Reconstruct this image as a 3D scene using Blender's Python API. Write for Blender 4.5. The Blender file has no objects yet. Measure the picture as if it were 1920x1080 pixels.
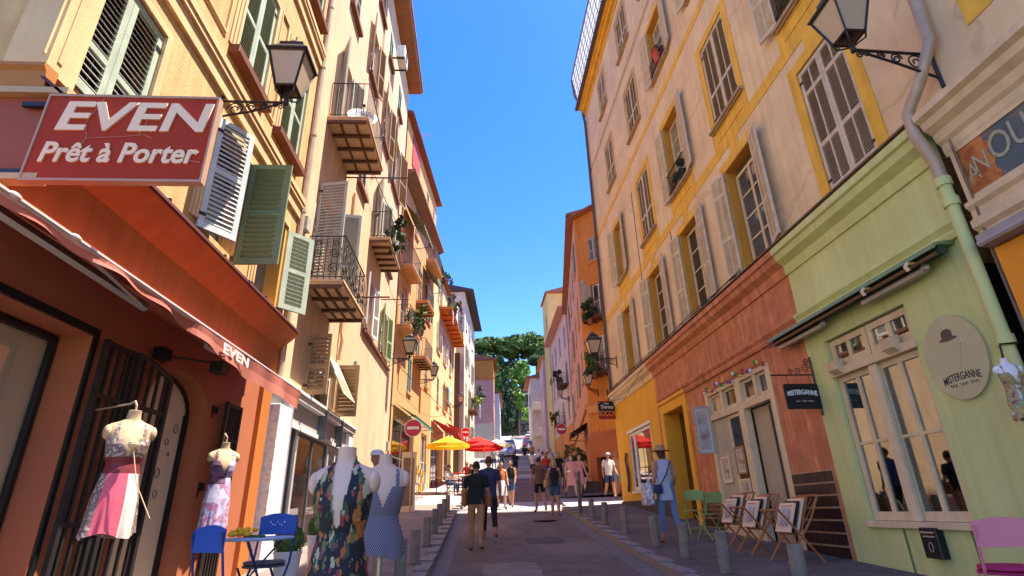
import bpy, bmesh, math, random
import numpy as np
from mathutils import Vector, Matrix
random.seed(7)
R=math.radians; PI=math.pi
scene=bpy.context.scene
COL=scene.collection

# ------------------------------------------------------------------ camera
CF=1010.0/1920.0; YAW,PIT,ROL=R(4.05),R(22.48),R(1.645)
def camvec(v):
    x,y,z=v; az=-YAW
    X=math.cos(az)*x+math.sin(az)*y; Y=-math.sin(az)*x+math.cos(az)*y
    F=math.cos(PIT)*Y+math.sin(PIT)*z; U=-math.sin(PIT)*Y+math.cos(PIT)*z
    return (math.cos(ROL)*X-math.sin(ROL)*U, math.sin(ROL)*X+math.cos(ROL)*U, F)   # right, up, forward
_c=[camvec(e) for e in ((1,0,0),(0,1,0),(0,0,1))]
RIGHT=Vector([c[0] for c in _c]); UP=Vector([c[1] for c in _c]); FWD=Vector([c[2] for c in _c])
cam_d=bpy.data.cameras.new('camera'); cam=bpy.data.objects.new('camera',cam_d); COL.objects.link(cam)
cam_d.sensor_width=36; cam_d.lens=36*CF; cam_d.clip_start=.05; cam_d.clip_end=3000
cam.matrix_world=Matrix(((RIGHT.x,UP.x,-FWD.x,0),(RIGHT.y,UP.y,-FWD.y,0),(RIGHT.z,UP.z,-FWD.z,0),(0,0,0,1)))
scene.camera=cam
# ------------------------------------------------------------------ sky, sun, exposure
SUN_EL,SUN_AZ=R(67.5),R(90)       # azimuth clockwise from the street direction (+Y); the sun stands to the right
w=bpy.data.worlds.new('World'); scene.world=w; w.use_nodes=True
nt=w.node_tree; bg=nt.nodes['Background']; sky=nt.nodes.new('ShaderNodeTexSky')
sky.sky_type='NISHITA'; sky.sun_disc=False; sky.sun_elevation=SUN_EL; sky.sun_rotation=SUN_AZ
sky.altitude=0; sky.air_density=1.0; sky.dust_density=.3; sky.ozone_density=2.0
hs=nt.nodes.new('ShaderNodeHueSaturation'); hs.inputs['Saturation'].default_value=1.4; hs.inputs['Hue'].default_value=.52
nt.links.new(sky.outputs[0],hs.inputs['Color']); nt.links.new(hs.outputs[0],bg.inputs[0]); bg.inputs[1].default_value=.14
sd=bpy.data.lights.new('sun','SUN'); sun=bpy.data.objects.new('sun',sd); COL.objects.link(sun)
sd.energy=4.2; sd.angle=R(.5); sd.color=(1,.93,.80)
sv=Vector((math.sin(SUN_AZ)*math.cos(SUN_EL),math.cos(SUN_AZ)*math.cos(SUN_EL),math.sin(SUN_EL)))
sun.rotation_euler=sv.to_track_quat('Z','Y').to_euler(); sun.location=sv*80
vs=scene.view_settings; vs.view_transform='Standard'; vs.look='None'; vs.exposure=1.74; vs.gamma=1
try: vs.use_curve_mapping=False
except Exception: pass

# ------------------------------------------------------------------ materials
MATS={}
def mat(name,c,rough=.8,var=.12,scale=3.0,bump=.12,bscale=40,streak=0.0,metal=0,spec=.35,c2=None,c2amt=.5,c2scale=1.2,cracks=0,ckw=.8):
    if name in MATS: return MATS[name]
    m=bpy.data.materials.new(name); m.use_nodes=True; n=m.node_tree.nodes; l=m.node_tree.links
    b=n['Principled BSDF']; b.inputs['Roughness'].default_value=rough; b.inputs['Metallic'].default_value=metal
    b.inputs['Specular IOR Level'].default_value=spec
    tc=n.new('ShaderNodeTexCoord')
    def noise(s,det=4,vec=None):
        t=n.new('ShaderNodeTexNoise'); t.inputs['Scale'].default_value=s; t.inputs['Detail'].default_value=det
        l.new(vec or tc.outputs['Object'],t.inputs['Vector']); return t
    t1=noise(scale,6); r1=n.new('ShaderNodeValToRGB'); l.new(t1.outputs['Fac'],r1.inputs[0])
    r1.color_ramp.elements[0].position=.3; r1.color_ramp.elements[1].position=.72
    r1.color_ramp.elements[0].color=(*[max(0,x*(1-var)) for x in c],1); r1.color_ramp.elements[1].color=(*[min(1,x*(1+var*.7)) for x in c],1)
    out=r1.outputs[0]
    if streak>0:
        mp=n.new('ShaderNodeMapping'); mp.inputs['Scale'].default_value=(6,6,.5); l.new(tc.outputs['Object'],mp.inputs[0])
        t2=noise(1.3,5,mp.outputs[0]); r2=n.new('ShaderNodeValToRGB'); l.new(t2.outputs['Fac'],r2.inputs[0])
        r2.color_ramp.elements[0].position=.36; r2.color_ramp.elements[1].position=.66
        s=1-streak; r2.color_ramp.elements[0].color=(s,s*.98,s*.95,1); r2.color_ramp.elements[1].color=(1,1,1,1)
        mx=n.new('ShaderNodeMix'); mx.data_type='RGBA'; mx.blend_type='MULTIPLY'; mx.inputs[0].default_value=1
        l.new(out,mx.inputs[6]); l.new(r2.outputs[0],mx.inputs[7]); out=mx.outputs[2]
    if c2:
        t3=noise(c2scale,8); r3=n.new('ShaderNodeValToRGB'); l.new(t3.outputs['Fac'],r3.inputs[0])
        r3.color_ramp.elements[0].position=.5-.02; r3.color_ramp.elements[1].position=.5+.12
        r3.color_ramp.elements[0].color=(0,0,0,1); r3.color_ramp.elements[1].color=(c2amt,)*3+(1,)
        mx=n.new('ShaderNodeMix'); mx.data_type='RGBA'; l.new(r3.outputs[0],mx.inputs[0]); l.new(out,mx.inputs[6]); mx.inputs[7].default_value=(*c2,1); out=mx.outputs[2]
    if cracks:
        nz=noise(2.2,6); mv=n.new('ShaderNodeVectorMath'); mv.operation='MULTIPLY_ADD'; mv.inputs[1].default_value=(.5,.5,.5); l.new(nz.outputs['Color'],mv.inputs[0]); l.new(tc.outputs['Object'],mv.inputs[2])
        vo=n.new('ShaderNodeTexVoronoi'); vo.feature='DISTANCE_TO_EDGE'; vo.inputs['Scale'].default_value=cracks*.55; l.new(mv.outputs[0],vo.inputs['Vector'])
        r5=n.new('ShaderNodeValToRGB'); l.new(vo.outputs['Distance'],r5.inputs[0]); r5.color_ramp.elements[0].position=.002; r5.color_ramp.elements[1].position=.008; r5.color_ramp.elements[0].color=(.55,.52,.5,1); r5.color_ramp.elements[1].color=(1,1,1,1)
        mx=n.new('ShaderNodeMix'); mx.data_type='RGBA'; mx.blend_type='MULTIPLY'; mx.inputs[0].default_value=ckw; l.new(out,mx.inputs[6]); l.new(r5.outputs[0],mx.inputs[7]); out=mx.outputs[2]
    l.new(out,b.inputs['Base Color'])
    if bump>0:
        t4=noise(bscale,5); bp=n.new('ShaderNodeBump'); bp.inputs['Strength'].default_value=bump; bp.inputs['Distance'].default_value=.02
        l.new(t4.outputs['Fac'],bp.inputs['Height']); l.new(bp.outputs[0],b.inputs['Normal'])
    MATS[name]=m; return m
def glass(name,tint=(.9,.95,.95),rough=.02,refl=.25):
    if name in MATS: return MATS[name]
    m=bpy.data.materials.new(name); m.use_nodes=True; n=m.node_tree.nodes; l=m.node_tree.links
    o=n['Material Output']; n.remove(n['Principled BSDF'])
    tr=n.new('ShaderNodeBsdfTransparent'); tr.inputs[0].default_value=(*tint,1)
    gl=n.new('ShaderNodeBsdfGlossy'); gl.inputs['Roughness'].default_value=rough
    fr=n.new('ShaderNodeFresnel'); ge=n.new('ShaderNodeNewGeometry'); io=n.new('ShaderNodeMath'); io.operation='MULTIPLY_ADD'; io.inputs[1].default_value=1/1.5-1.5; io.inputs[2].default_value=1.5; l.new(ge.outputs['Backfacing'],io.inputs[0]); l.new(io.outputs[0],fr.inputs[0])
    ad=n.new('ShaderNodeMath'); ad.inputs[1].default_value=refl*.4; l.new(fr.outputs[0],ad.inputs[0])
    mx=n.new('ShaderNodeMixShader'); l.new(ad.outputs[0],mx.inputs[0]); l.new(tr.outputs[0],mx.inputs[1]); l.new(gl.outputs[0],mx.inputs[2])
    l.new(mx.outputs[0],o.inputs[0]); MATS[name]=m; return m
def printmat(name,base,cols,kind='voronoi',scale=9):
    if name in MATS: return MATS[name]
    m=bpy.data.materials.new(name); m.use_nodes=True; n=m.node_tree.nodes; l=m.node_tree.links
    b=n['Principled BSDF']; b.inputs['Roughness'].default_value=.75; tc=n.new('ShaderNodeTexCoord')
    ramp=n.new('ShaderNodeValToRGB'); ramp.color_ramp.interpolation='CONSTANT'
    els=ramp.color_ramp.elements
    if kind=='voronoi':
        nz=n.new('ShaderNodeTexNoise'); nz.inputs['Scale'].default_value=14; l.new(tc.outputs['Object'],nz.inputs['Vector'])
        mv=n.new('ShaderNodeVectorMath'); mv.operation='MULTIPLY_ADD'; mv.inputs[1].default_value=(.13,.13,.13); l.new(nz.outputs['Color'],mv.inputs[0]); l.new(tc.outputs['Object'],mv.inputs[2])
        mp=n.new('ShaderNodeMapping'); mp.inputs['Scale'].default_value=(1,1,.62); mp.inputs['Rotation'].default_value=(0,.6,0); l.new(mv.outputs[0],mp.inputs[0])
        v=n.new('ShaderNodeTexVoronoi'); v.inputs['Scale'].default_value=scale; l.new(mp.outputs[0],v.inputs['Vector'])
        sp=n.new('ShaderNodeSeparateColor'); l.new(v.outputs['Color'],sp.inputs[0]); l.new(sp.outputs[0],ramp.inputs[0])
        k=len(cols); els[0].color=(*cols[0],1); els[0].position=0; els[1].color=(*cols[1],1); els[1].position=1/k
        for i in range(2,k): e=els.new(i/k); e.color=(*cols[i],1)
        wv=n.new('ShaderNodeTexWave'); wv.inputs['Scale'].default_value=scale*1.6; wv.inputs['Distortion'].default_value=9; wv.inputs['Detail'].default_value=3; wv.inputs['Detail Scale'].default_value=3
        l.new(mp.outputs[0],wv.inputs['Vector'])
        cut=n.new('ShaderNodeMath'); cut.operation='GREATER_THAN'; cut.inputs[1].default_value=.45; l.new(wv.outputs['Fac'],cut.inputs[0])
        mx=n.new('ShaderNodeMix'); mx.data_type='RGBA'; l.new(cut.outputs[0],mx.inputs[0]); mx.inputs[6].default_value=(*base,1); l.new(ramp.outputs[0],mx.inputs[7])
        l.new(mx.outputs[2],b.inputs['Base Color'])
    elif kind=='leaves':
        last=None
        for li,(rot,st,thr) in enumerate(((R(38),.36,.40),(R(-48),.34,.36),(R(80),.4,.30))):
            mp=n.new('ShaderNodeMapping'); mp.inputs['Rotation'].default_value=(0,rot,0); mp.inputs['Location'].default_value=(li*3.1,0,li*1.7); mp.inputs['Scale'].default_value=(1,.35,st); l.new(tc.outputs['Object'],mp.inputs[0])
            nz=n.new('ShaderNodeTexNoise'); nz.inputs['Scale'].default_value=24; l.new(tc.outputs['Object'],nz.inputs['Vector'])
            mv=n.new('ShaderNodeVectorMath'); mv.operation='MULTIPLY_ADD'; mv.inputs[1].default_value=(.035,.035,.035); l.new(nz.outputs['Color'],mv.inputs[0]); l.new(mp.outputs[0],mv.inputs[2])
            v=n.new('ShaderNodeTexVoronoi'); v.inputs['Scale'].default_value=scale*(1+.25*li); l.new(mv.outputs[0],v.inputs['Vector'])
            sp=n.new('ShaderNodeSeparateColor'); l.new(v.outputs['Color'],sp.inputs[0]); rp=n.new('ShaderNodeValToRGB'); rp.color_ramp.interpolation='CONSTANT'; l.new(sp.outputs[0],rp.inputs[0]); k=len(cols)
            e_=rp.color_ramp.elements; e_[0].color=(*cols[0],1); e_[1].color=(*cols[1],1); e_[1].position=1/k
            for i in range(2,k): q=e_.new(i/k); q.color=(*cols[i],1)
            lt=n.new('ShaderNodeMath'); lt.operation='LESS_THAN'; lt.inputs[1].default_value=thr; l.new(v.outputs['Distance'],lt.inputs[0])
            mx=n.new('ShaderNodeMix'); mx.data_type='RGBA'; l.new(lt.outputs[0],mx.inputs[0]); l.new(rp.outputs[0],mx.inputs[7])
            if last is None: mx.inputs[6].default_value=(*base,1)
            else: l.new(last,mx.inputs[6])
            last=mx.outputs[2]
        l.new(last,b.inputs['Base Color'])
    elif kind=='dots':
        mp=n.new('ShaderNodeMapping'); mp.inputs['Rotation'].default_value=(0,R(35),0); mp.inputs['Scale'].default_value=(1,0,1); l.new(tc.outputs['Object'],mp.inputs[0])
        v=n.new('ShaderNodeTexVoronoi'); v.inputs['Scale'].default_value=scale; v.inputs['Randomness'].default_value=0; l.new(mp.outputs[0],v.inputs['Vector'])
        els[0].color=(*cols[0],1); els[1].color=(*base,1); els[1].position=.3; l.new(v.outputs['Distance'],ramp.inputs[0]); l.new(ramp.outputs[0],b.inputs['Base Color'])
    else:
        nz=n.new('ShaderNodeTexNoise'); nz.inputs['Scale'].default_value=scale; nz.inputs['Detail'].default_value=5; l.new(tc.outputs['Object'],nz.inputs['Vector'])
        k=len(cols); ramp.color_ramp.interpolation='LINEAR'; els[0].color=(*cols[0],1); els[0].position=.3; els[1].color=(*cols[1],1); els[1].position=.3+.4/k
        for i in range(2,k): e=els.new(.3+.4*i/k); e.color=(*cols[i],1)
        l.new(nz.outputs['Fac'],ramp.inputs[0]); l.new(ramp.outputs[0],b.inputs['Base Color'])
    MATS[name]=m; return m

ochre=mat('ochre_plaster',(.66,.41,.175),.9,.2,1.6,.35,30,streak=.18,c2=(.54,.31,.13),c2amt=.45,c2scale=1.0,cracks=.6,ckw=.4)
ochre_trim=mat('ochre_moulding',(.70,.46,.23),.85,.1,2,.15,40,streak=.1)
peach=mat('peach_plaster',(.72,.475,.29),.9,.12,1.2,.25,30,streak=.13,c2=(.62,.39,.23),c2amt=.35,c2scale=.7,cracks=.5,ckw=.3)
sand=mat('sand_plaster',(.82,.61,.36),.9,.12,1.1,.3,26,streak=.12,c2=(.64,.44,.25),c2amt=.5,c2scale=.9,cracks=.35,ckw=.35)
sand_far=mat('sand_plaster_far',(.60,.44,.28),.9,.12,1.1,.2,26,streak=.1)
yellowp=mat('yellow_paint',(.85,.48,.06),.85,.14,2.5,.2,40,streak=.16)
yellow_shop=mat('yellow_shop_paint',(.80,.40,.03),.8,.08,2,.12,40,streak=.05)
pinkp=mat('terracotta_paint',(.66,.25,.12),.85,.24,4,.4,30,streak=.30,c2=(.46,.14,.065),c2amt=.6,c2scale=2.2)
greenp=mat('lime_green_paint',(.62,.65,.27),.75,.09,1.2,.16,50,streak=.10,c2=(.52,.53,.19),c2amt=.35,c2scale=.8)
greenp2=mat('green_paint_lower',(.30,.40,.16),.7,.06,1.4,.1,50,streak=.06)
cream=mat('cream_joinery_paint',(.72,.56,.34),.6,.1,5,.1,60,streak=.1)
creamstone=mat('cream_cornice_paint',(.74,.55,.34),.75,.14,3,.2,40,streak=.14)
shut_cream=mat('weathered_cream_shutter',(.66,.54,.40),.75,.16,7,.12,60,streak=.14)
shut_dark=mat('slat_cream_shaded',(.40,.31,.22),.8,.15,8,.1,60)  # closed-leaf cream, darkened: the shade on the slats is put into the colour
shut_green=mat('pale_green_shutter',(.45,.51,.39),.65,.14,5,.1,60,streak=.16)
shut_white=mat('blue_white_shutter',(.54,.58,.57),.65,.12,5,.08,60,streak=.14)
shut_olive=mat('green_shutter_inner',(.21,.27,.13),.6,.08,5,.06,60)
shut_brown=mat('brown_shutter',(.38,.24,.12),.7,.12,6,.1,60,streak=.1)
shut_teal=mat('teal_shutter',(.18,.30,.27),.7,.1,6,.05,60)
shut_grey=mat('grey_shutter',(.40,.38,.33),.7,.12,6,.05,60)
orange_fascia=mat('burnt_orange_paint',(.54,.16,.045),.65,.12,1.5,.12,50,streak=.14)
redbrown=mat('red_brown_paint',(.42,.135,.065),.65,.08,2,.05,60)
redsign=mat('sign_red',(.36,.035,.008),.55,.05,2,.02,60,spec=.15)
sign_cream=mat('sign_cream_letters',(.88,.60,.36),.5,.05,3,0)
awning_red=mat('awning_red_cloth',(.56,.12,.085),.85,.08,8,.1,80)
iron=mat('wrought_iron',(.028,.022,.02),.5,.3,12,.1,60,metal=.3,spec=.5)
irongrey=mat('grey_painted_iron',(.10,.10,.11),.5,.2,12,.1,60,spec=.5)
rust=mat('rust_brown_iron',(.13,.055,.03),.7,.3,12,.1,60)
alu=mat('grey_aluminium',(.36,.33,.31),.4,.08,9,.03,60,metal=.4)
zinc=mat('zinc_pipe',(.52,.38,.27),.5,.16,5,.08,60,metal=.2,streak=.15)
whitep=mat('white_paint',(.80,.78,.74),.5,.05,4,.05,60,streak=.05)
whitestone=mat('white_stone',(.78,.76,.74),.75,.1,9,.5,25,c2=(.45,.44,.44),c2amt=.5,c2scale=14)
bark=mat('bark',(.09,.06,.04),.9,.3,6,.6,12)
asphalt=mat('asphalt',(.15,.115,.090),.9,.22,3,.5,120,c2=(.21,.165,.13),c2amt=.8,c2scale=.45,cracks=.9,streak=.0)
pavedark=mat('dark_pavement',(.13,.104,.085),.85,.22,3,.4,110,c2=(.19,.15,.12),c2amt=.7,c2scale=.8,cracks=1.3)
pavepale=mat('pale_pavement',(.40,.34,.31),.85,.12,3,.25,70,c2=(.32,.27,.25),c2amt=.6,c2scale=1.2)
kerbm=mat('kerb_stone',(.26,.215,.19),.85,.18,5,.3,60)
gutterm=mat('gutter_concrete',(.17,.145,.13),.9,.15,4,.3,80)
concrete=mat('grey_bollard_concrete',(.28,.225,.165),.85,.25,6,.4,60,streak=.2,c2=(.17,.14,.11),c2amt=.6,c2scale=5)
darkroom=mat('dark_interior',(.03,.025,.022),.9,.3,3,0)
beigeroom=mat('beige_room_reflection',(.72,.60,.47),.8,.06,1.2,0)
woodm=mat('varnished_wood',(.40,.14,.045),.45,.2,9,.08,60)
doorbrown=mat('brown_door',(.10,.045,.022),.5,.15,6,.06,60)
tilem=mat('dark_glazed_tile',(.035,.014,.011),.28,.3,6,.03,40,spec=.3)
tilejoint=mat('tile_joint',(.42,.27,.17),.8,.1,6,.1,60)
plinthm=mat('grey_brown_plinth',(.075,.06,.05),.85,.15,4,.2,60)
lampglass=mat('frosted_lamp_glass',(.52,.39,.26),.35,.06,4,0,spec=.5)
curtainglass=mat('window_glass_curtain',(.28,.25,.21),.06,.35,6,0,spec=.9); midglass=mat('window_glass_mid',(.07,.075,.085),.04,.4,2,0,spec=.9)
darkglass=mat('window_glass_dark',(.03,.03,.032),.05,.4,2,0,spec=.9)
clear=glass('clear_glass',(.96,.95,.93),.02,.1); clear2=glass('reflective_glass',(.7,.74,.74),.02,.45)
black=mat('black_sign',(.012,.012,.014),.35,.2,5,.02,60)
whiteletter=mat('white_lettering',(.8,.8,.78),.6,.03,4,0)
orange_wood=mat('orange_window_paint',(.80,.28,.02),.5,.08,4,.05,60)
tanboard=mat('tan_signboard',(.52,.46,.25),.7,.08,3,.05,50)
tileroof=mat('terracotta_roof',(.30,.11,.06),.85,.25,6,.4,20)
brownwood=mat('eave_boards',(.32,.14,.06),.8,.2,5,.2,20)

# ------------------------------------------------------------------ mesh helpers
WL={}
def vsub(p,o): return (p[0]-o[0],p[1]-o[1],p[2]-o[2])
class MB:
    def __init__(s,T=None): s.v=[]; s.f=[]; s.m=[]; s.T=T
    def V(s,p): s.v.append(tuple(s.T(*p)) if s.T else tuple(p)); return len(s.v)-1
    def face(s,pts,mi=0): s.f.append([s.V(p) for p in pts]); s.m.append(mi)
    def fi(s,idx,mi=0): s.f.append(list(idx)); s.m.append(mi)
    def box(s,x0,x1,y0,y1,z0,z1,mi=0):
        i=[s.V(p) for p in ((x0,y0,z0),(x1,y0,z0),(x1,y1,z0),(x0,y1,z0),(x0,y0,z1),(x1,y0,z1),(x1,y1,z1),(x0,y1,z1))]
        for q in ((0,3,2,1),(4,5,6,7),(0,1,5,4),(1,2,6,5),(2,3,7,6),(3,0,4,7)): s.fi([i[k] for k in q],mi)
    def prism(s,poly,axis,a,b,mi=0):
        # poly: 2D pts in the other two axes (in order), extruded along axis (0,1,2) from a to b
        def mk(p,t): q=list(p); q.insert(axis,t); return tuple(q)
        A=[s.V(mk(p,a)) for p in poly]; B=[s.V(mk(p,b)) for p in poly]; n=len(poly)
        s.fi(A[::-1],mi); s.fi(B,mi)
        for k in range(n): s.fi((A[k],A[(k+1)%n],B[(k+1)%n],B[k]),mi)
    def obox(s,c,ax,ay,az,mi=0):
        c=Vector(c); ax=Vector(ax); ay=Vector(ay); az=Vector(az); i=[]
        for sx,sy,sz in ((-1,-1,-1),(1,-1,-1),(1,1,-1),(-1,1,-1),(-1,-1,1),(1,-1,1),(1,1,1),(-1,1,1)): i.append(s.V(c+ax*sx+ay*sy+az*sz))
        for q in ((0,3,2,1),(4,5,6,7),(0,1,5,4),(1,2,6,5),(2,3,7,6),(3,0,4,7)): s.fi([i[k] for k in q],mi)
    def tube(s,pts,r,n=6,mi=0,cap=True,closed=False):
        P=[Vector(s.T(*p)) if s.T else Vector(p) for p in pts]; rs=r if isinstance(r,(list,tuple)) else [r]*len(P); rings=[]
        up=None
        for k,p in enumerate(P):
            a=P[k-1] if (k>0 or closed) else p; b=P[(k+1)%len(P)] if (k<len(P)-1 or closed) else p
            t=(b-a); t=t.normalized() if t.length>1e-9 else Vector((0,0,1))
            if up is None: up=Vector((0,0,1)) if abs(t.z)<.9 else Vector((0,1,0))
            x=up-t*up.dot(t)
            if x.length<1e-5: x=Vector((1,0,0))-t*t.x
            x.normalize(); y=t.cross(x); up=x
            ring=[]
            for j in range(n):
                s.v.append(tuple(p+(x*math.cos(2*PI*j/n)+y*math.sin(2*PI*j/n))*rs[k])); ring.append(len(s.v)-1)
            rings.append(ring)
        m=len(rings)
        for k in range(m if closed else m-1):
            A=rings[k]; B=rings[(k+1)%m]
            for j in range(n): s.fi((A[j],A[(j+1)%n],B[(j+1)%n],B[j]),mi)
        if cap and not closed: s.fi(rings[0][::-1],mi); s.fi(rings[-1],mi)
    def lathe(s,c,prof,n=16,mi=0,sx=1,sy=1):
        rings=[]
        for r,z in prof: rings.append([s.V((c[0]+r*sx*math.cos(2*PI*j/n),c[1]+r*sy*math.sin(2*PI*j/n),c[2]+z)) for j in range(n)])
        for A,B in zip(rings,rings[1:]):
            for j in range(n): s.fi((A[j],A[(j+1)%n],B[(j+1)%n],B[j]),mi)
        s.fi(rings[0][::-1],mi); s.fi(rings[-1],mi)
    def loft(s,secs,n=20,mi=0,cap=True,fn=None):
        # secs: (cx,cy,z,rx,ry)
        rings=[]
        for k,(cx,cy,z,rx,ry) in enumerate(secs):
            ring=[]
            for j in range(n):
                a=2*PI*j/n; q=fn(k,a) if fn else 1
                ring.append(s.V((cx+rx*q*math.cos(a),cy+ry*q*math.sin(a),z)))
            rings.append(ring)
        for A,B in zip(rings,rings[1:]):
            for j in range(n): s.fi((A[j],A[(j+1)%n],B[(j+1)%n],B[j]),mi)
        if cap: s.fi(rings[0][::-1],mi); s.fi(rings[-1],mi)
    def ball(s,c,rx,ry,rz,n=10,m=7,mi=0,fn=None):
        prof=[]
        rings=[]
        for i in range(1,m):
            t=PI*i/m
            ring=[]
            for j in range(n):
                a=2*PI*j/n; d=Vector((math.sin(t)*math.cos(a),math.sin(t)*math.sin(a),-math.cos(t)))
                q=fn(d) if fn else (d.x,d.y,d.z)
                ring.append(s.V((c[0]+rx*q[0],c[1]+ry*q[1],c[2]+rz*q[2])))
            rings.append(ring)
        b=s.V((c[0],c[1],c[2]-rz)); t=s.V((c[0],c[1],c[2]+rz))
        for j in range(n): s.fi((b,rings[0][(j+1)%n],rings[0][j]),mi); s.fi((t,rings[-1][j],rings[-1][(j+1)%n]),mi)
        for A,B in zip(rings,rings[1:]):
            for j in range(n): s.fi((A[j],A[(j+1)%n],B[(j+1)%n],B[j]),mi)
    def wall(s,s0,s1,z0,z1,holes,depth=.2,d=0,mi=0,rmi=None,zf=None):
        # wall sheet in (s,d,z) with rectangular openings (a,b,c,e) and reveals going in by depth
        ss=sorted({s0,s1,*[h[0] for h in holes],*[h[1] for h in holes]}); zz=sorted({z0,z1,*[h[2] for h in holes],*[h[3] for h in holes]})
        ss=[x for x in ss if s0<=x<=s1]; zz=[x for x in zz if z0<=x<=z1]
        for a,b in zip(ss,ss[1:]):
            run=None
            for c,e in zip(zz,zz[1:]):
                mx,mz=(a+b)/2,(c+e)/2
                if any(h[0]<mx<h[1] and h[2]<mz<h[3] for h in holes):
                    if run: s.face([(a,d,run[0]),(b,d,run[0]),(b,d,run[1]),(a,d,run[1])],mi); run=None
                else: run=(run[0],e) if run else (c,e)
            if run: s.face([(a,d,run[0]),(b,d,run[0]),(b,d,run[1]),(a,d,run[1])],mi)
        r=mi if rmi is None else rmi
        for h in holes:
            a,b,c,e=h[:4]; dp=h[4] if len(h)>4 else depth; i=d-dp
            s.face([(a,d,c),(a,i,c),(a,i,e),(a,d,e)],r); s.face([(b,d,c),(b,d,e),(b,i,e),(b,i,c)],r)
            s.face([(a,d,e),(a,i,e),(b,i,e),(b,d,e)],r); s.face([(a,d,c),(b,d,c),(b,i,c),(a,i,c)],r)
    def each(s,name,mats,parent=None,**k):
        """one object per separate piece"""
        up=list(range(len(s.v)))
        def find(a):
            while up[a]!=a: up[a]=up[up[a]]; a=up[a]
            return a
        for f in s.f:
            r=find(f[0])
            for i in f[1:]: up[find(i)]=r
        groups={}
        for f,m in zip(s.f,s.m): groups.setdefault(find(f[0]),[]).append((f,m))
        out=[]
        for fs in groups.values():
            q=MB(); mp={}
            for f,m in fs:
                for i in f:
                    if i not in mp: mp[i]=len(q.v); q.v.append(s.v[i])
                q.f.append([mp[i] for i in f]); q.m.append(m)
            out.append(q.build(name,mats,parent,**k))
        return out
    def build(s,name,mats,parent=None,smooth=False,kind=None,label=None,recalc=True,bevel=0):
        o=(0,0,0)
        if parent is not None: o=WL.get(parent.name,(0,0,0))
        me=bpy.data.meshes.new(name); me.from_pydata([vsub(p,o) for p in s.v],[],s.f)
        for m in (mats if isinstance(mats,(list,tuple)) else [mats]): me.materials.append(m)
        me.polygons.foreach_set('material_index',s.m)
        if recalc or bevel:
            bm=bmesh.new(); bm.from_mesh(me)
            if bevel:
                bmesh.ops.remove_doubles(bm,verts=bm.verts,dist=1e-5)
                bmesh.ops.bevel(bm,geom=bm.edges[:],offset=bevel,segments=1,affect='EDGES',clamp_overlap=True)
            bmesh.ops.recalc_face_normals(bm,faces=bm.faces); bm.to_mesh(me); bm.free()
        if smooth:
            me.polygons.foreach_set('use_smooth',[True]*len(me.polygons))
            try: me.set_sharp_from_angle(angle=R(40))
            except Exception: pass
        ob=bpy.data.objects.new(name,me); COL.objects.link(ob)
        if parent is not None: ob.parent=parent; WL[ob.name]=o
        else: WL[ob.name]=(0,0,0)
        if kind: ob['kind']=kind
        if label: ob['label']=label
        return ob
def thing(name,label,cat,loc,group=None):
    o=bpy.data.objects.new(name,None); COL.objects.link(o); o.location=loc; o.empty_display_size=.1
    o['label']=label; o['category']=cat
    if group: o['group']=group
    WL[o.name]=tuple(loc); return o
def tag(o,label,cat,group=None):
    o['label']=label; o['category']=cat
    if group: o['group']=group
    return o
def copy_tree(o,loc=None,parent=None,label=None):
    c=o.copy(); COL.objects.link(c)
    if parent is not None: c.parent=parent
    if loc is not None: c.location=loc
    if label: c['label']=label
    for ch in list(o.children): copy_tree(ch,None,c)
    return c
class Fr:
    """facade frame: s along the wall (metres of street), d out of the wall, z up"""
    def __init__(f,ox,oy,az,side,s0=0):
        f.ox,f.oy,f.s0=ox,oy,s0; a=R(az); f.u=(math.sin(a),math.cos(a)); k=1 if side=='L' else -1
        f.n=(k*math.cos(a),-k*math.sin(a))
    def P(f,s,d,z): t=s-f.s0; return (f.ox+t*f.u[0]+d*f.n[0],f.oy+t*f.u[1]+d*f.n[1],z)
LW=Fr(-3.4,0,0,'L'); RW=Fr(5.2,0,0,'R')
def text(body,name,size,T,mats,parent,ext=.01,sx=1,shear=0,align='CENTER',bold=0,label=None,space=1):
    """T maps (x right, y up, z out) in metres to the world"""
    cu=bpy.data.curves.new(name,'FONT'); cu.body=body; cu.size=size; cu.extrude=ext; cu.align_x=align; cu.align_y='CENTER'; cu.offset=bold; cu.shear=shear; cu.space_character=space; cu.resolution_u=3
    tmp=bpy.data.objects.new('tmp_text',cu); COL.objects.link(tmp)
    dg=bpy.context.evaluated_depsgraph_get(); me=bpy.data.meshes.new_from_object(tmp.evaluated_get(dg))
    bpy.data.objects.remove(tmp); bpy.data.curves.remove(cu)
    o=WL.get(parent.name,(0,0,0)) if parent else (0,0,0)
    for v in me.vertices: v.co=vsub(T(v.co.x*sx,v.co.y,v.co.z),o)
    me.name=name; me.materials.clear(); me.materials.append(mats)
    ob=bpy.data.objects.new(name,me); COL.objects.link(ob)
    if parent: ob.parent=parent; WL[ob.name]=o
    if label: ob['label']=label
    return ob
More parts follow.
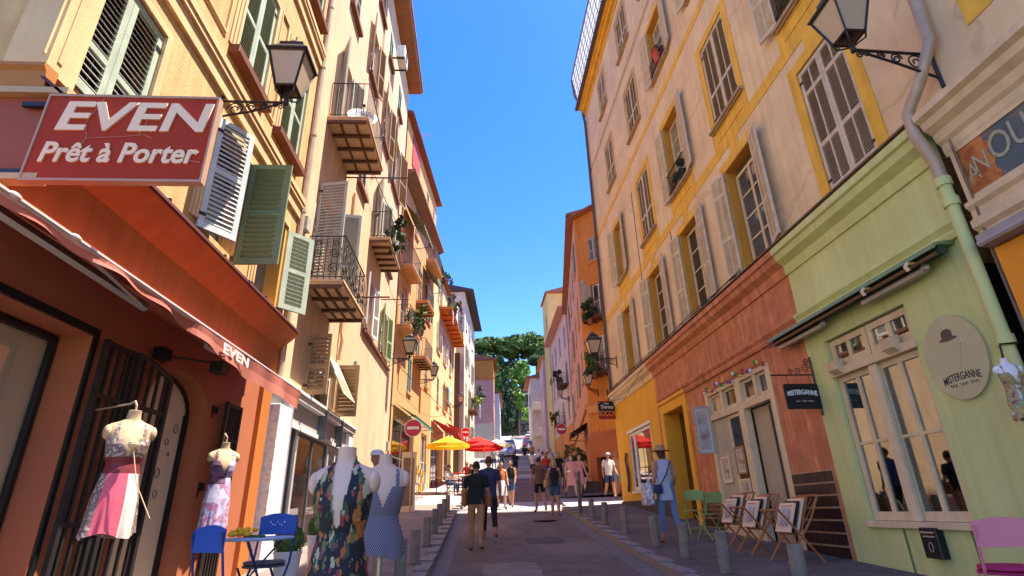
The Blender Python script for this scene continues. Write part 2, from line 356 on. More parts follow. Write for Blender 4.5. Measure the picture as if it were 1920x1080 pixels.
# unit slat shared by all louvres
_b=MB(); _b.box(-.5,.5,-.5,.5,-.5,.5); 
def _unit(name,m):
    me=bpy.data.meshes.new(name); me.from_pydata(_b.v,[],_b.f); me.materials.append(m); return me
UNIT={}
def piece(name,m,parent,c,ax,ay,az):
    """one small piece (slat, tile, stone) sharing a unit-box mesh; ax,ay,az are full-length edge vectors"""
    k=(name,m.name)
    if k not in UNIT: UNIT[k]=_unit(name,m)
    o=bpy.data.objects.new(name,UNIT[k]); COL.objects.link(o); o.parent=parent
    off=WL.get(parent.name,(0,0,0)); c=vsub(c,off)
    o.matrix_basis=Matrix(((ax[0],ay[0],az[0],c[0]),(ax[1],ay[1],az[1],c[1]),(ax[2],ay[2],az[2],c[2]),(0,0,0,1)))
    return o
def leaf(fr,bld,sh,e,z0,z1,w,ang,mframe,mslat,d0=.02,pitch=.045,cols=1,rails=(.4,),objs=False,solid_bottom=0,name='shutter',label=None,stile=.06):
    """louvred shutter leaf hung at s=sh; e=+1/-1 direction it closes; ang degrees open"""
    a=R(ang); ca,sa=math.cos(a),math.sin(a)
    def T(x,y,z): return fr.P(sh+e*(x*ca)-e*sa*y*1.0, d0+x*sa+ca*y, z)
    t=.02
    m=MB(T)
    zs=[z0]+[z0+(z1-z0)*r for r in rails]+[z1]
    m.box(0,stile,-t,t,z0,z1); m.box(w-stile,w,-t,t,z0,z1)
    xs=[stile]
    for c in range(1,cols):
        xc=stile+(w-2*stile)*c/cols; m.box(xc-.014,xc+.014,-t*.8,t*.8,z0+.07,z1-.06); xs+= [xc-.014,xc+.014]
    xs.append(w-stile)
    m.box(stile,w-stile,-t,t,z0,z0+.09); m.box(stile,w-stile,-t,t,z1-.07,z1)
    for r in rails:
        zc=z0+(z1-z0)*r; m.box(stile,w-stile,-t*.95,t*.95,zc-.035,zc+.035)
    # hinges
    for zc in (z0+.18,z1-.2): m.box(-.012,.07,t,t+.012,zc-.02,zc+.02,1)
    sh_o=m.build(name,[mframe,iron],bld,label=label)
    sm=MB(T)
    seg=[]
    edges=[z0+.09]+[x for r in rails for x in (z0+(z1-z0)*r-.035,z0+(z1-z0)*r+.035)]+[z1-.07]
    for k in range(0,len(edges),2): seg.append((edges[k],edges[k+1]))
    for lo,hi in seg:
        n=max(1,int((hi-lo)/pitch))
        for i in range(n):
            zc=lo+(i+.5)*(hi-lo)/n
            for k in range(0,len(xs),2):
                xa,xb=xs[k],xs[k+1]
                hw=pitch*.57; dy,dz=hw*.6,hw*.8
                if objs:
                    c=T((xa+xb)/2,0,zc); p=T(xa,0,zc); q=T(xb,0,zc); ax=Vector(q)-Vector(p)
                    vy=Vector(T(0,1,0))-Vector(T(0,0,0))
                    ay=(vy*-dy+Vector((0,0,dz)))*2; az=(vy*dz+Vector((0,0,dy))).normalized()*.009
                    piece('slat',mslat,sh_o,c,ax,ay,az)
                else:
                    sm.obox(((xa+xb)/2,0,zc),((xb-xa)/2,0,0),(0,-dy,dz),(0,.0045*.83,.0045*.55))
    if not objs: sm.build('louvre_slats',mslat,sh_o,kind='stuff',recalc=False)
    # knob and latch
    return sh_o
def sash(fr,bld,s0,s1,z0,z1,d,mframe,mglass,nx=2,nz=3,bars=True,name='window',fw=.06,depth=.05,panes=True,label=None):
    """glazed casement: frame mesh, each pane a sub-part"""
    m=MB(fr.P); d1=d-depth
    m.box(s0,s0+fw,d1,d,z0,z1); m.box(s1-fw,s1,d1,d,z0,z1); m.box(s0+fw,s1-fw,d1,d,z0,z0+fw*1.4); m.box(s0+fw,s1-fw,d1,d,z1-fw,z1)
    xs=[s0+fw]; b=.018
    for k in range(1,nx):
        x=s0+fw+(s1-s0-2*fw)*k/nx; bb=b*1.8 if (nx%2==0 and k==nx//2) else b
        m.box(x-bb,x+bb,d1+.005,d-.004,z0+fw*1.4,z1-fw); xs+=[x-bb,x+bb]
    xs.append(s1-fw); zs=[z0+fw*1.4]
    for k in range(1,nz):
        z=z0+fw*1.4+(z1-z0-2.4*fw)*k/nz; m.box(s0+fw,s1-fw,d1+.008,d-.007,z-b,z+b); zs+=[z-b,z+b]
    zs.append(z1-fw)
    o=m.build(name,mframe,bld,label=label)
    if mglass is darkglass: mglass=random.choice([darkglass,darkglass,midglass,curtainglass])
    if panes:
        for i in range(0,len(xs),2):
            for j in range(0,len(zs),2):
                p=MB(fr.P); p.box(xs[i],xs[i+1],d1+.018,d1+.024,zs[j],zs[j+1]); p.build('pane',mglass,o)
    else:
        p=MB(fr.P); p.box(s0+fw,s1-fw,d1+.018,d1+.024,z0+fw,z1-fw); p.build('pane',mglass,o)
    return o
# ------------------------------------------------------------------ ground, road, pavements
GY=[-30,0,6,8,10,12,15,18.8,21.3,24,32,41,50,62,72,80,90,101,104]
GZ=[-2.0,-1.36,-1.05,-.96,-.85,-.72,-.49,-.17,.03,.30,1.18,2.25,3.45,5.3,7.0,8.4,10.4,12.6,13.1]
def g(y): return float(np.interp(y,GY,GZ))
def lerp(y,xs,ys): return float(np.interp(y,xs,ys))
def wl(y): return lerp(y,[-30,21.9,30.4,43,54,62,104],[-3.4,-3.4,-2.58,-1.7,-.3,.3,3.6])      # left building line
def wr(y): return lerp(y,[-30,20.4,24,26.5,43,55,70,104],[5.2,5.2,6.4,5.5,7.6,7.9,9.0,14.5])   # right building line
def kl(y): return lerp(y,[-30,21,30,43,62,104],[-.78,-.70,.35,1.2,3.0,6.8])
def kr(y): return lerp(y,[-30,0,9,14.5,20,27,43,62,104],[2.45,2.55,2.75,2.98,3.05,3.3,5.0,6.6,11])
def gs(x,y):
    a,b=kl(y),kr(y)
    if x<a: return g(y)+.12+.06*min(1,(a-x)/2.6)
    if x>b: return g(y)+.12+.08*min(1,(x-b)/2.3)
    return g(y)+.004
def hill(x,y):
    if y<=106: return g(y)-.06
    t=min(1,(y-106)/55); return 15.2+19*t*t*(3-2*t)+math.sin(x*.11)*.8+math.sin(y*.07+x*.05)*.8
YS=list(np.arange(-12,60,1.5))+list(np.arange(60,104.1,4))
m=MB()
xs=[-160,-60,-20,-8,-3,0,3,8,14,30,70,160]; ys=YS+[106,112,118,126,134,142,150,158,170,200,300]
idx=[[m.V((x,y,hill(x,y) if y>104 else g(y)-.06)) for x in xs] for y in ys]
for a,b in zip(idx,idx[1:]):
    for k in range(len(xs)-1): m.fi((a[k],a[k+1],b[k+1],b[k]))
ground=m.build('ground',mat('hill_earth',(.10,.09,.05),.95,.3,.6,.3,6),kind='structure')
def strip(name,fl,fr_,ys,zf,m_,n=2,kind='structure',skirt=0):
    b=MB(); rows=[]
    for y in ys:
        a,c=fl(y),fr_(y); rows.append([b.V((a+(c-a)*k/n,y,zf(a+(c-a)*k/n,y))) for k in range(n+1)])
    for A,B in zip(rows,rows[1:]):
        for k in range(n): b.fi((A[k],A[k+1],B[k+1],B[k]))
    if skirt:
        for side in (0,n):
            for A,B in zip(rows,rows[1:]):
                p,q=b.v[A[side]],b.v[B[side]]
                i=b.V((p[0],p[1],p[2]-skirt)); j=b.V((q[0],q[1],q[2]-skirt)); b.fi((A[side],B[side],j,i))
    return b.build(name,m_,kind=kind)
yn=[y for y in YS if y<=104]
strip('road',lambda y:kl(y)-.02,lambda y:kr(y)+.02,yn,lambda x,y:g(y),asphalt,6)
strip('upper_road',lambda y:kl(y)+.02,lambda y:kr(y)-.02,list(np.arange(47,60,1.5))+[62,66,70,75,80,85,90,96,102],lambda x,y:g(y)+.005,mat('upper_road_sunlit',(.30,.25,.23),.9,.15,.8,.2,20),4)  # pale tone: sunlight on the far road put into its colour
y1=[y for y in np.arange(-6,21.01,1.0)]; y2=list(np.arange(20.4,24.41,.4)); y3=list(np.arange(24.4,60,1.6))+[62,70,80,90,102]
strip('left_pavement',lambda y:wl(y)-.9,lambda y:kl(y)-.2,y1+[22.6],gs,pavepale if False else mat('left_pavement_asphalt',(.20,.16,.13),.9,.15,3,.3,90,c2=(.26,.21,.17),c2amt=.6,c2scale=1.1),5,skirt=.2)
strip('left_pavement',lambda y:wl(y)-.9,lambda y:kl(y)-.2,list(np.arange(22.6,60,1.6))+[62,80,102],gs,pavepale,5,skirt=.2)
strip('right_pavement',lambda y:kr(y)+.2,lambda y:wr(y)+.5,[y for y in np.arange(-6,20.41,1.2)]+[20.4],gs,pavedark,5,skirt=.2)
strip('right_pavement',lambda y:kr(y)+.2,lambda y:wr(y)+.8,y3,gs,pavedark,5,skirt=.2)
# band of guessed stone, paled for the sunlit strip, where the side street meets the road, and the side street itself
strip('paved_crossing',lambda y:kl(y)-.02,lambda y:kr(y)+.25,list(np.arange(20.7,24.31,.4)),lambda x,y:g(y)+.006,mat('crossing_sunlit_stone',(.34,.31,.31),.8,.1,4,.2,70),4)
strip('side_street',lambda y:kr(y)+.2,lambda y:40,y2,lambda x,y:g(y)+.10,mat('side_street_stone',(.33,.30,.30),.8,.1,4,.2,70),12,skirt=.2)
strip('far_sunlit_strip',lambda y:kl(y)-.02,lambda y:kr(y)+.02,list(np.arange(39.5,43.1,.6)),lambda x,y:g(y)+.006,mat('crossing_sunlit_stone',(.30,.28,.28)),3)  # strip of sun across the road, painted as a pale surface
for side,(f,sg) in enumerate(((kl,-1),(kr,1))):
    ys_=[y for y in np.arange(-4,60,1.0)]
    root=MB(); 
    for a,b_ in zip(ys_,ys_[1:]):
        if side and 20.3<a<24: continue
        x0,x1=f(a),f(b_); z0,z1=g(a),g(b_)
        i=[root.V(p) for p in ((x0+sg*.02,a,z0-.05),(x0+sg*.22,a,z0-.05),(x1+sg*.22,b_,z1-.05),(x1+sg*.02,b_,z1-.05),(x0+sg*.02,a,z0+.10),(x0+sg*.22,a,z0+.10),(x1+sg*.22,b_,z1+.10),(x1+sg*.02,b_,z1+.10))]
        for q in ((0,3,2,1),(4,5,6,7),(0,1,5,4),(1,2,6,5),(2,3,7,6),(3,0,4,7)): root.fi([i[k] for k in q])
    kb=root.build('kerb',mat('kerb_joint',(.06,.05,.045)),kind='structure')
    for a in ys_[:-1]:
        if (side and 20.3<a<24) or a<1.5 or a>44: continue
        x0,x1=f(a),f(a+1); z0,z1=g(a),g(a+1); j=random.uniform(-.006,.006)
        c=((x0+x1)/2+sg*.12+j,a+.5,(z0+z1)/2+.06)
        piece('kerb_stone',kerbm,kb,c,(.235,0,.0),(x1-x0,.985,z1-z0),(0,0,.135+j))
strip('left_gutter',lambda y:kl(y)+.0,lambda y:kl(y)+.26,yn[:40],lambda x,y:g(y)+.005,gutterm,1)
strip('right_gutter',lambda y:kr(y)-.34,lambda y:kr(y),[y for y in yn[:40] if y<20.6],lambda x,y:g(y)+.005,gutterm,1)
mh=MB(); mh.lathe((2.0,17.3,g(17.3)+.006),[(.34,0),(.34,.012),(.30,.012),(.30,.006)],20); mh.lathe((2.0,17.3,g(17.3)+.008),[(.28,0),(.28,.012)],20)
tag(mh.build('manhole_cover',mat('cast_iron_cover',(.035,.03,.03),.6,.2,9,.2,60,metal=.4)),'round dark iron manhole cover let into the road','manhole cover')

# ------------------------------------------------------------------ generic building pieces
def shell(mb,fr,s0,s1,zb,zt,depth,mi=0):
    P=lambda s,d,z:(s,d,z)
    mb.face([P(s0,0,zb),P(s0,-depth,zb),P(s0,-depth,zt),P(s0,0,zt)],mi); mb.face([P(s1,0,zb),P(s1,0,zt),P(s1,-depth,zt),P(s1,-depth,zb)],mi)
    mb.face([P(s0,-depth,zb),P(s1,-depth,zb),P(s1,-depth,zt),P(s0,-depth,zt)],mi); mb.face([P(s0,0,zt),P(s1,0,zt),P(s1,-depth,zt),P(s0,-depth,zt)],mi)
def fbox(fr,name,m,par,s0,s1,d0,d1,z0,z1,bevel=0,label=None,**k):
    b=MB(fr.P); b.box(s0,s1,d0,d1,z0,z1); return b.build(name,m,par,bevel=bevel,label=label,**k)
def surround(fr,par,s0,s1,z0,z1,w_,d,m,bottom=True,name='window_surround',steps=1):
    b=MB(fr.P)
    for k in range(steps):
        o=w_*(1-k/steps); dd=d*(k+1)/steps; i=w_*(1-(k+1)/steps) 
        a0,a1=s0-o,s1+o; t1=z1+o; t0=z0-(o if bottom else 0)
        j0,j1=s0-i,s1+i; u1=z1+i; u0=z0-(i if bottom else 0)
        b.box(a0,j0,0.001,dd,t0,t1); b.box(j1,a1,.001,dd,t0,t1); b.box(j0,j1,.001,dd,u1,t1)
        if bottom: b.box(j0,j1,.001,dd,t0,u0)
    return b.build(name,m,par)
def railing(fr,par,s0,s1,d,zf,h,m,pitch=.11,scroll=False,r=.008,name='railing',belly=0):
    b=MB(fr.P)
    path=[(s0,.02),(s0,d),(s1,d),(s1,.02)]
    for z in (zf+h,zf+.08):
        b.tube([(s,dd,z) for s,dd in path],.016 if z>zf+.5 else .011,5)
    for (a,b_),(c,e) in zip(path,path[1:]):
        L=math.hypot(c-a,e-b_); n=max(2,int(L/pitch))
        for k in range(n+1):
            t=k/n; s=a+(c-a)*t; dd=b_+(e-b_)*t
            b.tube([(s,dd,zf),(s,dd,zf+h)],r,4,cap=False)
    o=b.build(name,m,par)
    if scroll:
        q=MB(fr.P)
        for (a,b_),(c,e) in zip(path,path[1:]):
            L=math.hypot(c-a,e-b_); n=max(1,int(L/.30))
            for k in range(n):
                for zz,rr,sg in ((zf+.26,.135,1),(zf+.58,.11,-1),(zf+.82,.08,1)):
                    pts=[]
                    for i in range(22):
                        an=i*.55; ra=rr*(1-i/24); t=(k+.5)/n+sg*ra*math.cos(an)/L; pts.append((a+(c-a)*t,b_+(e-b_)*t,zz+ra*math.sin(an)))
                    q.tube(pts,.009,4,cap=False)
        q.build('scrollwork',m,o)
    return o
def balcony(fr,par,s0,s1,d,z,mslab,mrail,h=.95,beams=4,scroll=False,solid=False,thick=.10,joists=2,label=None,mbeam=None):
    b=MB(fr.P)
    b.box(s0,s1,.0,d,z,z+thick*.55)
    b.box(s0-.02,s1+.02,.0,d+.03,z+thick*.55,z+thick)
    o=b.build('balcony',mslab,par,label=label)
    if not solid:
        q=MB(fr.P)
        for k in range(beams):
            s=s0+.02+(s1-s0-.04)*k/(beams-1); q.box(s-.035,s+.035,.01,d-.02,z-.07,z-.002)
        q.each('balcony_beam',mbeam or rust,o)
        q=MB(fr.P)
        for k in range(joists):
            dd=d*(k+.8)/(joists+.6); q.box(s0+.02,s1-.02,dd-.022,dd+.022,z-.04,z-.004)
        q.each('balcony_joist',mbeam or rust,o)
    railing(fr,o,s0+.03,s1-.03,d-.03,z+thick,h,mrail,scroll=scroll)
    return o
def win(fr,bld,s0,s1,z0,z1,state='closed',ms=shut_grey,md=.0,depth=.16,frame=whitep,pitch=.07,rails=(.4,),sill=None,cols=1,nz=3,ang=170,msl=None,w_=None,objs=False,two=True):
    """window in an existing opening: sash + pane(s), and its shutters"""
    sash(fr,bld,s0+.005,s1-.005,z0+.005,z1-.005,-depth+.07,frame,darkglass,2,nz)
    if state=='closed':
        h=(s1-s0)/2-.012
        leaf(fr,bld,s0+.01,1,z0+.02,z1-.02,h,0,ms,msl or ms,d0=-.03,pitch=pitch,rails=rails,cols=cols,objs=objs); leaf(fr,bld,s1-.01,-1,z0+.02,z1-.02,h,0,ms,msl or ms,d0=-.03,pitch=pitch,rails=rails,cols=cols,objs=objs)
    elif state=='open':
        h=w_ or (s1-s0)/2-.012
        leaf(fr,bld,s0-.01,1,z0+.01,z1-.01,h,ang,ms,msl or ms,d0=.045,pitch=pitch,rails=rails,cols=cols,objs=objs)
        if two: leaf(fr,bld,s1+.01,-1,z0+.01,z1-.01,h,ang,ms,msl or ms,d0=.045,pitch=pitch,rails=rails,cols=cols,objs=objs)
    if sill: fbox(fr,'sill',sill,bld,s0-.12,s1+.12,.002,.13,z0-.10,z0-.012,bevel=.01)

# ------------------------------------------------------------------ left corner building (ochre, green shutters, red shop)
F=LW
L1=thing('ochre_corner_house','ochre corner house with pale green shutters above a red dress shop','building',(-3.4,6.3,-1.0))
winsL1=[(3.55,4.58,3.42,4.86),(5.9,6.92,3.36,4.88),(7.66,8.70,3.27,4.78),(3.55,4.58,6.08,8.05),(5.92,6.90,6.08,8.05),(7.64,8.66,6.08,8.05),(3.55,4.58,9.9,11.7),(5.92,6.90,9.9,11.7),(7.85,8.86,9.9,11.7)]
b=MB(F.P)
b.wall(3.5,9.22,2.7,16,[(*q,.24) for q in winsL1],.24); 
# top, back and the side facing the camera
b.face([(3.5,0,2.7),(3.5,-9,2.7),(3.5,-9,16),(3.5,0,16)]); b.face([(3.5,0,16),(9.22,0,16),(9.22,-9,16),(3.5,-9,16)]); b.face([(3.5,-9,-1.4),(9.22,-9,-1.4),(9.22,-9,16),(3.5,-9,16)]); b.face([(9.22,0,-1.4),(9.22,-9,-1.4),(9.22,-9,16),(9.22,0,16)])
b.build('wall',ochre,L1)
b=MB(F.P); b.box(3.42,3.72,.0,.05,3.3,16); b.box(3.44,3.5,-.3,.0,3.3,16); b.build('corner_pilaster',ochre_trim,L1)
# string courses, several steps of moulding
for z in (5.24,9.0,12.9):
    b=MB(F.P); b.box(3.46,9.2,.002,.05,z,z+.30); b.box(3.46,9.2,.05,.09,z+.22,z+.36); b.box(3.46,9.2,.002,.11,z+.30,z+.40); b.build('string_course',ochre_trim,L1)
for a,c,e,f_ in winsL1:
    if e<3.5 : surround(F,L1,a,c,e,f_,.15,.06,ochre_trim,bottom=False,steps=3)
    else:
        surround(F,L1,a,c,e,f_,.17,.06,ochre_trim,bottom=False,steps=3)
        fbox(F,'sill',mat('sill_dark_red',(.17,.05,.02),.7,.15,5,.1,50),L1,a-.14,c+.14,.002,.16,e-.16,e-.02,bevel=.012)
for a in (4.98,7.07):
    for z0,z1 in ((6.1,8.2),(9.9,11.9)): surround(F,L1,a+.05,a+.34 if a>6 else a+.62,z0,z1,.06,.035,ochre_trim,steps=2,name='wall_panel_moulding')
for q in winsL1: sash(F,L1,q[0]+.004,q[1]-.004,q[2]+.004,q[3]-.004,-.17,doorbrown,darkglass,2,1,panes=False)
for q in winsL1:
    if q in (winsL1[1],winsL1[2]): continue
    h=(q[1]-q[0])/2-.012; ob=q[2]<9
    leaf(F,L1,q[0]+.01,1,q[2]+.01,q[3]-.02,h,0,shut_green,shut_grey if q[2]<4 else shut_green,d0=.0,pitch=.062 if q[2]<4 else .055,rails=(.33 if q[2]<4 else .45,),objs=ob,stile=.075)
    leaf(F,L1,q[1]-.01,-1,q[2]+.01,q[3]-.02,h,0,shut_green,shut_grey if q[2]<4 else shut_green,d0=.0,pitch=.062 if q[2]<4 else .055,rails=(.33 if q[2]<4 else .45,),objs=ob,stile=.075)
leaf(F,L1,5.88,1,3.25,4.87,.50,34,shut_white,shut_white,d0=.05,pitch=.062,rails=(.52,),objs=True,label='blue white louvred shutter standing ajar',stile=.07)
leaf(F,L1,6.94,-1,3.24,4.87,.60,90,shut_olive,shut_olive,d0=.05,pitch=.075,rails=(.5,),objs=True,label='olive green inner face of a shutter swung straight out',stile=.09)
leaf(F,L1,8.71,-1,3.27,4.73,.52,140,shut_green,shut_green,d0=.05,pitch=.07,rails=(.5,),objs=True,label='pale green shutter folded half back',stile=.10)
for s in (7.75,): fbox(F,'window_reveal_paint',mat('reveal_yellow',(.62,.33,.06)),L1,8.62,8.72,-.2,.03,3.2,4.82)
# shop front below
shopwall=redbrown
b=MB(F.P)
b.wall(3.5,9.0,-1.4,2.08,[(3.62,4.79,-.72,1.53,.34),(5.75,7.03,-1.4,1.60,.30)],.34)
b.build('shop_wall',redbrown,L1)
# arch over the door
b=MB(F.P); sp_=MB(F.P); N=14; cx,rx,rz=6.39,.64,.38
pr=[]
for k in range(N+1):
    a=PI*k/N; pr.append((cx-rx*math.cos(a),1.2+rz*math.sin(a)))
for k in range(N):
    b.face([(pr[k][0],.03,pr[k][1]),(pr[k+1][0],.03,pr[k+1][1]),(pr[k+1][0],-.3,pr[k+1][1]),(pr[k][0],-.3,pr[k][1])])
    o0=(cx-(rx+.12)*math.cos(PI*k/N),1.2+(rz+.12)*math.sin(PI*k/N)); o1=(cx-(rx+.12)*math.cos(PI*(k+1)/N),1.2+(rz+.12)*math.sin(PI*(k+1)/N))
    sp_.face([(pr[k][0],.0,pr[k][1]),(pr[k+1][0],.0,pr[k+1][1]),(pr[k+1][0],.0,1.60),(pr[k][0],.0,1.60)])
    b.face([(pr[k][0],.03,pr[k][1]),(pr[k+1][0],.03,pr[k+1][1]),(o1[0],.03,o1[1]),(o0[0],.03,o0[1])])
    b.face([(o0[0],.0,o0[1]),(o1[0],.0,o1[1]),(o1[0],.03,o1[1]),(o0[0],.03,o0[1])])
for sgn in (-1,1):
    x=cx+sgn*rx; b.box(min(x,x+sgn*.12),max(x,x+sgn*.12),.001,.03,-1.2,1.2)
sp_.build('arch_spandrel',redbrown,L1)
b.build('door_arch',mat('arch_paint',(.38,.12,.055),.6,.08,2,.04,60),L1)
d_=MB(F.P); poly=[(5.752,-1.15),(7.028,-1.15)]+[(x,z) for x,z in pr[::-1]]
d_.prism([(x,z) for x,z in poly],1,-.26,-.22); dr=d_.build('shop_door',beigeroom,L1)  # beige panel carries the interior light seen through the door glass
b=MB(F.P); 
for k in range(N): b.tube([(pr[k][0],-.2,pr[k][1]-.02),(pr[k+1][0],-.2,pr[k+1][1]-.02)],.022,5)
for s in (5.775,7.005): b.box(s-.022,s+.022,-.22,-.17,-1.1,1.2)
b.build('door_frame',black,dr)
b=MB(F.P)
for s,z,r in ((6.72,.85,.035),(6.8,.72,.02),(6.66,.5,.05),(6.86,1.02,.05),(6.7,.28,.04)): b.tube([(s+r*math.cos(a*.63),-.212,z+r*math.sin(a*.63)) for a in range(10)],.005,4,closed=True)
b.build('door_ornament',irongrey,dr)
o=sash(F,L1,3.64,4.77,-.70,1.51,-.26,black,clear,1,1,fw=.045,label='large black framed display window')
fbox(F,'display_back',beigeroom,L1,3.64,4.77,-.335,-.325,-.7,1.51)  # beige sheet put behind the glass for the reflection of the opposite wall
b=MB(F.P); b.box(3.66,4.8,.005,.028,1.535,1.60); b.box(4.795,4.84,.005,.028,-.8,1.60); b.build('display_border',black,L1)
for z0,z1,s0,s1 in ((1.20,1.27,7.17,7.24),(1.27,1.36,7.2,7.36),(.26,.33,7.17,7.24),(.33,.42,7.2,7.36)): fbox(F,'wall_groove',black,L1,s0,s1,.002,.012,z0,z1)
fbox(F,'shop_end_pilaster',mat('orange_pilaster',(.50,.16,.035),.6,.08,2,.04,60),L1,8.62,8.98,.001,.07,-1.1,2.0)
# orange fascia with a cornice
b=MB(F.P)
b.prism([(0.0,3.22),(.27,2.985),(.29,2.985),(.29,2.93),(.25,2.90),(.02,2.68),(.02,2.02),(0,2.02)],0,3.5,9.22)
fas=b.build('shop_fascia',orange_fascia,L1)
b=MB(F.P); b.prism([(0,3.262),(.30,3.0),(.315,2.95),(.295,2.98),(.0,3.225)],0,3.40,9.24); b.build('fascia_flashing',mat('flashing_dark_red',(.10,.025,.018),.5,.1,4,.05),L1)
b=MB(F.P); 
for s in (4.9,6.2,7.6): b.box(s,s+.03,.22,.30,2.98,3.03)
b.each('flashing_clip',iron,L1)
# return of the fascia along the side of the building
b=MB(); b.box(-12,-3.13,3.46,3.498,2.30,3.02); b.build('fascia_return',mat('fascia_dark_red',(.30,.06,.02),.6,.08,2,.04),L1)
b=MB(); b.box(-12,-3.1,3.40,3.497,3.02,3.075); b.box(-12,-3.1,3.40,3.497,2.25,2.30); b.build('fascia_bead',mat('tan_bead',(.50,.32,.16),.6,.1,3,.05),L1)
b=MB(); b.prism([(3.42,3.09),(3.41,3.14),(3.39,3.22),(3.36,3.25),(3.36,3.28),(3.499,3.29),(3.499,3.09)],0,-12,-3.30); b.build('side_cornice',mat('cornice_brown_orange',(.42,.16,.035),.6,.1,3,.05),L1)
b=MB(); b.box(-12,-3.4,3.44,3.499,-1.2,2.25); b.build('side_shop_wall',orange_fascia,L1)
pipe=MB(); pipe.tube([(-3.33,9.22,16),(-3.33,9.22,2.2)],.05,8); 
for z in (3.6,5.4,7.2,9.0,10.8,12.6): pipe.tube([(-3.33,9.22,z),(-3.33,9.22,z+.07)],.062,8)
tag(pipe.build('drainpipe',zinc,smooth=True),'grey zinc drainpipe between the ochre corner house and the peach house','drainpipe')

# folding iron gates
def gate(label,s0,s1,z0,z1,d,nb,arch=False):
    t=thing('iron_gate',label,'gate',F.P((s0+s1)/2,d,z0),'iron shop gates')
    b=MB(F.P); b.box(s0,s0+.05,d-.02,d+.02,z0,z1); b.box(s1-.05,s1,d-.02,d+.02,z0,z1 if not arch else z1-.12)
    for z in (z0+.06,z0+(z1-z0)*.38,z0+(z1-z0)*.8): b.box(s0+.05,s1-.05,d-.014,d+.014,z-.022,z+.022)
    if arch: b.tube([(s0+.02+(s1-s0-.04)*k/8,d,z1-.02-.12*(k/8)**2) for k in range(9)],.028,6)
    else: b.box(s0+.05,s1-.05,d-.014,d+.014,z1-.05,z1-.006)
    b.build('gate_frame',iron,t)
    for k in range(nb):
        s=s0+.05+(s1-s0-.1)*(k+.5)/nb; q=MB(F.P); q.box(s-.014,s+.014,d-.012,d+.012,z0+.03,z1-(.03+.12*((k+.5)/nb)**2 if arch else .03)); q.build('gate_bar',iron,t)
    return t
gate('tall black iron gate folded back beside the big display window',4.83,5.28,-.95,1.52,.10,3)
gate('black iron gate with a curved top holding the pink dress form',5.30,5.96,-.95,1.52,.12,4,True)
gate('narrow black iron gate holding the purple dress form',7.38,7.86,-.95,1.44,.10,5)

# EVEN sign
sg=thing('shop_sign','red shop sign reading EVEN Prêt à Porter hung out from the corner house','sign',(-2.6,3.36,2.24))
b=MB(); b.box(-3.2,-1.985,3.402,3.45,2.255,2.985); b.build('sign_panel',redsign,sg,bevel=.004)
b=MB(); 
for z in (2.235,2.985): b.box(-3.215,-1.97,3.394,3.456,z,z+.02)
for x in (-3.215,-1.985): b.box(x,x+.015,3.394,3.456,2.255,2.985)
b.build('sign_frame',mat('sign_frame_metal',(.45,.26,.16),.5,.1,5,.03,50),sg)
TS=lambda x,y,z:(-2.59+x,3.40-z,2.62+y)
text('EVEN','lettering',.36,lambda x,y,z:TS(x+.03,y+.165,z),sign_cream,sg,.012,sx=1.28,shear=.12,bold=.008)
text('Prêt à Porter','lettering',.235,lambda x,y,z:TS(x-.0,y-.155,z),sign_cream,sg,.012,sx=.86,shear=.12,bold=.006)
b=MB(); b.tube([TS(-.22,.35,.004),TS(-.30,.12,.004),TS(-.26,0,.004),TS(-.29,-.2,.004)],.0025,4); b.tube([TS(-.27,-.02,.004),TS(0,.0,.004),TS(.14,.02,.004),TS(.2,-.01,.004)],.003,4); b.tube([TS(.14,.16,.004),TS(.1,.0,.004)],.003,4); b.tube([TS(.2,-.12,.004),TS(.35,-.17,.004),TS(.58,-.22,.004)],.003,4)
b.build('crack',mat('crack_pale',(.55,.22,.16),.6,.1,5,0),sg)
b=MB(); b.box(-3.4,-3.2,3.41,3.44,2.9,2.94); b.box(-3.4,-3.2,3.41,3.44,2.3,2.34); b.each('sign_bracket',iron,sg)

# red awning of the dress shop, seen from below
aw=thing('red_awning','faded red awning with a wavy valance over the dress shop','awning',(-3.0,5.4,1.7))
def awz(s): return 1.68
b=MB(F.P); ns=24
for k in range(ns):
    a,c=2.6+5.45*k/ns,2.6+5.45*(k+1)/ns
    b.face([(a,.03,2.12),(c,.03,2.12),(c,.42,1.93-.02),(a,.42,1.93-.02)]); b.face([(a,.42,1.91),(c,.42,1.91),(c,.80,1.70),(a,.80,1.70)])
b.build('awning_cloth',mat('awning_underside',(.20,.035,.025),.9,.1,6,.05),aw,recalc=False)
b=MB(F.P); b.tube([(2.6,.80,1.70),(8.06,.80,1.70)],.024,8); b.build('front_bar',mat('pale_pink_metal',(.62,.42,.36),.4,.08,6,.02,metal=.2),aw)
b=MB(F.P); nv=80
def vd(s): return .81+.022*math.sin(s*9)+.02*math.sin(s*3.7)
def vh(s): t=min(1,max(0,(s-4.1)/2.2)); return .03+.17*t*t*(3-2*t)
def vz(s): return 1.68-vh(s)-.02*abs(math.sin(s*4.2))-.02*max(0,(s-6.6)/1.5)
for k in range(nv):
    a,c=2.6+5.5*k/nv,2.6+5.5*(k+1)/nv; m_=lambda s:(vd(s)-.80)*.5+.80
    b.face([(a,.82,1.70),(c,.82,1.70),(c,m_(c),1.70-(1.70-vz(c))*.5),(a,m_(a),1.70-(1.70-vz(a))*.5)]); b.face([(a,m_(a),1.70-(1.70-vz(a))*.5),(c,m_(c),1.70-(1.70-vz(c))*.5),(c,vd(c),vz(c)),(a,vd(a),vz(a))])
valm=mat('valance_salmon',(.72,.24,.18),.85,.1,7,.08,60)
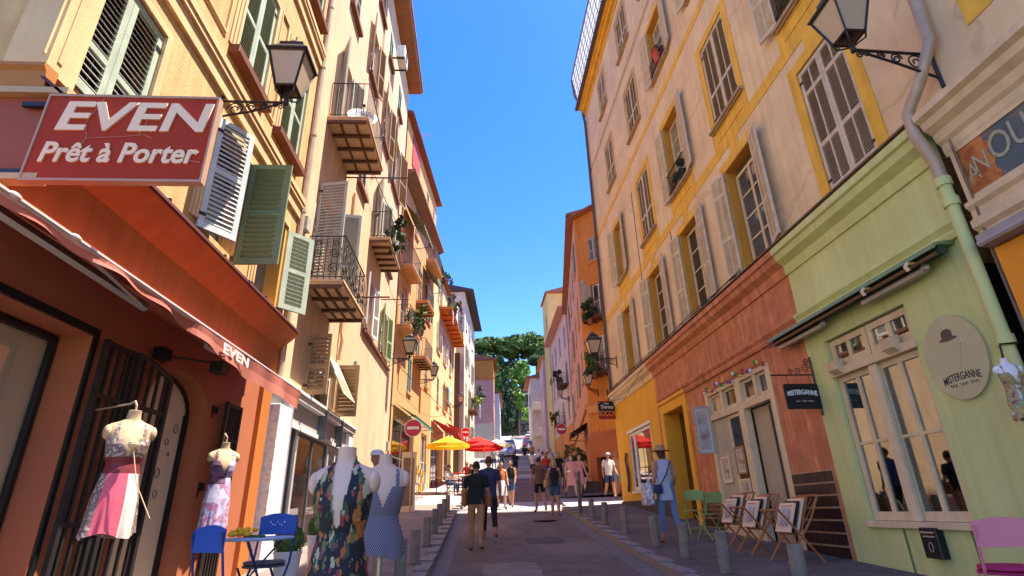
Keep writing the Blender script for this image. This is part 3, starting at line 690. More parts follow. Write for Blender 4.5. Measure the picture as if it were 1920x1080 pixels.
_n=valm.node_tree.nodes; _tl=_n.new('ShaderNodeBsdfTranslucent'); _tl.inputs[0].default_value=(.7,.2,.15,1); _mx=_n.new('ShaderNodeMixShader'); _mx.inputs[0].default_value=.45
valm.node_tree.links.new(_n['Principled BSDF'].outputs[0],_mx.inputs[1]); valm.node_tree.links.new(_tl.outputs[0],_mx.inputs[2]); valm.node_tree.links.new(_mx.outputs[0],_n['Material Output'].inputs[0])
b.build('valance',valm,aw,smooth=True,recalc=False)
text('EVEN','lettering',.14,lambda x,y,z:F.P(5.75+x,.845+z,1.60+y),mat('faded_white_print',(.8,.68,.62)),aw,.002,sx=2.0,bold=.004)
b=MB(F.P); b.box(2.5,8.1,.02,.16,2.03,2.16); b.build('cassette',mat('cassette_pink',(.50,.16,.10),.5,.08,5,.03),aw)
for s,e_ in ((3.1,1),(7.4,-1)):
    b=MB(F.P); c0=Vector((s,.16,1.98)); c1=Vector((s+e_*1.55,.46,1.76)); dd=(c1-c0); ax=dd/2; ay=Vector((0,.02,.012)); az=ax.normalized().cross(ay.normalized())*.045
    b.obox((c0+c1)/2,ax,ay,az); b.tube([c1,(s+e_*.25,.76,1.70)],.02,6); b.ball(c0,.07,.06,.07,8,6); b.ball(c1,.045,.04,.045,8,6)
    b.build('folding_arm',alu,aw,bevel=0)
for k,s in enumerate((2.75,3.25)):
    b=MB(F.P); b.ball((s,.82,1.705),.045,.02,.022,8,6); b.build('bar_cap',mat('cap_pale_pink',(.66,.45,.38),.5,.1,5,0),aw,smooth=True)
b=MB(F.P); b.tube([(5.75,.1,1.62),(6.02,.5,1.60)],.012,5); b.box(5.62,5.78,.05,.16,1.56,1.68); b.box(6.0,6.18,.46,.60,1.50,1.62)
tag(b.build('spotlight',black),'small black spotlight on an arm under the red awning','spotlight')

# ------------------------------------------------------------------ peach house (tall) with iron balconies, white shop at its foot
L2=thing('peach_apartment_house','tall peach apartment house with iron balconies and a white shop at its foot','building',(-3.4,15.3,-.6))
h2=[(10.2,11.45,4.36,6.7,'door'),(10.7,11.7,8.52,11.1,'door'),(10.8,11.8,12.95,14.9,'c'),(10.8,11.8,16.7,18.4,'c'),
    (13.5,14.45,13.1,15.2,'o'),(13.9,14.95,16.75,18.6,'c'),(13.3,14.3,8.9,10.9,'c'),(16.2,16.9,16.5,17.95,'t'),(18.8,19.6,16.2,17.7,'t'),(16.2,17.2,12.6,14.8,'o'),(18.5,20.1,12.35,14.9,'o'),
    (16.0,17.1,8.28,10.5,'door'),(18.6,19.5,8.6,10.5,'t'),(15.7,16.6,5.2,6.9,'o2'),(18.55,19.5,5.25,6.95,'g'),(10.75,13.12,2.28,3.42,'p'),(13.35,14.2,5.3,7.0,'c')]
b=MB(F.P); b.wall(9.22,21.5,2.0,19.65,[(*q[:4],.22) for q in h2],.22); b.wall(14.93,21.5,-1.2,2.0,[],0)
b.face([(9.22,0,19.65),(21.5,0,19.65),(21.5,-9,19.65),(9.22,-9,19.65)]); b.face([(21.5,0,-1.2),(21.5,-9,-1.2),(21.5,-9,19.65),(21.5,0,19.65)]); b.face([(9.22,0,16),(9.22,-9,16),(9.22,-9,19.65),(9.22,0,19.65)])
b.build('wall',peach,L2)
b=MB(F.P); b.prism([(-.3,19.68),(.62,19.68),(.66,19.80),(-.3,20.1)],0,9.1,21.75); rf=b.build('eave',brownwood,L2)
b=MB(F.P); b.prism([(-9,21.6),(-4.5,23.0),(.70,19.95),(.70,19.82),(-.3,20.12),(-9,20.1)],0,9.05,21.8); b.build('roof',tileroof,L2)
for q in h2:
    a,c,e,f_,k=q
    sash(F,L2,a+.004,c-.004,e+.004,f_-.004,-.14,whitep,darkglass,2,3,panes=(e<7))
    h=(c-a)/2-.012
    if k in('c','t'):
        ms=shut_teal if k=='t' else shut_grey
        for sh,e_ in ((a+.01,1),(c-.01,-1)): leaf(F,L2,sh,e_,e+.01,f_-.01,h,0,ms,ms,d0=-.02,pitch=.07,rails=(.42,))
    elif k in('o','g','o2'):
        ms={'o':shut_brown,'g':mat('sage_shutter',(.30,.40,.20),.65,.08,5,.05),'o2':whitep}[k]
        for sh,e_ in ((a-.01,1),(c+.01,-1)): leaf(F,L2,sh,e_,e+.01,f_-.01,h,165,ms,ms,d0=.05,pitch=.07,rails=(.42,))
    elif k=='door':
        for sh,e_ in ((a-.01,1),(c+.01,-1)): leaf(F,L2,sh,e_,e+.01,f_-.01,h,100 if e<5 else 150,shut_grey,shut_grey,d0=.03,pitch=.07,rails=(.42,))
    if k not in('door','p'): fbox(F,'sill',mat('sill_brown',(.22,.09,.045),.7,.15,5,.1),L2,a-.1,c+.1,.002,.12,e-.13,e-.01)
fbox(F,'string_course',mat('sill_brown',(.22,.09,.045)),L2,15.45,20.4,.002,.10,5.03,5.11)
# propped and swung-out brown shutters
leaf(F,L2,10.72,1,2.2,3.42,.46,98,shut_brown,shut_brown,d0=.02,pitch=.075,rails=(.45,),objs=True,label='brown louvred shutter swung straight out')
leaf(F,L2,13.2,-1,2.18,3.42,.50,92,shut_brown,shut_brown,d0=.02,pitch=.075,rails=(.45,),objs=True,label='brown louvred shutter swung straight out over the white shop')
b=MB(F.P)
pp=[(11.9,.04,3.36),(13.05,.04,3.36),(13.05,.50,2.45),(11.9,.50,2.45)]
A,B_,C_,D_=[Vector(p) for p in pp]; nn=(B_-A).cross(D_-A).normalized()*.015
def q4(u0,u1,v0,v1):
    P_=lambda u,v:A+(B_-A)*u+(D_-A)*v
    c=P_((u0+u1)/2,(v0+v1)/2); b.obox(c,(B_-A)*(u1-u0)/2,(D_-A)*(v1-v0)/2,nn)
q4(0,.08,0,1); q4(.92,1,0,1); q4(.08,.92,0,.5); q4(.08,.92,.94,1)
for k in range(7): q4(.08,.92,.53+.06*k,.56+.06*k)
b.build('propped_shutter',mat('propped_shutter_cream',(.55,.45,.32),.7,.1,5,.06),L2)
balcony(F,L2,9.92,12.02,.76,4.2,peach,iron,h=.98,beams=4,scroll=True,joists=3,label='balcony with scrolled iron railing')
balcony(F,L2,10.1,12.15,.90,8.35,peach,iron,h=1.0,beams=5,joists=2,label='balcony with plain bar railing')
balcony(F,L2,15.4,17.75,.62,8.05,peach,iron,h=.95,beams=6,joists=0,label='narrow balcony hung with plants')
for s,d,z in ((12.1,1.75,8.15),(12.0,1.35,4.75),(17.9,1.0,7.0)):
    b=MB(F.P); b.tube([(s,.0,z),(s,d,z)],.022,5); b.build('iron_rod',rust,L2)
b=MB(F.P); b.tube([(12.95,.06,8.2),(12.95,.06,4.2),(12.95,.10,4.0),(12.95,.06,3.5)],.045,7); b.build('downpipe',mat('peach_pipe',(.60,.38,.22),.6,.1,4,.05),L2)
b=MB(F.P); b.tube([(14.95,.05,19),(14.95,.05,10)],.03,6); b.build('downpipe',mat('peach_pipe',(.60,.38,.22)),L2)
dish=thing('satellite_dish','white satellite dish on the upper balcony of the peach house','satellite dish',F.P(10.75,.62,8.5))
b=MB(); c=Vector(F.P(10.75,.62,8.98)); nv_=Vector((.25,-.85,.35)).normalized(); ux=nv_.cross(Vector((0,0,1))).normalized(); uy=ux.cross(nv_)
rings=[]
for r_,h_ in ((.02,-.07),(.15,-.06),(.27,-.02),(.35,.03),(.36,.03)):
    rings.append([b.V(c+ux*r_*1.0*math.cos(2*PI*j/20)+uy*r_*.95*math.sin(2*PI*j/20)+nv_*h_) for j in range(20)])
for A_,B2 in zip(rings,rings[1:]):
    for j in range(20): b.fi((A_[j],A_[(j+1)%20],B2[(j+1)%20],B2[j]))
b.fi(rings[0]); b.build('reflector',whitep,dish,smooth=True,recalc=False)
b=MB(); b.tube([c-uy*.3,c+nv_*.38-uy*.12],.01,5); b.tube([c+ux*.25,c+nv_*.38-uy*.12],.006,4); b.tube([c-ux*.25,c+nv_*.38-uy*.12],.006,4); b.ball(c+nv_*.38-uy*.12,.04,.04,.04,8,6); b.build('feed_arm',black,dish)
b=MB(); b.tube([c-nv_*.06,c-nv_*.12-Vector((0,0,.42))],.02,6); b.build('mast',iron,dish)
for i,(s,z) in enumerate(((17.1,17.35),(14.6,18.55))):
    t=thing('air_conditioner',('lower' if i==0 else 'upper')+' white air conditioner under the eave of the peach house','air conditioner',F.P(s,.35,z),'air conditioners on the peach house')
    b=MB(F.P); b.box(s-.42,s+.42,.18,.52,z-.30,z+.30); b.build('casing',whitep,t,bevel=.02)
    b=MB(F.P); b.tube([(s+.21*math.cos(k*PI/8),.525,z+.21*math.sin(k*PI/8)) for k in range(16)],.012,5,closed=True)
    for k in range(5): b.box(s-.2,s+.2,.521,.528,z-.16+k*.08,z-.145+k*.08)
    b.build('fan_grille',shut_grey,t)
    b=MB(F.P); b.box(s-.35,s-.31,.0,.5,z-.36,z-.30); b.box(s+.31,s+.35,.0,.5,z-.36,z-.30); b.each('wall_bracket',iron,t)

# white shop at the foot of the peach house (part of the same building)
b=MB(F.P); b.wall(9.0,14.93,-1.2,1.98,[(10.05,10.62,-.9,1.55,.9),(10.72,12.9,-.55,1.5,.9),(13.0,14.45,-.75,1.5,.9)],.9,d=.03,rmi=1); b.build('shop_front',[mat('shop_grey_fascia',(.45,.42,.40),.6,.05,3,.03),beigeroom],L2)
fbox(F,'shop_back_wall',mat('shop_interior_wall',(.85,.77,.66),.8,.1,2,0),L2,9.9,14.6,-.94,-.88,-1.0,1.6)
b=MB(F.P); b.box(9.0,15.0,.031,.16,1.98,2.09); b.box(9.0,15.0,.031,.20,2.09,2.15); b.box(9.9,14.95,.031,.07,1.50,1.585); b.build('shop_cornice',whitep,L2,bevel=.006)
fbox(F,'stone_pillar',whitestone,L2,9.03,9.62,.031,.22,-.95,1.72,bevel=.01)
b=MB(F.P); b.box(9.66,9.86,.031,.14,-.95,1.96); b.box(9.9,10.05,.031,.10,-.95,1.96); b.build('shop_pilaster',mat('pale_grey_metal',(.50,.49,.52),.4,.05,4,.02,metal=.3),L2)
fbox(F,'shop_pilaster',whitep,L2,14.5,14.92,.031,.12,-.8,1.96)
sash(F,L2,10.06,10.61,-.85,1.49,.0,irongrey,clear,1,1,fw=.04,name='shop_window'); sash(F,L2,10.73,12.89,-.54,1.49,.0,irongrey,clear,2,1,fw=.045,name='shop_window'); sash(F,L2,13.01,14.44,-.7,1.49,.0,whitep,clear,2,1,fw=.06,name='shop_door')
for s in (11.9,13.4): fbox(F,'fascia_joint',irongrey,L2,s-.02,s+.02,.032,.21,1.5,2.16)
for k,z in enumerate((-.05,.42,.9)):
    sh_=thing('display_shelf','wooden display shelf inside the white shop window, '+['lowest','middle','top'][k]+' one','shelf',F.P(11.8,-.7,z),'shelves in the white shop')
    b=MB(F.P); b.box(10.75,12.88,-.85,-.4,z,z+.03); b.build('board',woodm,sh_)
    b=MB(F.P)
    for s in (10.8,12.8): b.box(s-.02,s+.02,-.86,-.82,z-.12,z)
    b.each('shelf_bracket',iron,sh_)
for k,(s,z,wd,hh,mm,lb) in enumerate(((10.95,-.02,.34,.2,whitep,'white gift box on the lowest shelf of the white shop'),(11.5,-.02,.26,.26,shut_green,'green box on the lowest shelf of the white shop'),(12.2,-.02,.4,.18,woodm,'wooden tray on the lowest shelf of the white shop'),(11.0,.45,.4,.24,whitep,'wide white box on the middle shelf of the white shop'),(11.7,.45,.3,.3,sign_cream,'cream box on the middle shelf of the white shop'),(12.3,.45,.3,.2,whitestone,'grey white box on the middle shelf of the white shop'),(11.05,.93,.3,.26,sign_cream,'cream box on the top shelf of the white shop'),(11.7,.93,.4,.3,whitep,'white box on the top shelf of the white shop'))):
    b=MB(F.P); b.box(s,s+wd,-.78,-.5,z+.012,z+hh); b.box(s-.01,s+wd+.01,-.79,-.49,z+hh,z+hh+.04); tag(b.build('gift_box',mm,bevel=.006),lb,'box','boxes on the white shop shelves')
# ------------------------------------------------------------------ right house: sand plaster with yellow painted bands, three shop fronts
F=RW
R1=thing('sand_yellow_house','long sand coloured house with yellow painted bands above green and terracotta shop fronts','building',(5.2,12.5,-.7))
COLS=[(5.45,6.48),(8.08,9.22),(10.82,11.97),(13.55,14.68),(16.8,17.75)]
ROWS=[(4.17,6.43),(7.56,9.75),(11.5,13.4),(15.02,16.75)]
hR=[(a,c,e,f_,.26) for a,c in COLS for e,f_ in ROWS]
b=MB(F.P); b.wall(4.62,20.4,3.9,17.7,hR,.26,rmi=0)
b.face([(20.4,0,-1.2),(20.4,-9,-1.2),(20.4,-9,17.7),(20.4,0,17.7)]); b.face([(4.62,0,17.7),(20.4,0,17.7),(20.4,-9,17.7),(4.62,-9,17.7)]); b.face([(4.62,-9,-1.2),(20.4,-9,-1.2),(20.4,-9,17.7),(4.62,-9,17.7)])
b.build('wall',sand,R1)
# painted bands (a few mm of paint and render proud of the wall)
def band(z0,z1,d=.012,m=yellowp): return fbox(F,'painted_band',m,R1,4.62,20.4,.001,d,z0,z1)
yfaint=mat('yellow_paint_worn',(.62,.42,.17),.85,.16,2.5,.2,40,streak=.2)
band(6.84,7.08); band(10.66,10.86); band(14.1,14.3,m=yfaint); band(17.28,17.42,.05)
b=MB(F.P); b.box(4.62,20.45,.001,.16,17.5,17.7); b.box(4.62,20.45,.05,.30,17.7,17.84); b.build('roof_cornice',yellowp,R1)
for ci,(a,c) in enumerate(COLS):
    for ri,(e,f_) in enumerate(ROWS):
        wd=.20 if ri<2 else .15; my=yellowp if ri<2 else (yellowp if ri==2 and ci<3 else yfaint)
        b=MB(F.P); D=.014
        b.box(a-wd,a-.001,.001,D,e-.02,f_+wd); b.box(c+.001,c+wd,.001,D,e-.02,f_+wd); b.box(a-.001,c+.001,.001,D,f_+.001,f_+wd)
        if ri==0: b.box((a+c)/2-.16,(a+c)/2+.16,.001,D,f_+wd,6.84)
        if ri==1:
            b.box(a-wd,c+wd,.001,D-.002,7.08,e-.02)
            for z in (7.16,7.40): b.box(a,c,D-.002,D+.012,z,z+.018)

        b.build('painted_surround',my,R1)
        # paint inside the reveal
        q=MB(F.P); dd=.002
        q.box(a+.0005,a+.004,-.255,.0,e+.002,f_-.002); q.box(c-.004,c-.0005,-.255,.0,e+.002,f_-.002); q.box(a+.005,c-.005,-.255,.0,f_-.005,f_-.001); q.build('reveal_paint',mat('reveal_ochre',(.58,.27,.035),.8,.1,3,.05) if ri<3 else yfaint,R1)
        if ri>0: 
            q=MB(F.P); q.box(a-.16,c+.16,.001,.10,e-.07,e-.005); q.box(a-.12,c+.12,.001,.06,e-.11,e-.07); q.build('sill',mat('worn_sill',(.42,.28,.16),.8,.2,6,.15),R1)
        st={(0,0):'closed',(1,0):'open',(2,0):'open',(3,0):'open',(4,0):'open',(0,1):'open',(1,1):'closed',(2,1):'open',(3,1):'closed',(4,1):'open',(1,2):'open',(2,2):'open'}.get((ci,ri),'closed')
        h=(c-a)/2-.012; rl=(.36,.80) if ri==0 else (.36,)
        if st=='closed':
            # a lighter sash line behind, then the closed leaves
            for sh,e_ in ((a+.01,1),(c-.01,-1)):
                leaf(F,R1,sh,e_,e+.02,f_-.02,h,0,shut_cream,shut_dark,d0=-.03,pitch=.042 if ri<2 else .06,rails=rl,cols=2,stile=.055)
        else:
            hw=.44 if ri<2 else .42
            for k,(sh,e_) in enumerate(((a-.015,1),(c+.015,-1))):
                if (ci,ri)==(0,1) and e_==1: pass
                leaf(F,R1,sh,e_,e-.01,f_+.01,hw,random.uniform(164,177),shut_cream,shut_cream,d0=.05,pitch=.042 if ri<2 else .06,rails=rl,cols=2,stile=.05)
            if (ci,ri) in ((1,0),):   # casement standing ajar
                sash(F,R1,a+.05,c-.05,e+.03,f_-.16,-.17,cream,darkglass,2,4,fw=.07)
            else: sash(F,R1,a+.03,c-.03,e+.03,f_-.05,-.17,cream,darkglass,2,4,fw=.07)
# iron window guards with plants
def guard(ci,ri,h):
    a,c=COLS[ci]; e,f_=ROWS[ri]; railing(F,R1,a+.02,c-.02,.10,e,h,iron,pitch=.09,name='window_guard',r=.007)
guard(0,1,.85); guard(2,1,.6); guard(2,2,.5)
def leafy(name,label,cat,c,rx,ry,rz,n,size,m,seed=0,group=None,flower=None,fn=0,pot=None,potm=None):
    rnd=random.Random(seed); t=thing(name,label,cat,(c[0],c[1],c[2]-rz),group)
    b=MB(); pts=[]
    lob=[(rnd.uniform(-.75,.75),rnd.uniform(-.75,.75),rnd.uniform(-.7,.8),rnd.uniform(.22,.5)) for _ in range(9)]
    trail=[(rnd.uniform(-1,1),rnd.uniform(-.9,.9),rnd.uniform(.4,1.3)) for _ in range(5)]
    for k in range(n):
        v=Vector((rnd.gauss(0,1),rnd.gauss(0,1),rnd.gauss(0,1))).normalized()*rnd.uniform(.3,1)
        if k%6==0: q=rnd.choice(trail); h=rnd.random(); p=Vector((c[0]+q[0]*rx+rnd.gauss(0,.05*rx),c[1]+q[1]*ry+rnd.gauss(0,.05*ry),c[2]-q[2]*h*rz*1.3))
        else:
            q=rnd.choice(lob); p=Vector((c[0]+(q[0]+v.x*q[3])*rx,c[1]+(q[1]+v.y*q[3])*ry,c[2]+(q[2]+v.z*q[3])*rz))
        pts.append(p)
        nrm=(v+Vector((rnd.gauss(0,.6),rnd.gauss(0,.6),rnd.gauss(0,.6)))).normalized(); tx=nrm.orthogonal().normalized(); ty=nrm.cross(tx); s=size*rnd.uniform(.6,1.3)
        b.face([p-tx*s*.5,p-ty*s*.9*.4,p+tx*s*.6,p+ty*s*.4])
    b.build('foliage',m,t,kind='stuff',recalc=False)
    if flower:
        q=MB()
        for k in range(fn):
            p=rnd.choice(pts); q.ball(p+Vector((rnd.uniform(-.03,.03),rnd.uniform(-.03,.03),.01)),.035,.035,.03,6,4)
        q.build('flower',flower,t,kind='stuff')
    if pot:
        q=MB(); q.lathe((c[0],c[1],c[2]-rz-pot),[(.09,0),(.125,pot*.85),(.14,pot*.85),(.14,pot),(.11,pot)],12); q.build('pot',potm,t)
    return t
leafgreen=mat('leaf_green',(.07,.13,.03),.7,.35,4,.0); leafdark=mat('leaf_dark',(.035,.06,.022),.7,.35,4,0); leaflime=mat('leaf_lime',(.22,.34,.05),.7,.3,4,0); leafdry=mat('leaf_dry',(.16,.13,.05),.8,.3,4,0)
flred=mat('flower_red',(.55,.04,.03),.6,.15,8,0); flpink=mat('flower_pink',(.65,.12,.22),.6,.15,8,0); floran=mat('flower_yellow',(.9,.50,.02),.6,.15,8,0)
p=F.P(11.35,.04,7.88); leafy('window_plant','dark leafy plant behind the window guard on the second floor of the sand house','plant',p,.10,.42,.26,420,.09,leafdark,3)
p=F.P(11.4,.06,11.95); leafy('window_plant','red flowering plant in the open top floor window of the sand house','plant',p,.09,.35,.2,260,.09,leafgreen,4,flower=flred,fn=34)
b=MB(F.P); b.lathe(F.P(0,0,0) and (11.3,.05,11.55),[(.12,0),(.17,.34),(.19,.34),(.19,.38)],12); tag(b.build('flower_pot',mat('red_pot',(.55,.08,.03),.5,.1,4,.03),smooth=True),'red plastic flower pot on the top floor window ledge of the sand house','pot')
p=F.P(5.95,.04,8.0); leafy('window_plant','dry tangled plant behind the window guard nearest the street lantern','plant',p,.08,.45,.35,500,.08,leafdry,5)
# roof terrace screen
b=MB(F.P); S0,S1=12.5,20.3
q=MB(F.P); q.face([(S0,.28,17.86),(S1,.28,17.86),(S1,.52,19.6),(S0,.52,19.6)])
ms_=mat('white_screen_sheet',(.46,.48,.50),.7,.06,3,0); 
_n=ms_.node_tree.nodes; _tl=_n.new('ShaderNodeBsdfTranslucent'); _tl.inputs[0].default_value=(.6,.64,.7,1); _mx=_n.new('ShaderNodeMixShader'); _mx.inputs[0].default_value=.35
ms_.node_tree.links.new(_n['Principled BSDF'].outputs[0],_mx.inputs[1]); ms_.node_tree.links.new(_tl.outputs[0],_mx.inputs[2]); ms_.node_tree.links.new(_mx.outputs[0],_n['Material Output'].inputs[0])
sc=q.build('terrace_screen',ms_,R1,recalc=False)
b=MB(F.P)
for k in range(17): s=S0+(S1-S0)*k/16; b.tube([(s,.275,17.84),(s,.515,19.6)],.022,4)
for k in range(1,7): t=k/6; b.tube([(S0,.28+.24*t-.01,17.86+1.74*t),(S1,.28+.24*t-.01,17.86+1.74*t)],.02 if k<6 else .05,4)
b.build('screen_wire',irongrey,sc)
b=MB(F.P); b.box(12.2,20.5,.30,.46,17.74,17.86); b.tube([(20.42,.5,19.6),(20.42,.42,18.6),(20.42,.16,17.9),(20.42,.1,17.4),(20.25,.09,16.8),(20.25,.09,3.7),(20.3,.16,3.4)],.06,7); b.build('gutter_pipe',mat('dark_gutter',(.11,.08,.075),.5,.2,6,.05),R1)

# ground floor wall with its three paints
hg=(5.86,7.49,-.27,2.22,.16); hp=(9.13,12.06,-1.2,2.36,.2); hd=(13.36,14.86,-1.2,2.36,.45); hy=(16.3,18.78,.5,2.33,.14)
b=MB(F.P); b.wall(4.72,7.95,-1.2,3.9,[hg]); b.build('green_shop_wall',greenp,R1)
b=MB(F.P); b.wall(7.95,15.42,-1.2,3.9,[hp,hd]); b.build('terracotta_shop_wall',pinkp,R1)
b=MB(F.P); b.wall(15.42,20.4,-1.2,3.9,[hy]); b.build('yellow_shop_wall',yellow_shop,R1)
fbox(F,'wall_plinth',plinthm,R1,15.2,20.4,.002,.05,-1.2,.2)
prof=[(0,3.52),(.03,3.52),(.05,3.6),(.05,3.68),(.16,3.76),(.18,3.86),(.22,3.88),(.22,3.985),(0,4.03)]
low=[(0,2.60),(.05,2.60),(.07,2.66),(.04,2.70),(.09,2.76),(.09,2.80),(0,2.83)]
for nm,s0,s1,m_ in (('green_cornice',4.72,7.95,greenp),('terracotta_cornice',7.95,15.42,pinkp),('cream_cornice',15.42,20.46,creamstone)):
    b=MB(F.P); b.prism(prof,0,s0,s1)
    if nm!='cream_cornice': b.prism(low,0,s0,s1-.001 if nm=='green_cornice' else s1-.25)
    b.build(nm,m_,R1)
fbox(F,'cornice_flashing',mat('cornice_flashing',(.20,.12,.07),.7,.2,5,.05),R1,4.72,20.46,.0,.235,4.02,4.045)
b=MB(F.P)
for k in range(3): b.tube([(9+.6*i,.22+.01*math.sin(i*1.3+k),4.07+.025*k+.02*math.sin(i*.9+k*2)) for i in range(20)],.011,4)
for k in range(3): b.tube([(20.3-.01*i,.2+.02*k,4.15-.06*i+.1*math.sin(i*.5+k)) for i in range(10)],.010,4)
b.each('facade_cable',black,R1)
b=MB(F.P); b.tube([(20.2,.12,4.1),(19.0,.30,3.55),(17.6,.33,3.35),(16.4,.30,3.62),(15.5,.14,4.0)],.010,4); b.build('facade_cable',black,R1)
# green shop window
sash(F,R1,5.88,6.665,-.24,1.66,-.06,cream,clear2,2,2,fw=.075,name='shop_window',label='left cream leaf of the green shop window'); sash(F,R1,6.685,7.47,-.24,1.66,-.06,cream,clear2,2,2,fw=.075,name='shop_window')
sash(F,R1,5.88,6.665,1.78,2.20,-.06,cream,clear2,2,1,fw=.085,name='transom_window'); sash(F,R1,6.685,7.47,1.78,2.20,-.06,cream,clear2,2,1,fw=.085,name='transom_window')
b=MB(F.P); b.box(5.84,7.51,-.10,.03,1.665,1.775); b.box(5.84,7.51,-.1,.06,-.32,-.245); b.box(6.60,6.75,-.055,.0,-.24,1.66); b.build('window_rail',cream,R1,bevel=.005)
for s in (6.0,7.12):
    b=MB(F.P); b.prism([(.0,1.66),(.11,1.74),(.13,1.86),(.0,1.90)],0,s+.08,s+.28); b.build('carved_bracket',creamstone,R1)
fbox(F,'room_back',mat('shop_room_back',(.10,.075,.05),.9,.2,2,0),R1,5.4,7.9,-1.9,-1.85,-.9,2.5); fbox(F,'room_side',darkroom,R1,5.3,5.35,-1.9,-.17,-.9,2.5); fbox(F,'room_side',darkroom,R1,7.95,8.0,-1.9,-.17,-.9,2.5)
fbox(F,'window_blind',mat('blind_beige',(.42,.32,.2),.85,.08,8,0),R1,5.95,6.62,-.15,-.14,.72,1.66)
fbox(F,'window_blind',mat('blind_beige',(.42,.32,.2)),R1,6.72,7.42,-.15,-.14,.72,1.12)
bag=thing('paper_bag','brown paper bag with a white bow behind the lower panes of the green shop window','bag',F.P(6.85,-.3,-.24))
b=MB(F.P); b.box(6.72,7.0,-.42,-.25,-.235,.06); b.build('bag_body',mat('kraft_paper',(.35,.13,.05),.8,.1,5,.05),bag,bevel=.01)
b=MB(F.P)
for sg_ in (-1,1): b.tube([(6.86,-.24,.04),(6.86+sg_*.08,-.22,.14),(6.86+sg_*.12,-.22,.08),(6.86+sg_*.03,-.23,.03),(6.86+sg_*.1,-.23,-.08)],.014,5)
b.build('bow',whitep,bag)
for k,(s,hh) in enumerate(((6.2,.5),(7.3,.4))):
    b=MB(F.P); b.loft([(s,-.7,-.6,.14,.1),(s,-.7,-.2,.17,.12),(s,-.7,hh-.3,.2,.13),(s,-.7,hh,.09,.07),(s,-.7,hh+.1,.05,.05)],12); tag(b.build('display_bust',black,smooth=True),'dark display bust behind the '+('right hand' if k==0 else 'left hand')+' lower panes of the green shop','display bust','display busts in the green shop')
# panel lines and box under the window
b=MB(F.P); b.tube([(5.92,.01,-.32),(5.92,.01,-.95)],.012,4); b.tube([(6.9,.01,-.32),(6.9,.01,-.95)],.012,4); b.each('door_panel_seam',mat('seam_green',(.13,.17,.06)),R1)
lb=thing('letter_box','small black metal letter box on the green wall under the shop window','letter box',F.P(6.42,.05,-.58))
b=MB(F.P); b.box(6.3,6.55,.002,.10,-.62,-.30); b.build('box_body',black,lb,bevel=.01)
b=MB(F.P); b.box(6.33,6.52,.101,.106,-.36,-.34); b.box(6.33,6.50,.101,.105,-.40,-.385); b.tube([(6.42+.03*math.cos(k*.7),.104,-.5+.05*math.sin(k*.7)) for k in range(9)],.005,4,closed=True); b.build('mail_slot',zinc,lb)
# rolled awning over the green shop
aw2=thing('rolled_awning','rolled up dark green awning with its arms above the green shop window','awning',F.P(6.7,.2,2.4))
b=MB(F.P); b.tube([(4.95,.15,2.50),(8.5,.15,2.50)],.055,10); b.build('cloth_roll',mat('awning_dark_green',(.045,.06,.035),.8,.2,6,.1),aw2,smooth=True)
b=MB(F.P); b.prism([(.0,2.56),(.0,2.62),(.24,2.58),(.30,2.50),(.27,2.50),(.22,2.55)],0,4.93,8.52); b.build('hood',mat('hood_green',(.20,.26,.09),.5,.1,4,.05),aw2)
b=MB(F.P); b.tube([(4.95,.25,2.45),(8.55,.25,2.45)],.022,8); b.build('front_bar',mat('bar_brown',(.20,.10,.05),.4,.1,5,.03,metal=.3),aw2)
for s0,s1 in ((5.25,6.3),(7.2,8.4)):
    b=MB(F.P); b.box(s0,s1,.12,.19,2.36,2.41); b.ball((s0,.14,2.42),.055,.05,.055,8,6); b.build('folding_arm',alu,aw2)
for s in (5.3,6.05):
    b=MB(F.P); b.tube([(s,.3,2.40),(s,.33,2.45),(s,.28,2.5),(s,.2,2.49)],.022,6); b.each('hook',sign_cream,aw2)
# oval sign: lettering and a plain hat-and-cane emblem (no figure)
ov=thing('oval_sign','tan oval wall sign lettered MISTERGANNE beside the green shop window','sign',F.P(5.40,.02,1.0))
b=MB(F.P); n=40
oc=(5.38,1.42); A_=[b.V((oc[0]+.385*math.cos(2*PI*k/n),.002,oc[1]+.46*math.sin(2*PI*k/n))) for k in range(n)]; B2=[b.V((oc[0]+.385*math.cos(2*PI*k/n),.035,oc[1]+.46*math.sin(2*PI*k/n))) for k in range(n)]
for k in range(n): b.fi((A_[k],A_[(k+1)%n],B2[(k+1)%n],B2[k]))
b.fi(B2); b.build('sign_board',tanboard,ov)
TO=lambda x,y,z:F.P(oc[0]-x,.036+z,oc[1]+y)
dk=mat('dark_print',(.06,.045,.04),.7,.1,5,0)
text('MISTERGANNE','lettering',.115,lambda x,y,z:TO(x,y-.235+.10*math.cos(x*3.2)-.08,z),dk,ov,.002,sx=.62,bold=.001)
b=MB(TO); 
for i in range(3):
    x0=-.17+.13*i; b.tube([(x0+.012*j,-.30+.018*math.sin(j*1.9+i),.002) for j in range(9)],.0035,3)
b.build('script_line',dk,ov)
b=MB(TO)
b=MB(lambda x,y,z:TO(x,y,z)); pts=[(-.12,.19),(-.105,.205),(-.075,.21),(-.07,.275),(-.03,.305),(.03,.305),(.06,.275),(.065,.21),(.10,.205),(.115,.19),(.0,.175)]
b.prism(pts,2,.001,.008); b.build('hat_emblem',mat('emblem_brown',(.13,.07,.05),.7,.1,6,0),ov)
b=MB(TO); b.tube([(.02,-.12,.003),(.10,.08,.003),(.125,.12,.003),(.155,.12,.003),(.16,.085,.003)],.008,5); b.build('cane_emblem',mat('emblem_cream',(.62,.52,.36),.7,.08,6,0),ov)
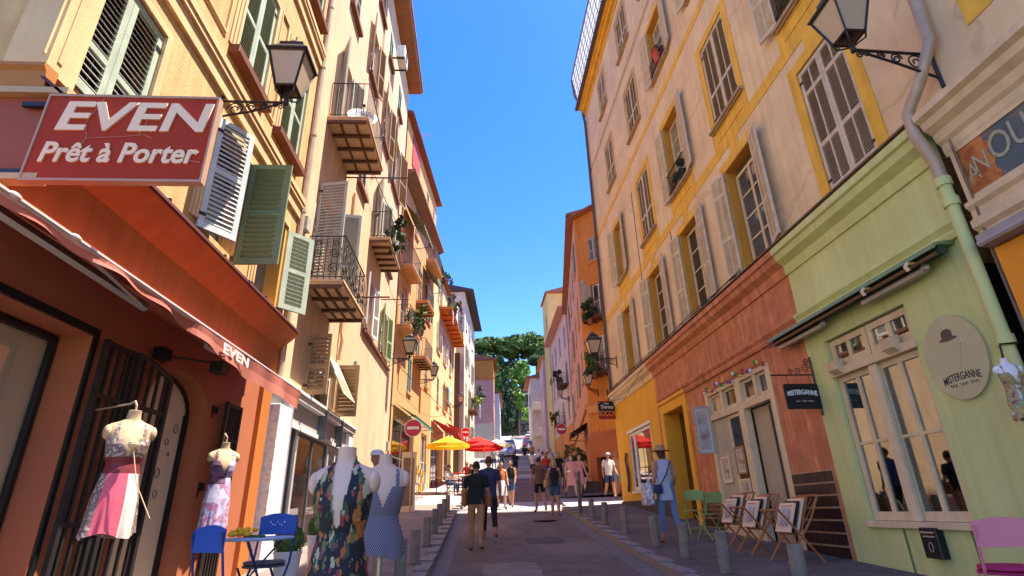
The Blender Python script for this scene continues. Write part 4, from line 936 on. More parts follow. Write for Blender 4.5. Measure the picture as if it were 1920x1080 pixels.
# hanging sign on a scrolled bracket
hs=thing('hanging_sign','black hanging sign lettered MISTERGANNE on a scrolled iron bracket','sign',(4.95,7.9,1.3))
b=MB(); pr=[(x,z) for x,z in ((4.66,1.32),(4.68,1.30),(5.18,1.30),(5.20,1.32),(5.20,1.66),(5.18,1.68),(4.68,1.68),(4.66,1.66))]; b.prism(pr,1,7.89,7.92); b.build('sign_board',black,hs)
TH=lambda x,y,z:(4.93+x,7.888-z,1.49+y)
text('MISTERGANNE','lettering',.105,lambda x,y,z:TH(x,y+.03+.03*math.cos(x*6),z),whiteletter,hs,.002,sx=.68,bold=.002)
b=MB(TH)
for i in range(3): b.tube([(-.13+.1*i+.009*j,-.075+.012*math.sin(j*1.9+i),.003) for j in range(9)],.003,3)
b.build('script_line',whiteletter,hs)
b=MB(); b.tube([(5.19,7.905,1.82),(4.5,7.905,1.82)],.012,6); b.tube([(5.18,7.905,2.1),(5.18,7.905,1.2)],.014,6)
for cx,r,cz in ((5.08,.07,1.92),(4.95,.055,1.88),(4.83,.045,1.87),(5.11,.05,2.02)): b.tube([(cx+r*(1-i/20)*math.cos(i*.6),7.905,cz+r*(1-i/20)*math.sin(i*.6)) for i in range(17)],.007,4)
for x in (4.75,5.1): b.tube([(x,7.905,1.82),(x,7.905,1.68)],.006,4)
b.build('scroll_bracket',iron,hs)
# dark glazed tile dado, every tile a piece
for s0,s1,z0,z1,nc,nr in ((8.03,9.10,-.76,.44,6,7),(12.10,13.10,-.62,.28,5,5)):
    bk=fbox(F,'tile_dado',tilejoint,R1,s0,s1,.002,.012,z0,z1)
    for i in range(nc):
        for j in range(nr):
            ww=(s1-s0)/nc; hh=(z1-z0)/nr; c=F.P(s0+(i+.5)*ww,.016,z0+(j+.5)*hh)
            piece('tile',tilem,bk,c,(0,ww-.006,0),(.016+random.uniform(0,.003),0,0),(0,0,hh-.028))
# cream shop front with open door
b=MB(F.P)
for s0,s1,z0,z1 in ((9.14,9.30,-.75,2.35),(10.34,10.56,-.75,2.35),(11.92,12.05,-.75,2.35)): b.box(s0,s1,-.14,.01,z0,z1)
b.box(9.3,11.92,-.13,.005,2.26,2.35); b.box(9.3,11.92,-.13,.008,1.72,1.84); b.box(9.72,9.80,-.12,.0,1.84,2.26); b.box(11.2,11.28,-.12,0,1.84,2.26)
b.box(10.56,11.92,-.13,.004,-.75,-.1); b.box(10.62,11.86,.004,.02,-.62,-.2)
b.build('shop_front_frame',cream,R1,bevel=.006)
for s0,s1 in ((9.31,9.71),(9.81,10.33),(10.57,11.19),(11.29,11.91)): sash(F,R1,s0,s1,1.845,2.255,-.06,cream,darkglass,1,1,fw=.05,name='transom_window')
sash(F,R1,10.57,11.2,-.09,1.71,-.05,cream,darkglass,1,1,fw=.06,name='shop_window'); fbox(F,'shop_panel',mat('faded_cream_panel',(.50,.42,.29),.7,.08,4,.05),R1,11.21,11.91,-.11,-.05,-.09,1.71)
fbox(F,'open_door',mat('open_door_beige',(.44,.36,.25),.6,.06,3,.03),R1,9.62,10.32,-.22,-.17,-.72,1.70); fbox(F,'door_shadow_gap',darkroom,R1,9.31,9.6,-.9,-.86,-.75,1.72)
b=MB(F.P); b.tube([(9.6,-.12,-.7),(9.6,-.12,1.66)],.02,6); b.build('door_pole',black,R1)
# fairy lights
fl=thing('fairy_lights','string of coloured bulbs along the top of the cream shop front','fairy lights',F.P(10.5,.06,2.3))
b=MB(F.P); pts=[(9.2+.15*k,.05,2.36+.03*math.sin(k*1.1)) for k in range(19)]; b.tube(pts,.006,4); b.build('light_cord',black,fl)
cols=[flred,mat('bulb_yellow',(.7,.5,.05),.3,.1,3,0),mat('bulb_green',(.05,.25,.06),.3,.1,3,0),mat('bulb_white',(.75,.72,.66),.3,.1,3,0),mat('bulb_blue',(.08,.1,.4),.3,.1,3,0)]
for k,p_ in enumerate(pts):
    b=MB(F.P); b.ball((p_[0],.06+.02*(k%2),p_[2]-.04+.05*((k*7)%3)),.035,.03,.04,7,5); b.build('bulb',cols[k%5],fl)
# framed prints on the shop front
picm=printmat('print_monochrome',(.35,.3,.27),[(.16,.12,.10),(.34,.28,.24),(.50,.44,.38)],'noise',4)
picc=printmat('print_colour',(.5,.45,.35),[(.16,.18,.10),(.45,.30,.16),(.55,.48,.36),(.3,.34,.4)],'noise',6)
def framed(label,Tm,w_,h,mfr,mpic,mount=.04,group='framed prints'):
    c=Tm(0,0,0); t=thing('framed_print',label,'picture',c,group)
    b=MB(Tm); f=.035; b.box(-w_/2,-w_/2+f,0,.03,0,h); b.box(w_/2-f,w_/2,0,.03,0,h); b.box(-w_/2+f,w_/2-f,0,.03,0,f); b.box(-w_/2+f,w_/2-f,0,.03,h-f,h); b.build('frame',mfr,t)
    b=MB(Tm); b.box(-w_/2+f,w_/2-f,.005,.012,f,h-f); b.build('mount',whitestone if False else mat('mount_card',(.62,.56,.46),.8,.04,5,0),t)
    b=MB(Tm); m_=f+mount; b.box(-w_/2+m_,w_/2-m_,.012,.016,m_,h-m_); b.build('picture',mpic,t)
    return t
TW=lambda s,z,d=.02:(lambda x,y,z_:F.P(s-x,d+y,z+z_))
framed('tall grey print of an alley hung on the cream shop front',lambda x,y,z_:(4.93+x*.8,11.75-y,1.02+z_),.46,1.0,shut_grey,picm,.05)
framed('small framed print below the tall grey one on the cream shop front',TW(11.62,.42,-.04),.42,.52,sign_cream,picc)
framed('small framed print in the glazed panel next to the cream shop door',TW(10.88,.55,-.03),.40,.52,shut_brown,picc)
framed('pale landscape print low in the glazed panel next to the cream shop door',TW(10.88,.10,-.03),.44,.36,sign_cream,picm)
# yellow doorway
b=MB(F.P); b.box(13.12,13.36,.002,.05,-.75,2.62); b.box(14.86,15.12,.002,.05,-.75,2.62); b.box(13.36,14.86,.002,.05,2.36,2.62); b.box(13.08,15.16,.05,.09,2.62,2.70); b.box(13.08,15.16,.002,.05,2.62,2.70); b.build('door_surround',yellow_shop,R1)
b=MB(F.P); b.box(13.361,13.37,-.44,0,-.7,2.35); b.box(14.85,14.859,-.44,0,-.7,2.35); b.box(13.37,14.85,-.44,0,2.35,2.358); b.build('door_reveal',yellow_shop,R1)
dr=fbox(F,'brown_door',doorbrown,R1,13.37,14.85,-.44,-.40,-.7,2.35)
b=MB(F.P)
for s0,s1 in ((13.45,14.05),(14.17,14.77)):
    for z0,z1 in ((-.55,.3),(.45,2.2)): b.box(s0,s1,-.399,-.385,z0,z1)
b.each('door_panel',mat('brown_door_panel',(.07,.03,.016),.4,.15,6,.05),dr)
fbox(F,'door_frame',mat('door_frame_tan',(.30,.17,.10),.6,.1,5,.05),R1,14.06,14.16,-.398,-.36,-.7,2.34)
fbox(F,'door_plaque',shut_grey,R1,14.93,15.06,.052,.06,1.0,1.3)
# yellow shop window
sash(F,R1,16.32,18.2,.52,2.31,-.02,whitep,clear2,1,1,fw=.09,name='shop_window'); sash(F,R1,18.22,18.76,.52,2.31,-.02,whitep,clear2,1,1,fw=.07,name='shop_window')
b=MB(F.P); b.box(16.2,18.88,.001,.03,2.335,2.42); b.box(16.2,18.88,.001,.05,.42,.495); b.build('window_trim',whitep,R1)
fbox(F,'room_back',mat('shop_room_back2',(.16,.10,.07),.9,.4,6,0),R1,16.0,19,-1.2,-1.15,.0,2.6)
# upright rain pipe at the joint with the next house
b=MB(F.P); b.tube([(4.22,.10,9),(4.22,.10,5.3),(4.24,.11,4.75),(4.45,.20,4.35),(4.70,.22,4.12),(4.70,.24,3.85),(4.71,.11,3.45),(4.72,.09,3.2)],.065,10); b.build('rain_pipe',zinc,R1,smooth=True)
b=MB(F.P); b.tube([(4.72,.09,3.2),(4.72,.09,-.9)],.06,10); 
for z in (3.2,2.95,1.4): b.tube([(4.72,.09,z-.05),(4.72,.09,z+.05)],.08,10)
b.build('rain_pipe',greenp,R1,smooth=True)
b=MB(F.P)
for k in range(4): b.tube([(4.55-.012*k+.02*math.sin(i*.8+k),.03+.012*k,4.1-.33*i) for i in range(14)],.009,4)
b.each('facade_cable',mat('cable_tan',(.20,.13,.08),.7,.2,8,0),R1)

# ------------------------------------------------------------------ near right house (cream cornice, worn painted sign)
R0=thing('cream_cornice_house','house at the right edge with a cream cornice and an old peeling painted sign','building',(5.2,2.5,-1.0))
b=MB(F.P); b.wall(-3.5,4.62,4.0,16,[(2.55,3.62,4.62,6.8,.2)],.2); b.wall(-3.5,4.6,-1.4,4.0,[(2.2,4.22,-.3,2.3,.2)],.2); b.face([(-3.5,0,16),(4.62,0,16),(4.62,-9,16),(-3.5,-9,16)]); b.face([(-3.5,0,-1.4),(-3.5,-9,-1.4),(-3.5,-9,16),(-3.5,0,16)]); b.face([(-3.5,-9,-1.4),(4.62,-9,-1.4),(4.62,-9,16),(-3.5,-9,16)]); b.build('wall',sand,R0)
surround(F,R0,2.55,3.62,4.62,6.8,.28,.014,yellowp,bottom=False,name='painted_surround')
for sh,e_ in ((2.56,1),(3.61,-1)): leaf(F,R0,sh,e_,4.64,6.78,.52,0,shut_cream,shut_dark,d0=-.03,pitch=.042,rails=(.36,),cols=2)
b=MB(F.P); b.prism([(.0,3.46),(.04,3.46),(.06,3.52),(.06,3.60),(.10,3.64),(.12,3.74),(.20,3.80),(.22,3.88),(.28,3.92),(.28,4.0),(0,4.06)],0,-3.5,4.62); b.build('cornice',creamstone,R0)
b=MB(F.P); b.prism([(0,2.44),(.05,2.44),(.05,2.52),(.10,2.56),(.10,2.64),(.05,2.68),(.05,2.76),(.09,2.80),(.09,2.85),(0,2.88)],0,-3.5,4.60); b.build('cornice',creamstone,R0)
signm=mat('peeling_blue_sign',(.10,.13,.14),.8,.2,3,.3,25,c2=(.55,.20,.05),c2amt=.15,c2scale=3)
signo=mat('peeling_orange_sign',(.52,.19,.055),.85,.28,4,.4,22,c2=(.25,.06,.02),c2amt=.8,c2scale=5)
fbox(F,'sign_board',signm,R0,-.5,4.24,.002,.03,2.90,3.45); 
b=MB(F.P); rnd=random.Random(2); poly=[(4.52,2.90),(4.52,3.45),(4.20,3.45)]+[(4.17+rnd.uniform(-.03,.05),3.45-.55*k/14) for k in range(1,14)]+[(4.22,2.90)]
b.prism([(x,z) for x,z in poly],1,.003,.034); b.build('peeling_paint',signo,R0)
surround(F,R0,-.4,4.53,2.905,3.445,.05,.05,creamstone,name='sign_frame')
def letter(pts,wd,m_,r): 
    b=MB(F.P); b.tube([(s,.036,z) for s,z in pts],r,5); b.build('letter',m_,R0)
pale=mat('faded_letter',(.38,.34,.25),.85,.15,6,.1)
def LT(s,ch,h,z,m_): text(ch,'lettering',h,lambda x,y,zz:F.P(s-x,.036+zz,z+y),m_,R0,.004,sx=.7,bold=.0)
LT(4.42,'A',.30,3.12,pale); LT(4.31,'N',.32,3.17,pale)
for s,ch in ((4.08,'O'),(3.86,'U'),(3.64,'N')):
    LT(s,ch,.42,3.22,pale)
b=MB(F.P); b.box(-3,4.5,.02,.22,2.30,2.42); b.tube([(4.5,.2,2.33),(-3,.2,2.33)],.035,7); b.build('awning_box',mat('awning_box_grey',(.34,.29,.27),.5,.1,4,.05),R0)
b=MB(F.P); b.box(4.18,4.50,.002,.07,-.9,2.28); b.box(4.05,4.20,-.06,.05,-.9,2.24); b.box(-1,4.05,-.06,.05,2.06,2.24); b.box(-1,4.5,.002,.06,2.24,2.29); b.box(2.4,2.55,-.06,.05,-.3,2.06); b.box(-1,4.05,-.06,.05,-.45,-.28); b.build('shop_front_frame',orange_wood,R0,bevel=.006)
g_=MB(F.P); g_.box(2.56,4.04,-.05,-.045,-.27,2.05); g_.build('pane',clear2,R0)
fbox(F,'display_drape',mat('drape_beige',(.42,.35,.24),.85,.14,7,.3,12),R0,2.0,4.3,-.5,-.4,-.5,2.3)
# ------------------------------------------------------------------ street lanterns
def lantern(label,wallp,tip,h=1.0,wdt=.42,group='street lanterns on wall brackets'):
    """wallp: foot of the bracket on the wall, tip: bottom of the lantern"""
    wx,wy,wz=wallp; tx,ty,tz=tip; t=thing('street_lantern',label,'street lamp',(tx,ty,tz),group); s=wdt/.42
    a,bt=.115*s,.215*s; z0=tz+.16*h; z1=tz+.62*h
    b=MB()
    for sx,sy in ((-1,-1),(1,-1),(1,1),(-1,1)):
        b.tube([(tx+sx*a,ty+sy*a,z0),(tx+sx*bt,ty+sy*bt,z1)],.016*s,4); b.tube([(tx,ty,tz+.02),(tx+sx*a*.9,ty+sy*a*.9,tz+.07*h),(tx+sx*a,ty+sy*a,z0)],.012*s,4)
    for q,z in ((a,z0),(bt,z1)):
        for i in range(4):
            c=[(-1,-1),(1,-1),(1,1),(-1,1)]; p,r=c[i],c[(i+1)%4]; b.tube([(tx+p[0]*q,ty+p[1]*q,z),(tx+r[0]*q,ty+r[1]*q,z)],.017*s,4)
    b.tube([(tx,ty,tz-.05),(tx,ty,tz+.10*h)],.03*s,6)
    b.build('lantern_frame',iron,t)
    def frust(b,q0,z0_,q1,z1_):
        A=[b.V((tx+x*q0,ty+y*q0,z0_)) for x,y in ((-1,-1),(1,-1),(1,1),(-1,1))]; B=[b.V((tx+x*q1,ty+y*q1,z1_)) for x,y in ((-1,-1),(1,-1),(1,1),(-1,1))]
        for i in range(4): b.fi((A[i],A[(i+1)%4],B[(i+1)%4],B[i]))
        b.fi(A[::-1]); b.fi(B)
    for i in range(4):
        c=[(-1,-1),(1,-1),(1,1),(-1,1)]; p,r=c[i],c[(i+1)%4]; k=.97
        b=MB(); b.face([(tx+p[0]*a*k,ty+p[1]*a*k,z0),(tx+r[0]*a*k,ty+r[1]*a*k,z0),(tx+r[0]*bt*k,ty+r[1]*bt*k,z1),(tx+p[0]*bt*k,ty+p[1]*bt*k,z1)]); b.build('pane',lampglass,t)
    b=MB(); frust(b,bt*1.12,z1+.005,bt*1.12,z1+.03); frust(b,bt*1.08,z1+.03,bt*.62,z1+.17*h); frust(b,bt*.66,z1+.172*h,bt*.66,z1+.20*h); b.lathe((tx,ty,z1+.2*h),[(.10*s,0),(.11*s,.05),(.06*s,.12),(.015,.16),(.012,.24)],10); b.build('lantern_cap',mat('lamp_cap_metal',(.07,.06,.055),.35,.2,8,.05,metal=.5),t)
    b=MB(); d=Vector((wx-tx,wy-ty,0)); L=d.length; d.normalize()
    P_=lambda u,z:(tx+d.x*u,ty+d.y*u,z)
    zt=tz-.02; b.tube([P_(-.02,zt),P_(L,zt+.0)],.018,6); b.tube([P_(.08,zt-.02),P_(L*.5,zt-.16),P_(L,wz-.10)],.015,6); b.tube([P_(L-.01,zt+.10),P_(L-.01,wz-.22)],.024,6)
    for k,(u,r) in enumerate(((.16,.035),(.33,.055),(.52,.075),(.76,.115))):
        zc=zt-r-.015; b.tube([P_(u*L+r*(1-i/22)*math.cos(i*.6),zc+r*(1-i/22)*math.sin(i*.6)) for i in range(18)],.011,4)
    b.tube([P_(.06+.05*(1-i/20)*math.cos(i*.6),zt-.07+.05*(1-i/20)*math.sin(i*.6)) for i in range(16)],.01,4)
    b.build('wall_bracket',iron,t); return t
lantern('large street lantern on the ochre corner house above the red shop sign',(-3.4,5.91,5.0),(-2.56,5.91,5.18),1.12,.47)
lantern('large street lantern at the top right, beside the grey rain pipe',(5.2,4.38,4.45),(4.24,4.34,4.72),.98,.42)
lantern('street lantern on the far corner of the peach house',(-3.4,20.6,5.4),(-2.62,20.6,5.62),1.0,.5)
lantern('street lantern on the far corner of the sand house, before the orange house',(5.2,19.3,5.0),(4.36,19.3,5.18),1.05,.5)
lantern('lantern on the orange house above the black Socca sign',(5.9,25.9,5.2),(5.30,25.3,5.35),.95,.42)
lantern('lantern on the orange balcony house above the street signs',(-2.9,27.4,6.2),(-2.2,27.4,6.35),.95,.42)
lantern('distant lantern above the red awning of the yellow house',(-1.9,40.5,7.3),(-1.2,40.5,7.4),.95,.42)
lantern('distant lantern on the lilac house at the bend of the street',(7.6,44,8.4),(6.9,44,8.5),.95,.42)

# ------------------------------------------------------------------ far buildings
m_or=mat('orange_plaster_far',(.66,.33,.13),.9,.1,1.2,.15,20,streak=.1); m_yel=mat('pale_yellow_plaster',(.76,.56,.28),.9,.1,1.2,.15,20,streak=.1)
m_lil=mat('lilac_plaster',(.60,.42,.38),.9,.1,1.2,.15,20,streak=.1); m_pink=mat('pink_plaster',(.64,.34,.29),.9,.08,1.2,.1,20,streak=.06); m_ora=mat('vivid_orange_plaster',(.66,.24,.045),.9,.12,1.2,.2,20,streak=.14)
m_sal=mat('salmon_plaster',(.60,.34,.20),.9,.1,1.2,.15,20,streak=.1); m_crm=mat('cream_plaster_far',(.70,.60,.46),.9,.1,1.2,.15,20,streak=.1); m_och=mat('ochre_plaster_far',(.66,.42,.15),.9,.1,1.2,.1,20)
def house(label,fr,s0,s1,zb,zt,depth,m,wins,mid=None,eave=.45,em=None,roof=True,names='building',base=None):
    p=fr.P((s0+s1)/2,0,zb); t=thing('town_house',label,names,p)
    b=MB(fr.P); b.wall(s0,s1,zb,zt,[(*q[:4],.18) for q in wins],.18); shell(b,fr,s0,s1,zb,zt,depth); b.build('wall',m,t)
    if base: fbox(fr,'ground_floor_band',base[1],t,s0+.01,s1-.01,.002,.03,zb,base[0])
    if roof:
        b=MB(fr.P); b.prism([(eave+.04,zt+.02),(eave,zt+.14),(-depth*.5,zt+.14+depth*.14),(-depth-.2,zt+.12),(-depth-.2,zt+.02)],0,s0-.25,s1+.25); b.build('roof',em or tileroof,t)
    for q in wins:
        a,c,e,f_,st=q[:5]; ms=q[5] if len(q)>5 else shut_grey
        sash(fr,t,a+.005,c-.005,e+.005,f_-.005,-.10,whitep,darkglass,2,2,panes=False)
        h=(c-a)/2-.01
        if st=='closed':
            for sh,e_ in ((a+.01,1),(c-.01,-1)): leaf(fr,t,sh,e_,e+.01,f_-.01,h,0,ms,ms,d0=-.02,pitch=.10,rails=(.45,))
        elif st=='open':
            for sh,e_ in ((a-.01,1),(c+.01,-1)): leaf(fr,t,sh,e_,e+.01,f_-.01,h,172,ms,ms,d0=.05,pitch=.10,rails=(.45,))
        fbox(fr,'sill',m if st!='shop' else whitep,t,a-.08,c+.08,.002,.08,e-.1,e-.01)
    return t
def slope_awning(fr,label,s0,s1,z,d,drop,m,val=.18,group=None):
    t=thing('awning',label,'awning',fr.P((s0+s1)/2,0,z-drop),group)
    b=MB(fr.P); b.face([(s0,.03,z),(s1,.03,z),(s1,d,z-drop),(s0,d,z-drop)]); n=12
    for k in range(n):
        a,c=s0+(s1-s0)*k/n,s0+(s1-s0)*(k+1)/n; b.face([(a,d,z-drop),(c,d,z-drop),(c,d+.01,z-drop-val*(1 if k%2 else .8)),(a,d+.01,z-drop-val*(1 if k%2 else .8))])
    b.build('awning_cloth',m,t,recalc=False)
    b=MB(fr.P); b.tube([(s0,d,z-drop),(s1,d,z-drop)],.025,6)
    for s in (s0+.05,s1-.05): b.tube([(s,.03,z-drop-.1),(s,d,z-drop)],.02,5)
    b.build('awning_frame',irongrey,t); return t
greencloth=mat('awning_green_grey',(.20,.24,.15),.9,.1,5,.05); redcloth=mat('awning_bright_red',(.62,.025,.02),.85,.08,5,.05)
# L3 orange house with balconies
F3=Fr(-3.4,21.9,5.5,'L',21.9)
w3=[(22.5,23.5,10.3,12.4,'door'),(22.5,23.5,7.5,9.5,'door'),(25.9,26.8,9.95,12.0,'closed'),(25.9,26.8,7.05,9.1,'closed'),(28.3,29.2,9.9,11.8,'open'),(28.2,29.2,13.3,15.0,'door'),(24.4,25.2,5.1,6.8,'closed',shut_teal),(28.4,29.2,6.2,8,'closed'),(24.6,25.3,13.2,14.9,'closed'),(27.2,27.9,16.2,17.6,'closed'),(29.2,29.8,16.2,17.6,'closed'),(22.3,26.2,.6,3.7,'shop'),(28.1,29.6,1.0,3.8,'shop')]
h3=house('orange plastered house with jutting balconies and a green awninged shop, beyond the peach house',F3,21.9,30.4,-.3,18.4,9,m_or,w3,eave=.3)
b=MB(F3.P); b.box(21.7,30.5,.002,.55,15.0,15.12); b.prism([(.0,14.75),(.08,14.75),(.50,14.99),(0,14.99)],0,21.7,30.5); b.build('attic_ledge',mat('ledge_brown',(.26,.12,.06),.8,.2,5,.1),h3)
fbox(F3,'terrace_blind',mat('terrace_blind_red',(.40,.06,.05),.8,.1,3,0),h3,23.1,24.9,.01,.04,16.4,18.2)
for s0,s1,d,z,sol in ((21.95,23.9,.55,10.1,True),(21.95,24.0,.55,7.3,True),(25.5,27.4,.6,9.75,False),(25.4,27.4,.6,6.85,False),(27.7,30.2,.5,13.1,True)):
    balcony(F3,h3,s0,s1,d,z,m_or,irongrey,h=.9,beams=5,joists=1,solid=sol,thick=.16,mbeam=rust)
slope_awning(F3,'grey green awning over the upper balcony of the orange house',22.0,24.4,13.5,1.0,1.2,greencloth); slope_awning(F3,'grey green awning over the far balcony of the orange house',26.9,29.0,12.6,.8,.9,greencloth)
slope_awning(F3,'green awning of the souvenir shop in the orange house',22.2,26.3,4.2,.9,.55,mat('awning_green',(.04,.20,.14),.85,.1,5,.05))
# L4 yellow house
F4=Fr(-2.58,30.4,4,'L',30.4)
w4=[(33.2,34.2,12.5,14.1,'door'),(36.6,37.6,12.5,14.1,'closed'),(39.5,40.5,12.5,14.1,'door'),(32.4,33.3,9.3,11.2,'open',whitep),(35.6,36.5,9.3,11.2,'open',whitep),(38.7,39.6,9.3,11.2,'closed'),(32.6,33.5,6.0,7.8,'closed'),(35.8,36.7,6.2,8.0,'open',shut_brown),(39.2,40.1,6.4,8.2,'closed'),(31.2,34.6,1.0,4.0,'shop'),(36.5,39.5,1.4,4.4,'shop')]
h4=house('pale yellow house with a long orange balcony hung with flowers',F4,30.4,43.0,.2,14.7,9,m_yel,w4,eave=.25)
balcony(F4,h4,33.0,41.6,.78,12.2,m_ora,irongrey,h=.9,beams=9,joists=0,thick=.18,mbeam=mat('beam_brown_orange',(.35,.10,.03),.8,.1,4,.1),label='long orange balcony')
fbox(F4,'brown_pier',mat('brown_boards',(.10,.055,.045),.7,.2,6,.1),h4,42.0,42.9,.002,.42,1.8,11.8)
slope_awning(F4,'bright red awning over the yellow house café',30.8,36.2,4.9,1.5,.75,redcloth); slope_awning(F4,'second bright red awning further along the yellow house',37.0,40.5,5.6,1.5,.7,redcloth)
# L5 lilac-cream tall house with dark eaves
F5=Fr(-1.03,43,4,'L',43)
w5=[(s,s+.9,z,z+1.7,'open' if (i+j)%2 else 'closed',shut_grey if j else whitep) for i,s in enumerate((44.3,47.3,50.5)) for j,z in enumerate((14.6,11.4,8.3,5.6))]
h5=house('tall cream house with dark overhanging eaves',F5,43,54,1.8,17.5,8,m_crm,w5,eave=.75,em=mat('dark_eaves',(.075,.05,.05),.8,.2,4,.1))
for s0,z in ((46.6,8.0),(49.8,9.6)): balcony(F5,h5,s0,s0+2.2,.7,z,brownwood,irongrey,h=.9,beams=4,joists=0)
F6=Fr(1.9,62,3,'L',62)
h6=house('narrow house with a pink flank and an orange top, facing down the street',F6,62,68,4.4,16.5,6,m_pink,[(63.2,64,8.5,10.2,'closed'),(65.5,66.3,8.5,10.2,'closed'),(63.2,64,12,13.7,'closed'),(65.5,66.3,12,13.7,'closed')],eave=.4)
b=MB(F6.P); b.box(61.95,61.998,-6.0,0.02,14.4,16.5); b.box(61.95,68,.003,.03,14.4,16.5); b.box(61.85,61.998,-6,.1,14.25,14.39); b.build('orange_top',m_ora,h6); 
b=MB(F6.P); b.box(61.96,61.998,-6,.02,4.4,9.2); b.build('cream_base',m_crm,h6)
F7=Fr(3.0,72,3,'L',72); house('grey white house beyond the pink one',F7,72,84,6,14.6,6,whitestone,[(73,74,11,12.6,'closed'),(76,77,11,12.6,'closed')],eave=.3)
# right side
FO=Fr(8.5,22.6,-36.87,'R',0)
wO=[(3.35,4.15,9.0,10.9,'open',shut_grey),(3.35,4.15,6.2,8.1,'open',shut_grey),(3.4,4.1,12.2,13.6,'closed'),(1.6,2.4,12.2,13.6,'closed'),(1.5,2.3,9.1,10.9,'closed'),(1.5,2.3,6.3,8.0,'closed'),(4.55,4.9,9.6,11.4,'closed')]
hO=house('vivid orange corner house with small planted balconies',FO,0,5.0,-.4,15.2,8,m_ora,wO,eave=.35)
for z in (8.8,6.0): balcony(FO,hO,3.1,4.4,.6,z,rust,iron,h=.85,beams=4,joists=1)
b=MB(FO.P); b.prism([(.002,4.3),(.10,4.3),(.16,4.55),(.16,4.62),(.002,4.75)],0,0,5.0); b.build('cornice',m_or,hO)
b=MB(FO.P); b.wall(.2,4.9,-.4,3.1,[(2.2,2.75,1.0,2.2,.15),(3.6,4.5,-.4,2.2,.3)],.15,d=.30); b.face([(.2,.30,3.1),(4.9,.30,3.1),(4.9,0.01,3.4),(.2,.01,3.4)]); b.build('terracotta_ground_floor',mat('terracotta_far',(.48,.14,.05),.85,.1,2,.1),hO)
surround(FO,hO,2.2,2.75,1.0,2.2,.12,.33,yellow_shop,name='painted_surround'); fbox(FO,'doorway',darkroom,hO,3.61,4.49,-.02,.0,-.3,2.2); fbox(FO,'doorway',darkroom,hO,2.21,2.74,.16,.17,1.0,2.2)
F8=Fr(5.5,26.6,7.5,'R',26.6)
w8=[(s,s+.8,z,z+1.8,'closed' if (i+j)%3 else 'open',shut_grey) for i,s in enumerate((28.2,31.6,35.0,38.4,41.2)) for j,z in enumerate((12.6,9.4,6.3))]+[(28,30.8,.8,3.4,'shop'),(33,35.5,1.2,3.9,'shop'),(37.5,40,1.6,4.3,'shop')]
h8=house('salmon plastered row house running up to the bend on the right',F8,26.6,43,-.1,15.4,8,m_sal,w8,eave=.4,base=(4.6,m_or))
b=MB(F8.P); b.box(26.7,43,.03,.14,4.6,4.8); b.build('cornice',m_or,h8)
slope_awning(F8,'dark awning over a shop in the salmon house',27.8,31.0,4.1,.9,.5,mat('awning_brown',(.14,.08,.05),.85,.1,5,.05))
F9=Fr(7.6,43.2,1,'R',43.2)
w9=[(s,s+.9,z,z+1.9,'closed',shut_grey) for s in (44.3,47.5,50.8,53.2) for z in (13.0,9.9,7.0)]
h9=house('lilac house with a pink eave on the right of the bend',F9,43.2,55,1.8,16.0,8,m_lil,w9,eave=.7,em=mat('pink_eave',(.48,.22,.18),.8,.1,4,.05),base=(6.4,m_ora))
for s0,z,lb in ((44.0,9.6,'planted balcony'),(47.2,6.8,'planted balcony')): balcony(F9,h9,s0,s0+1.7,.8,z,rust,iron,h=.9,beams=4,joists=1)
house('tall narrow ochre house behind the lilac one',Fr(7.75,55.3,0,'R',55.3),55.3,59.5,3,22.3,8,m_och,[(56.4,57.2,18.5,20.2,'closed')],eave=.2)
h10=house('lilac house with an orange cornice far up the street',Fr(7.5,60,3,'R',60),60,66.5,4,16.1,7,m_lil,[(61.3,62.1,12,13.6,'closed'),(64,64.8,12,13.6,'closed'),(61.3,62.1,8.8,10.4,'closed'),(64,64.8,8.8,10.4,'closed')],eave=.35,em=m_ora)
F11=Fr(6.9,69,3,'R',69)
h11=house('pale house with a tiled roof and laundry balconies facing down the street',F11,69,77,5,15.9,8,m_crm,[(70.2,71,12.4,14.1,'open',shut_teal),(73,73.8,12.4,14.1,'closed')],eave=.6)
for z in (8.4,11.6):   # balconies on the flank that faces the camera
    b=MB(F11.P); b.box(68.2,68.99,-1.8,-.3,z,z+.12); 
    for k in range(9): b.tube([(68.22,-1.8+k*.187,z+.1),(68.22,-1.8+k*.187,z+.95)],.012,4)
    b.tube([(68.22,-1.8,z+.95),(68.22,-.3,z+.95)],.02,4); b.build('balcony',m_crm,h11)
# retaining wall at the top of the street: dressed blocks as pieces where they show
rw=thing('retaining_wall','rough grey stone retaining wall under the trees at the top of the street','wall',(10,103.6,13))
b=MB(); b.box(-25,45,103.6,105.4,10,20.3); b.box(-25,45,103.3,105.6,20.3,20.7); b.build('wall_core',mat('retaining_stone_joint',(.075,.062,.05),.95,.3,.8,.6,2),rw)
stm=mat('retaining_stone',(.125,.105,.082),.95,.35,.5,.5,3)
rnd=random.Random(5)
for r in range(6):
    for k in range(10):
        x=2.2+1.3*k+(.65 if r%2 else 0)+rnd.uniform(-.12,.12); z=13.3+1.15*r+rnd.uniform(-.07,.07)
        piece('stone',stm,rw,(x,103.6,z),(1.12+rnd.uniform(-.25,.05),0,rnd.uniform(-.06,.06)),(0,.16+rnd.uniform(0,.16),0),(rnd.uniform(-.06,.06),0,1.0+rnd.uniform(-.16,.05)))
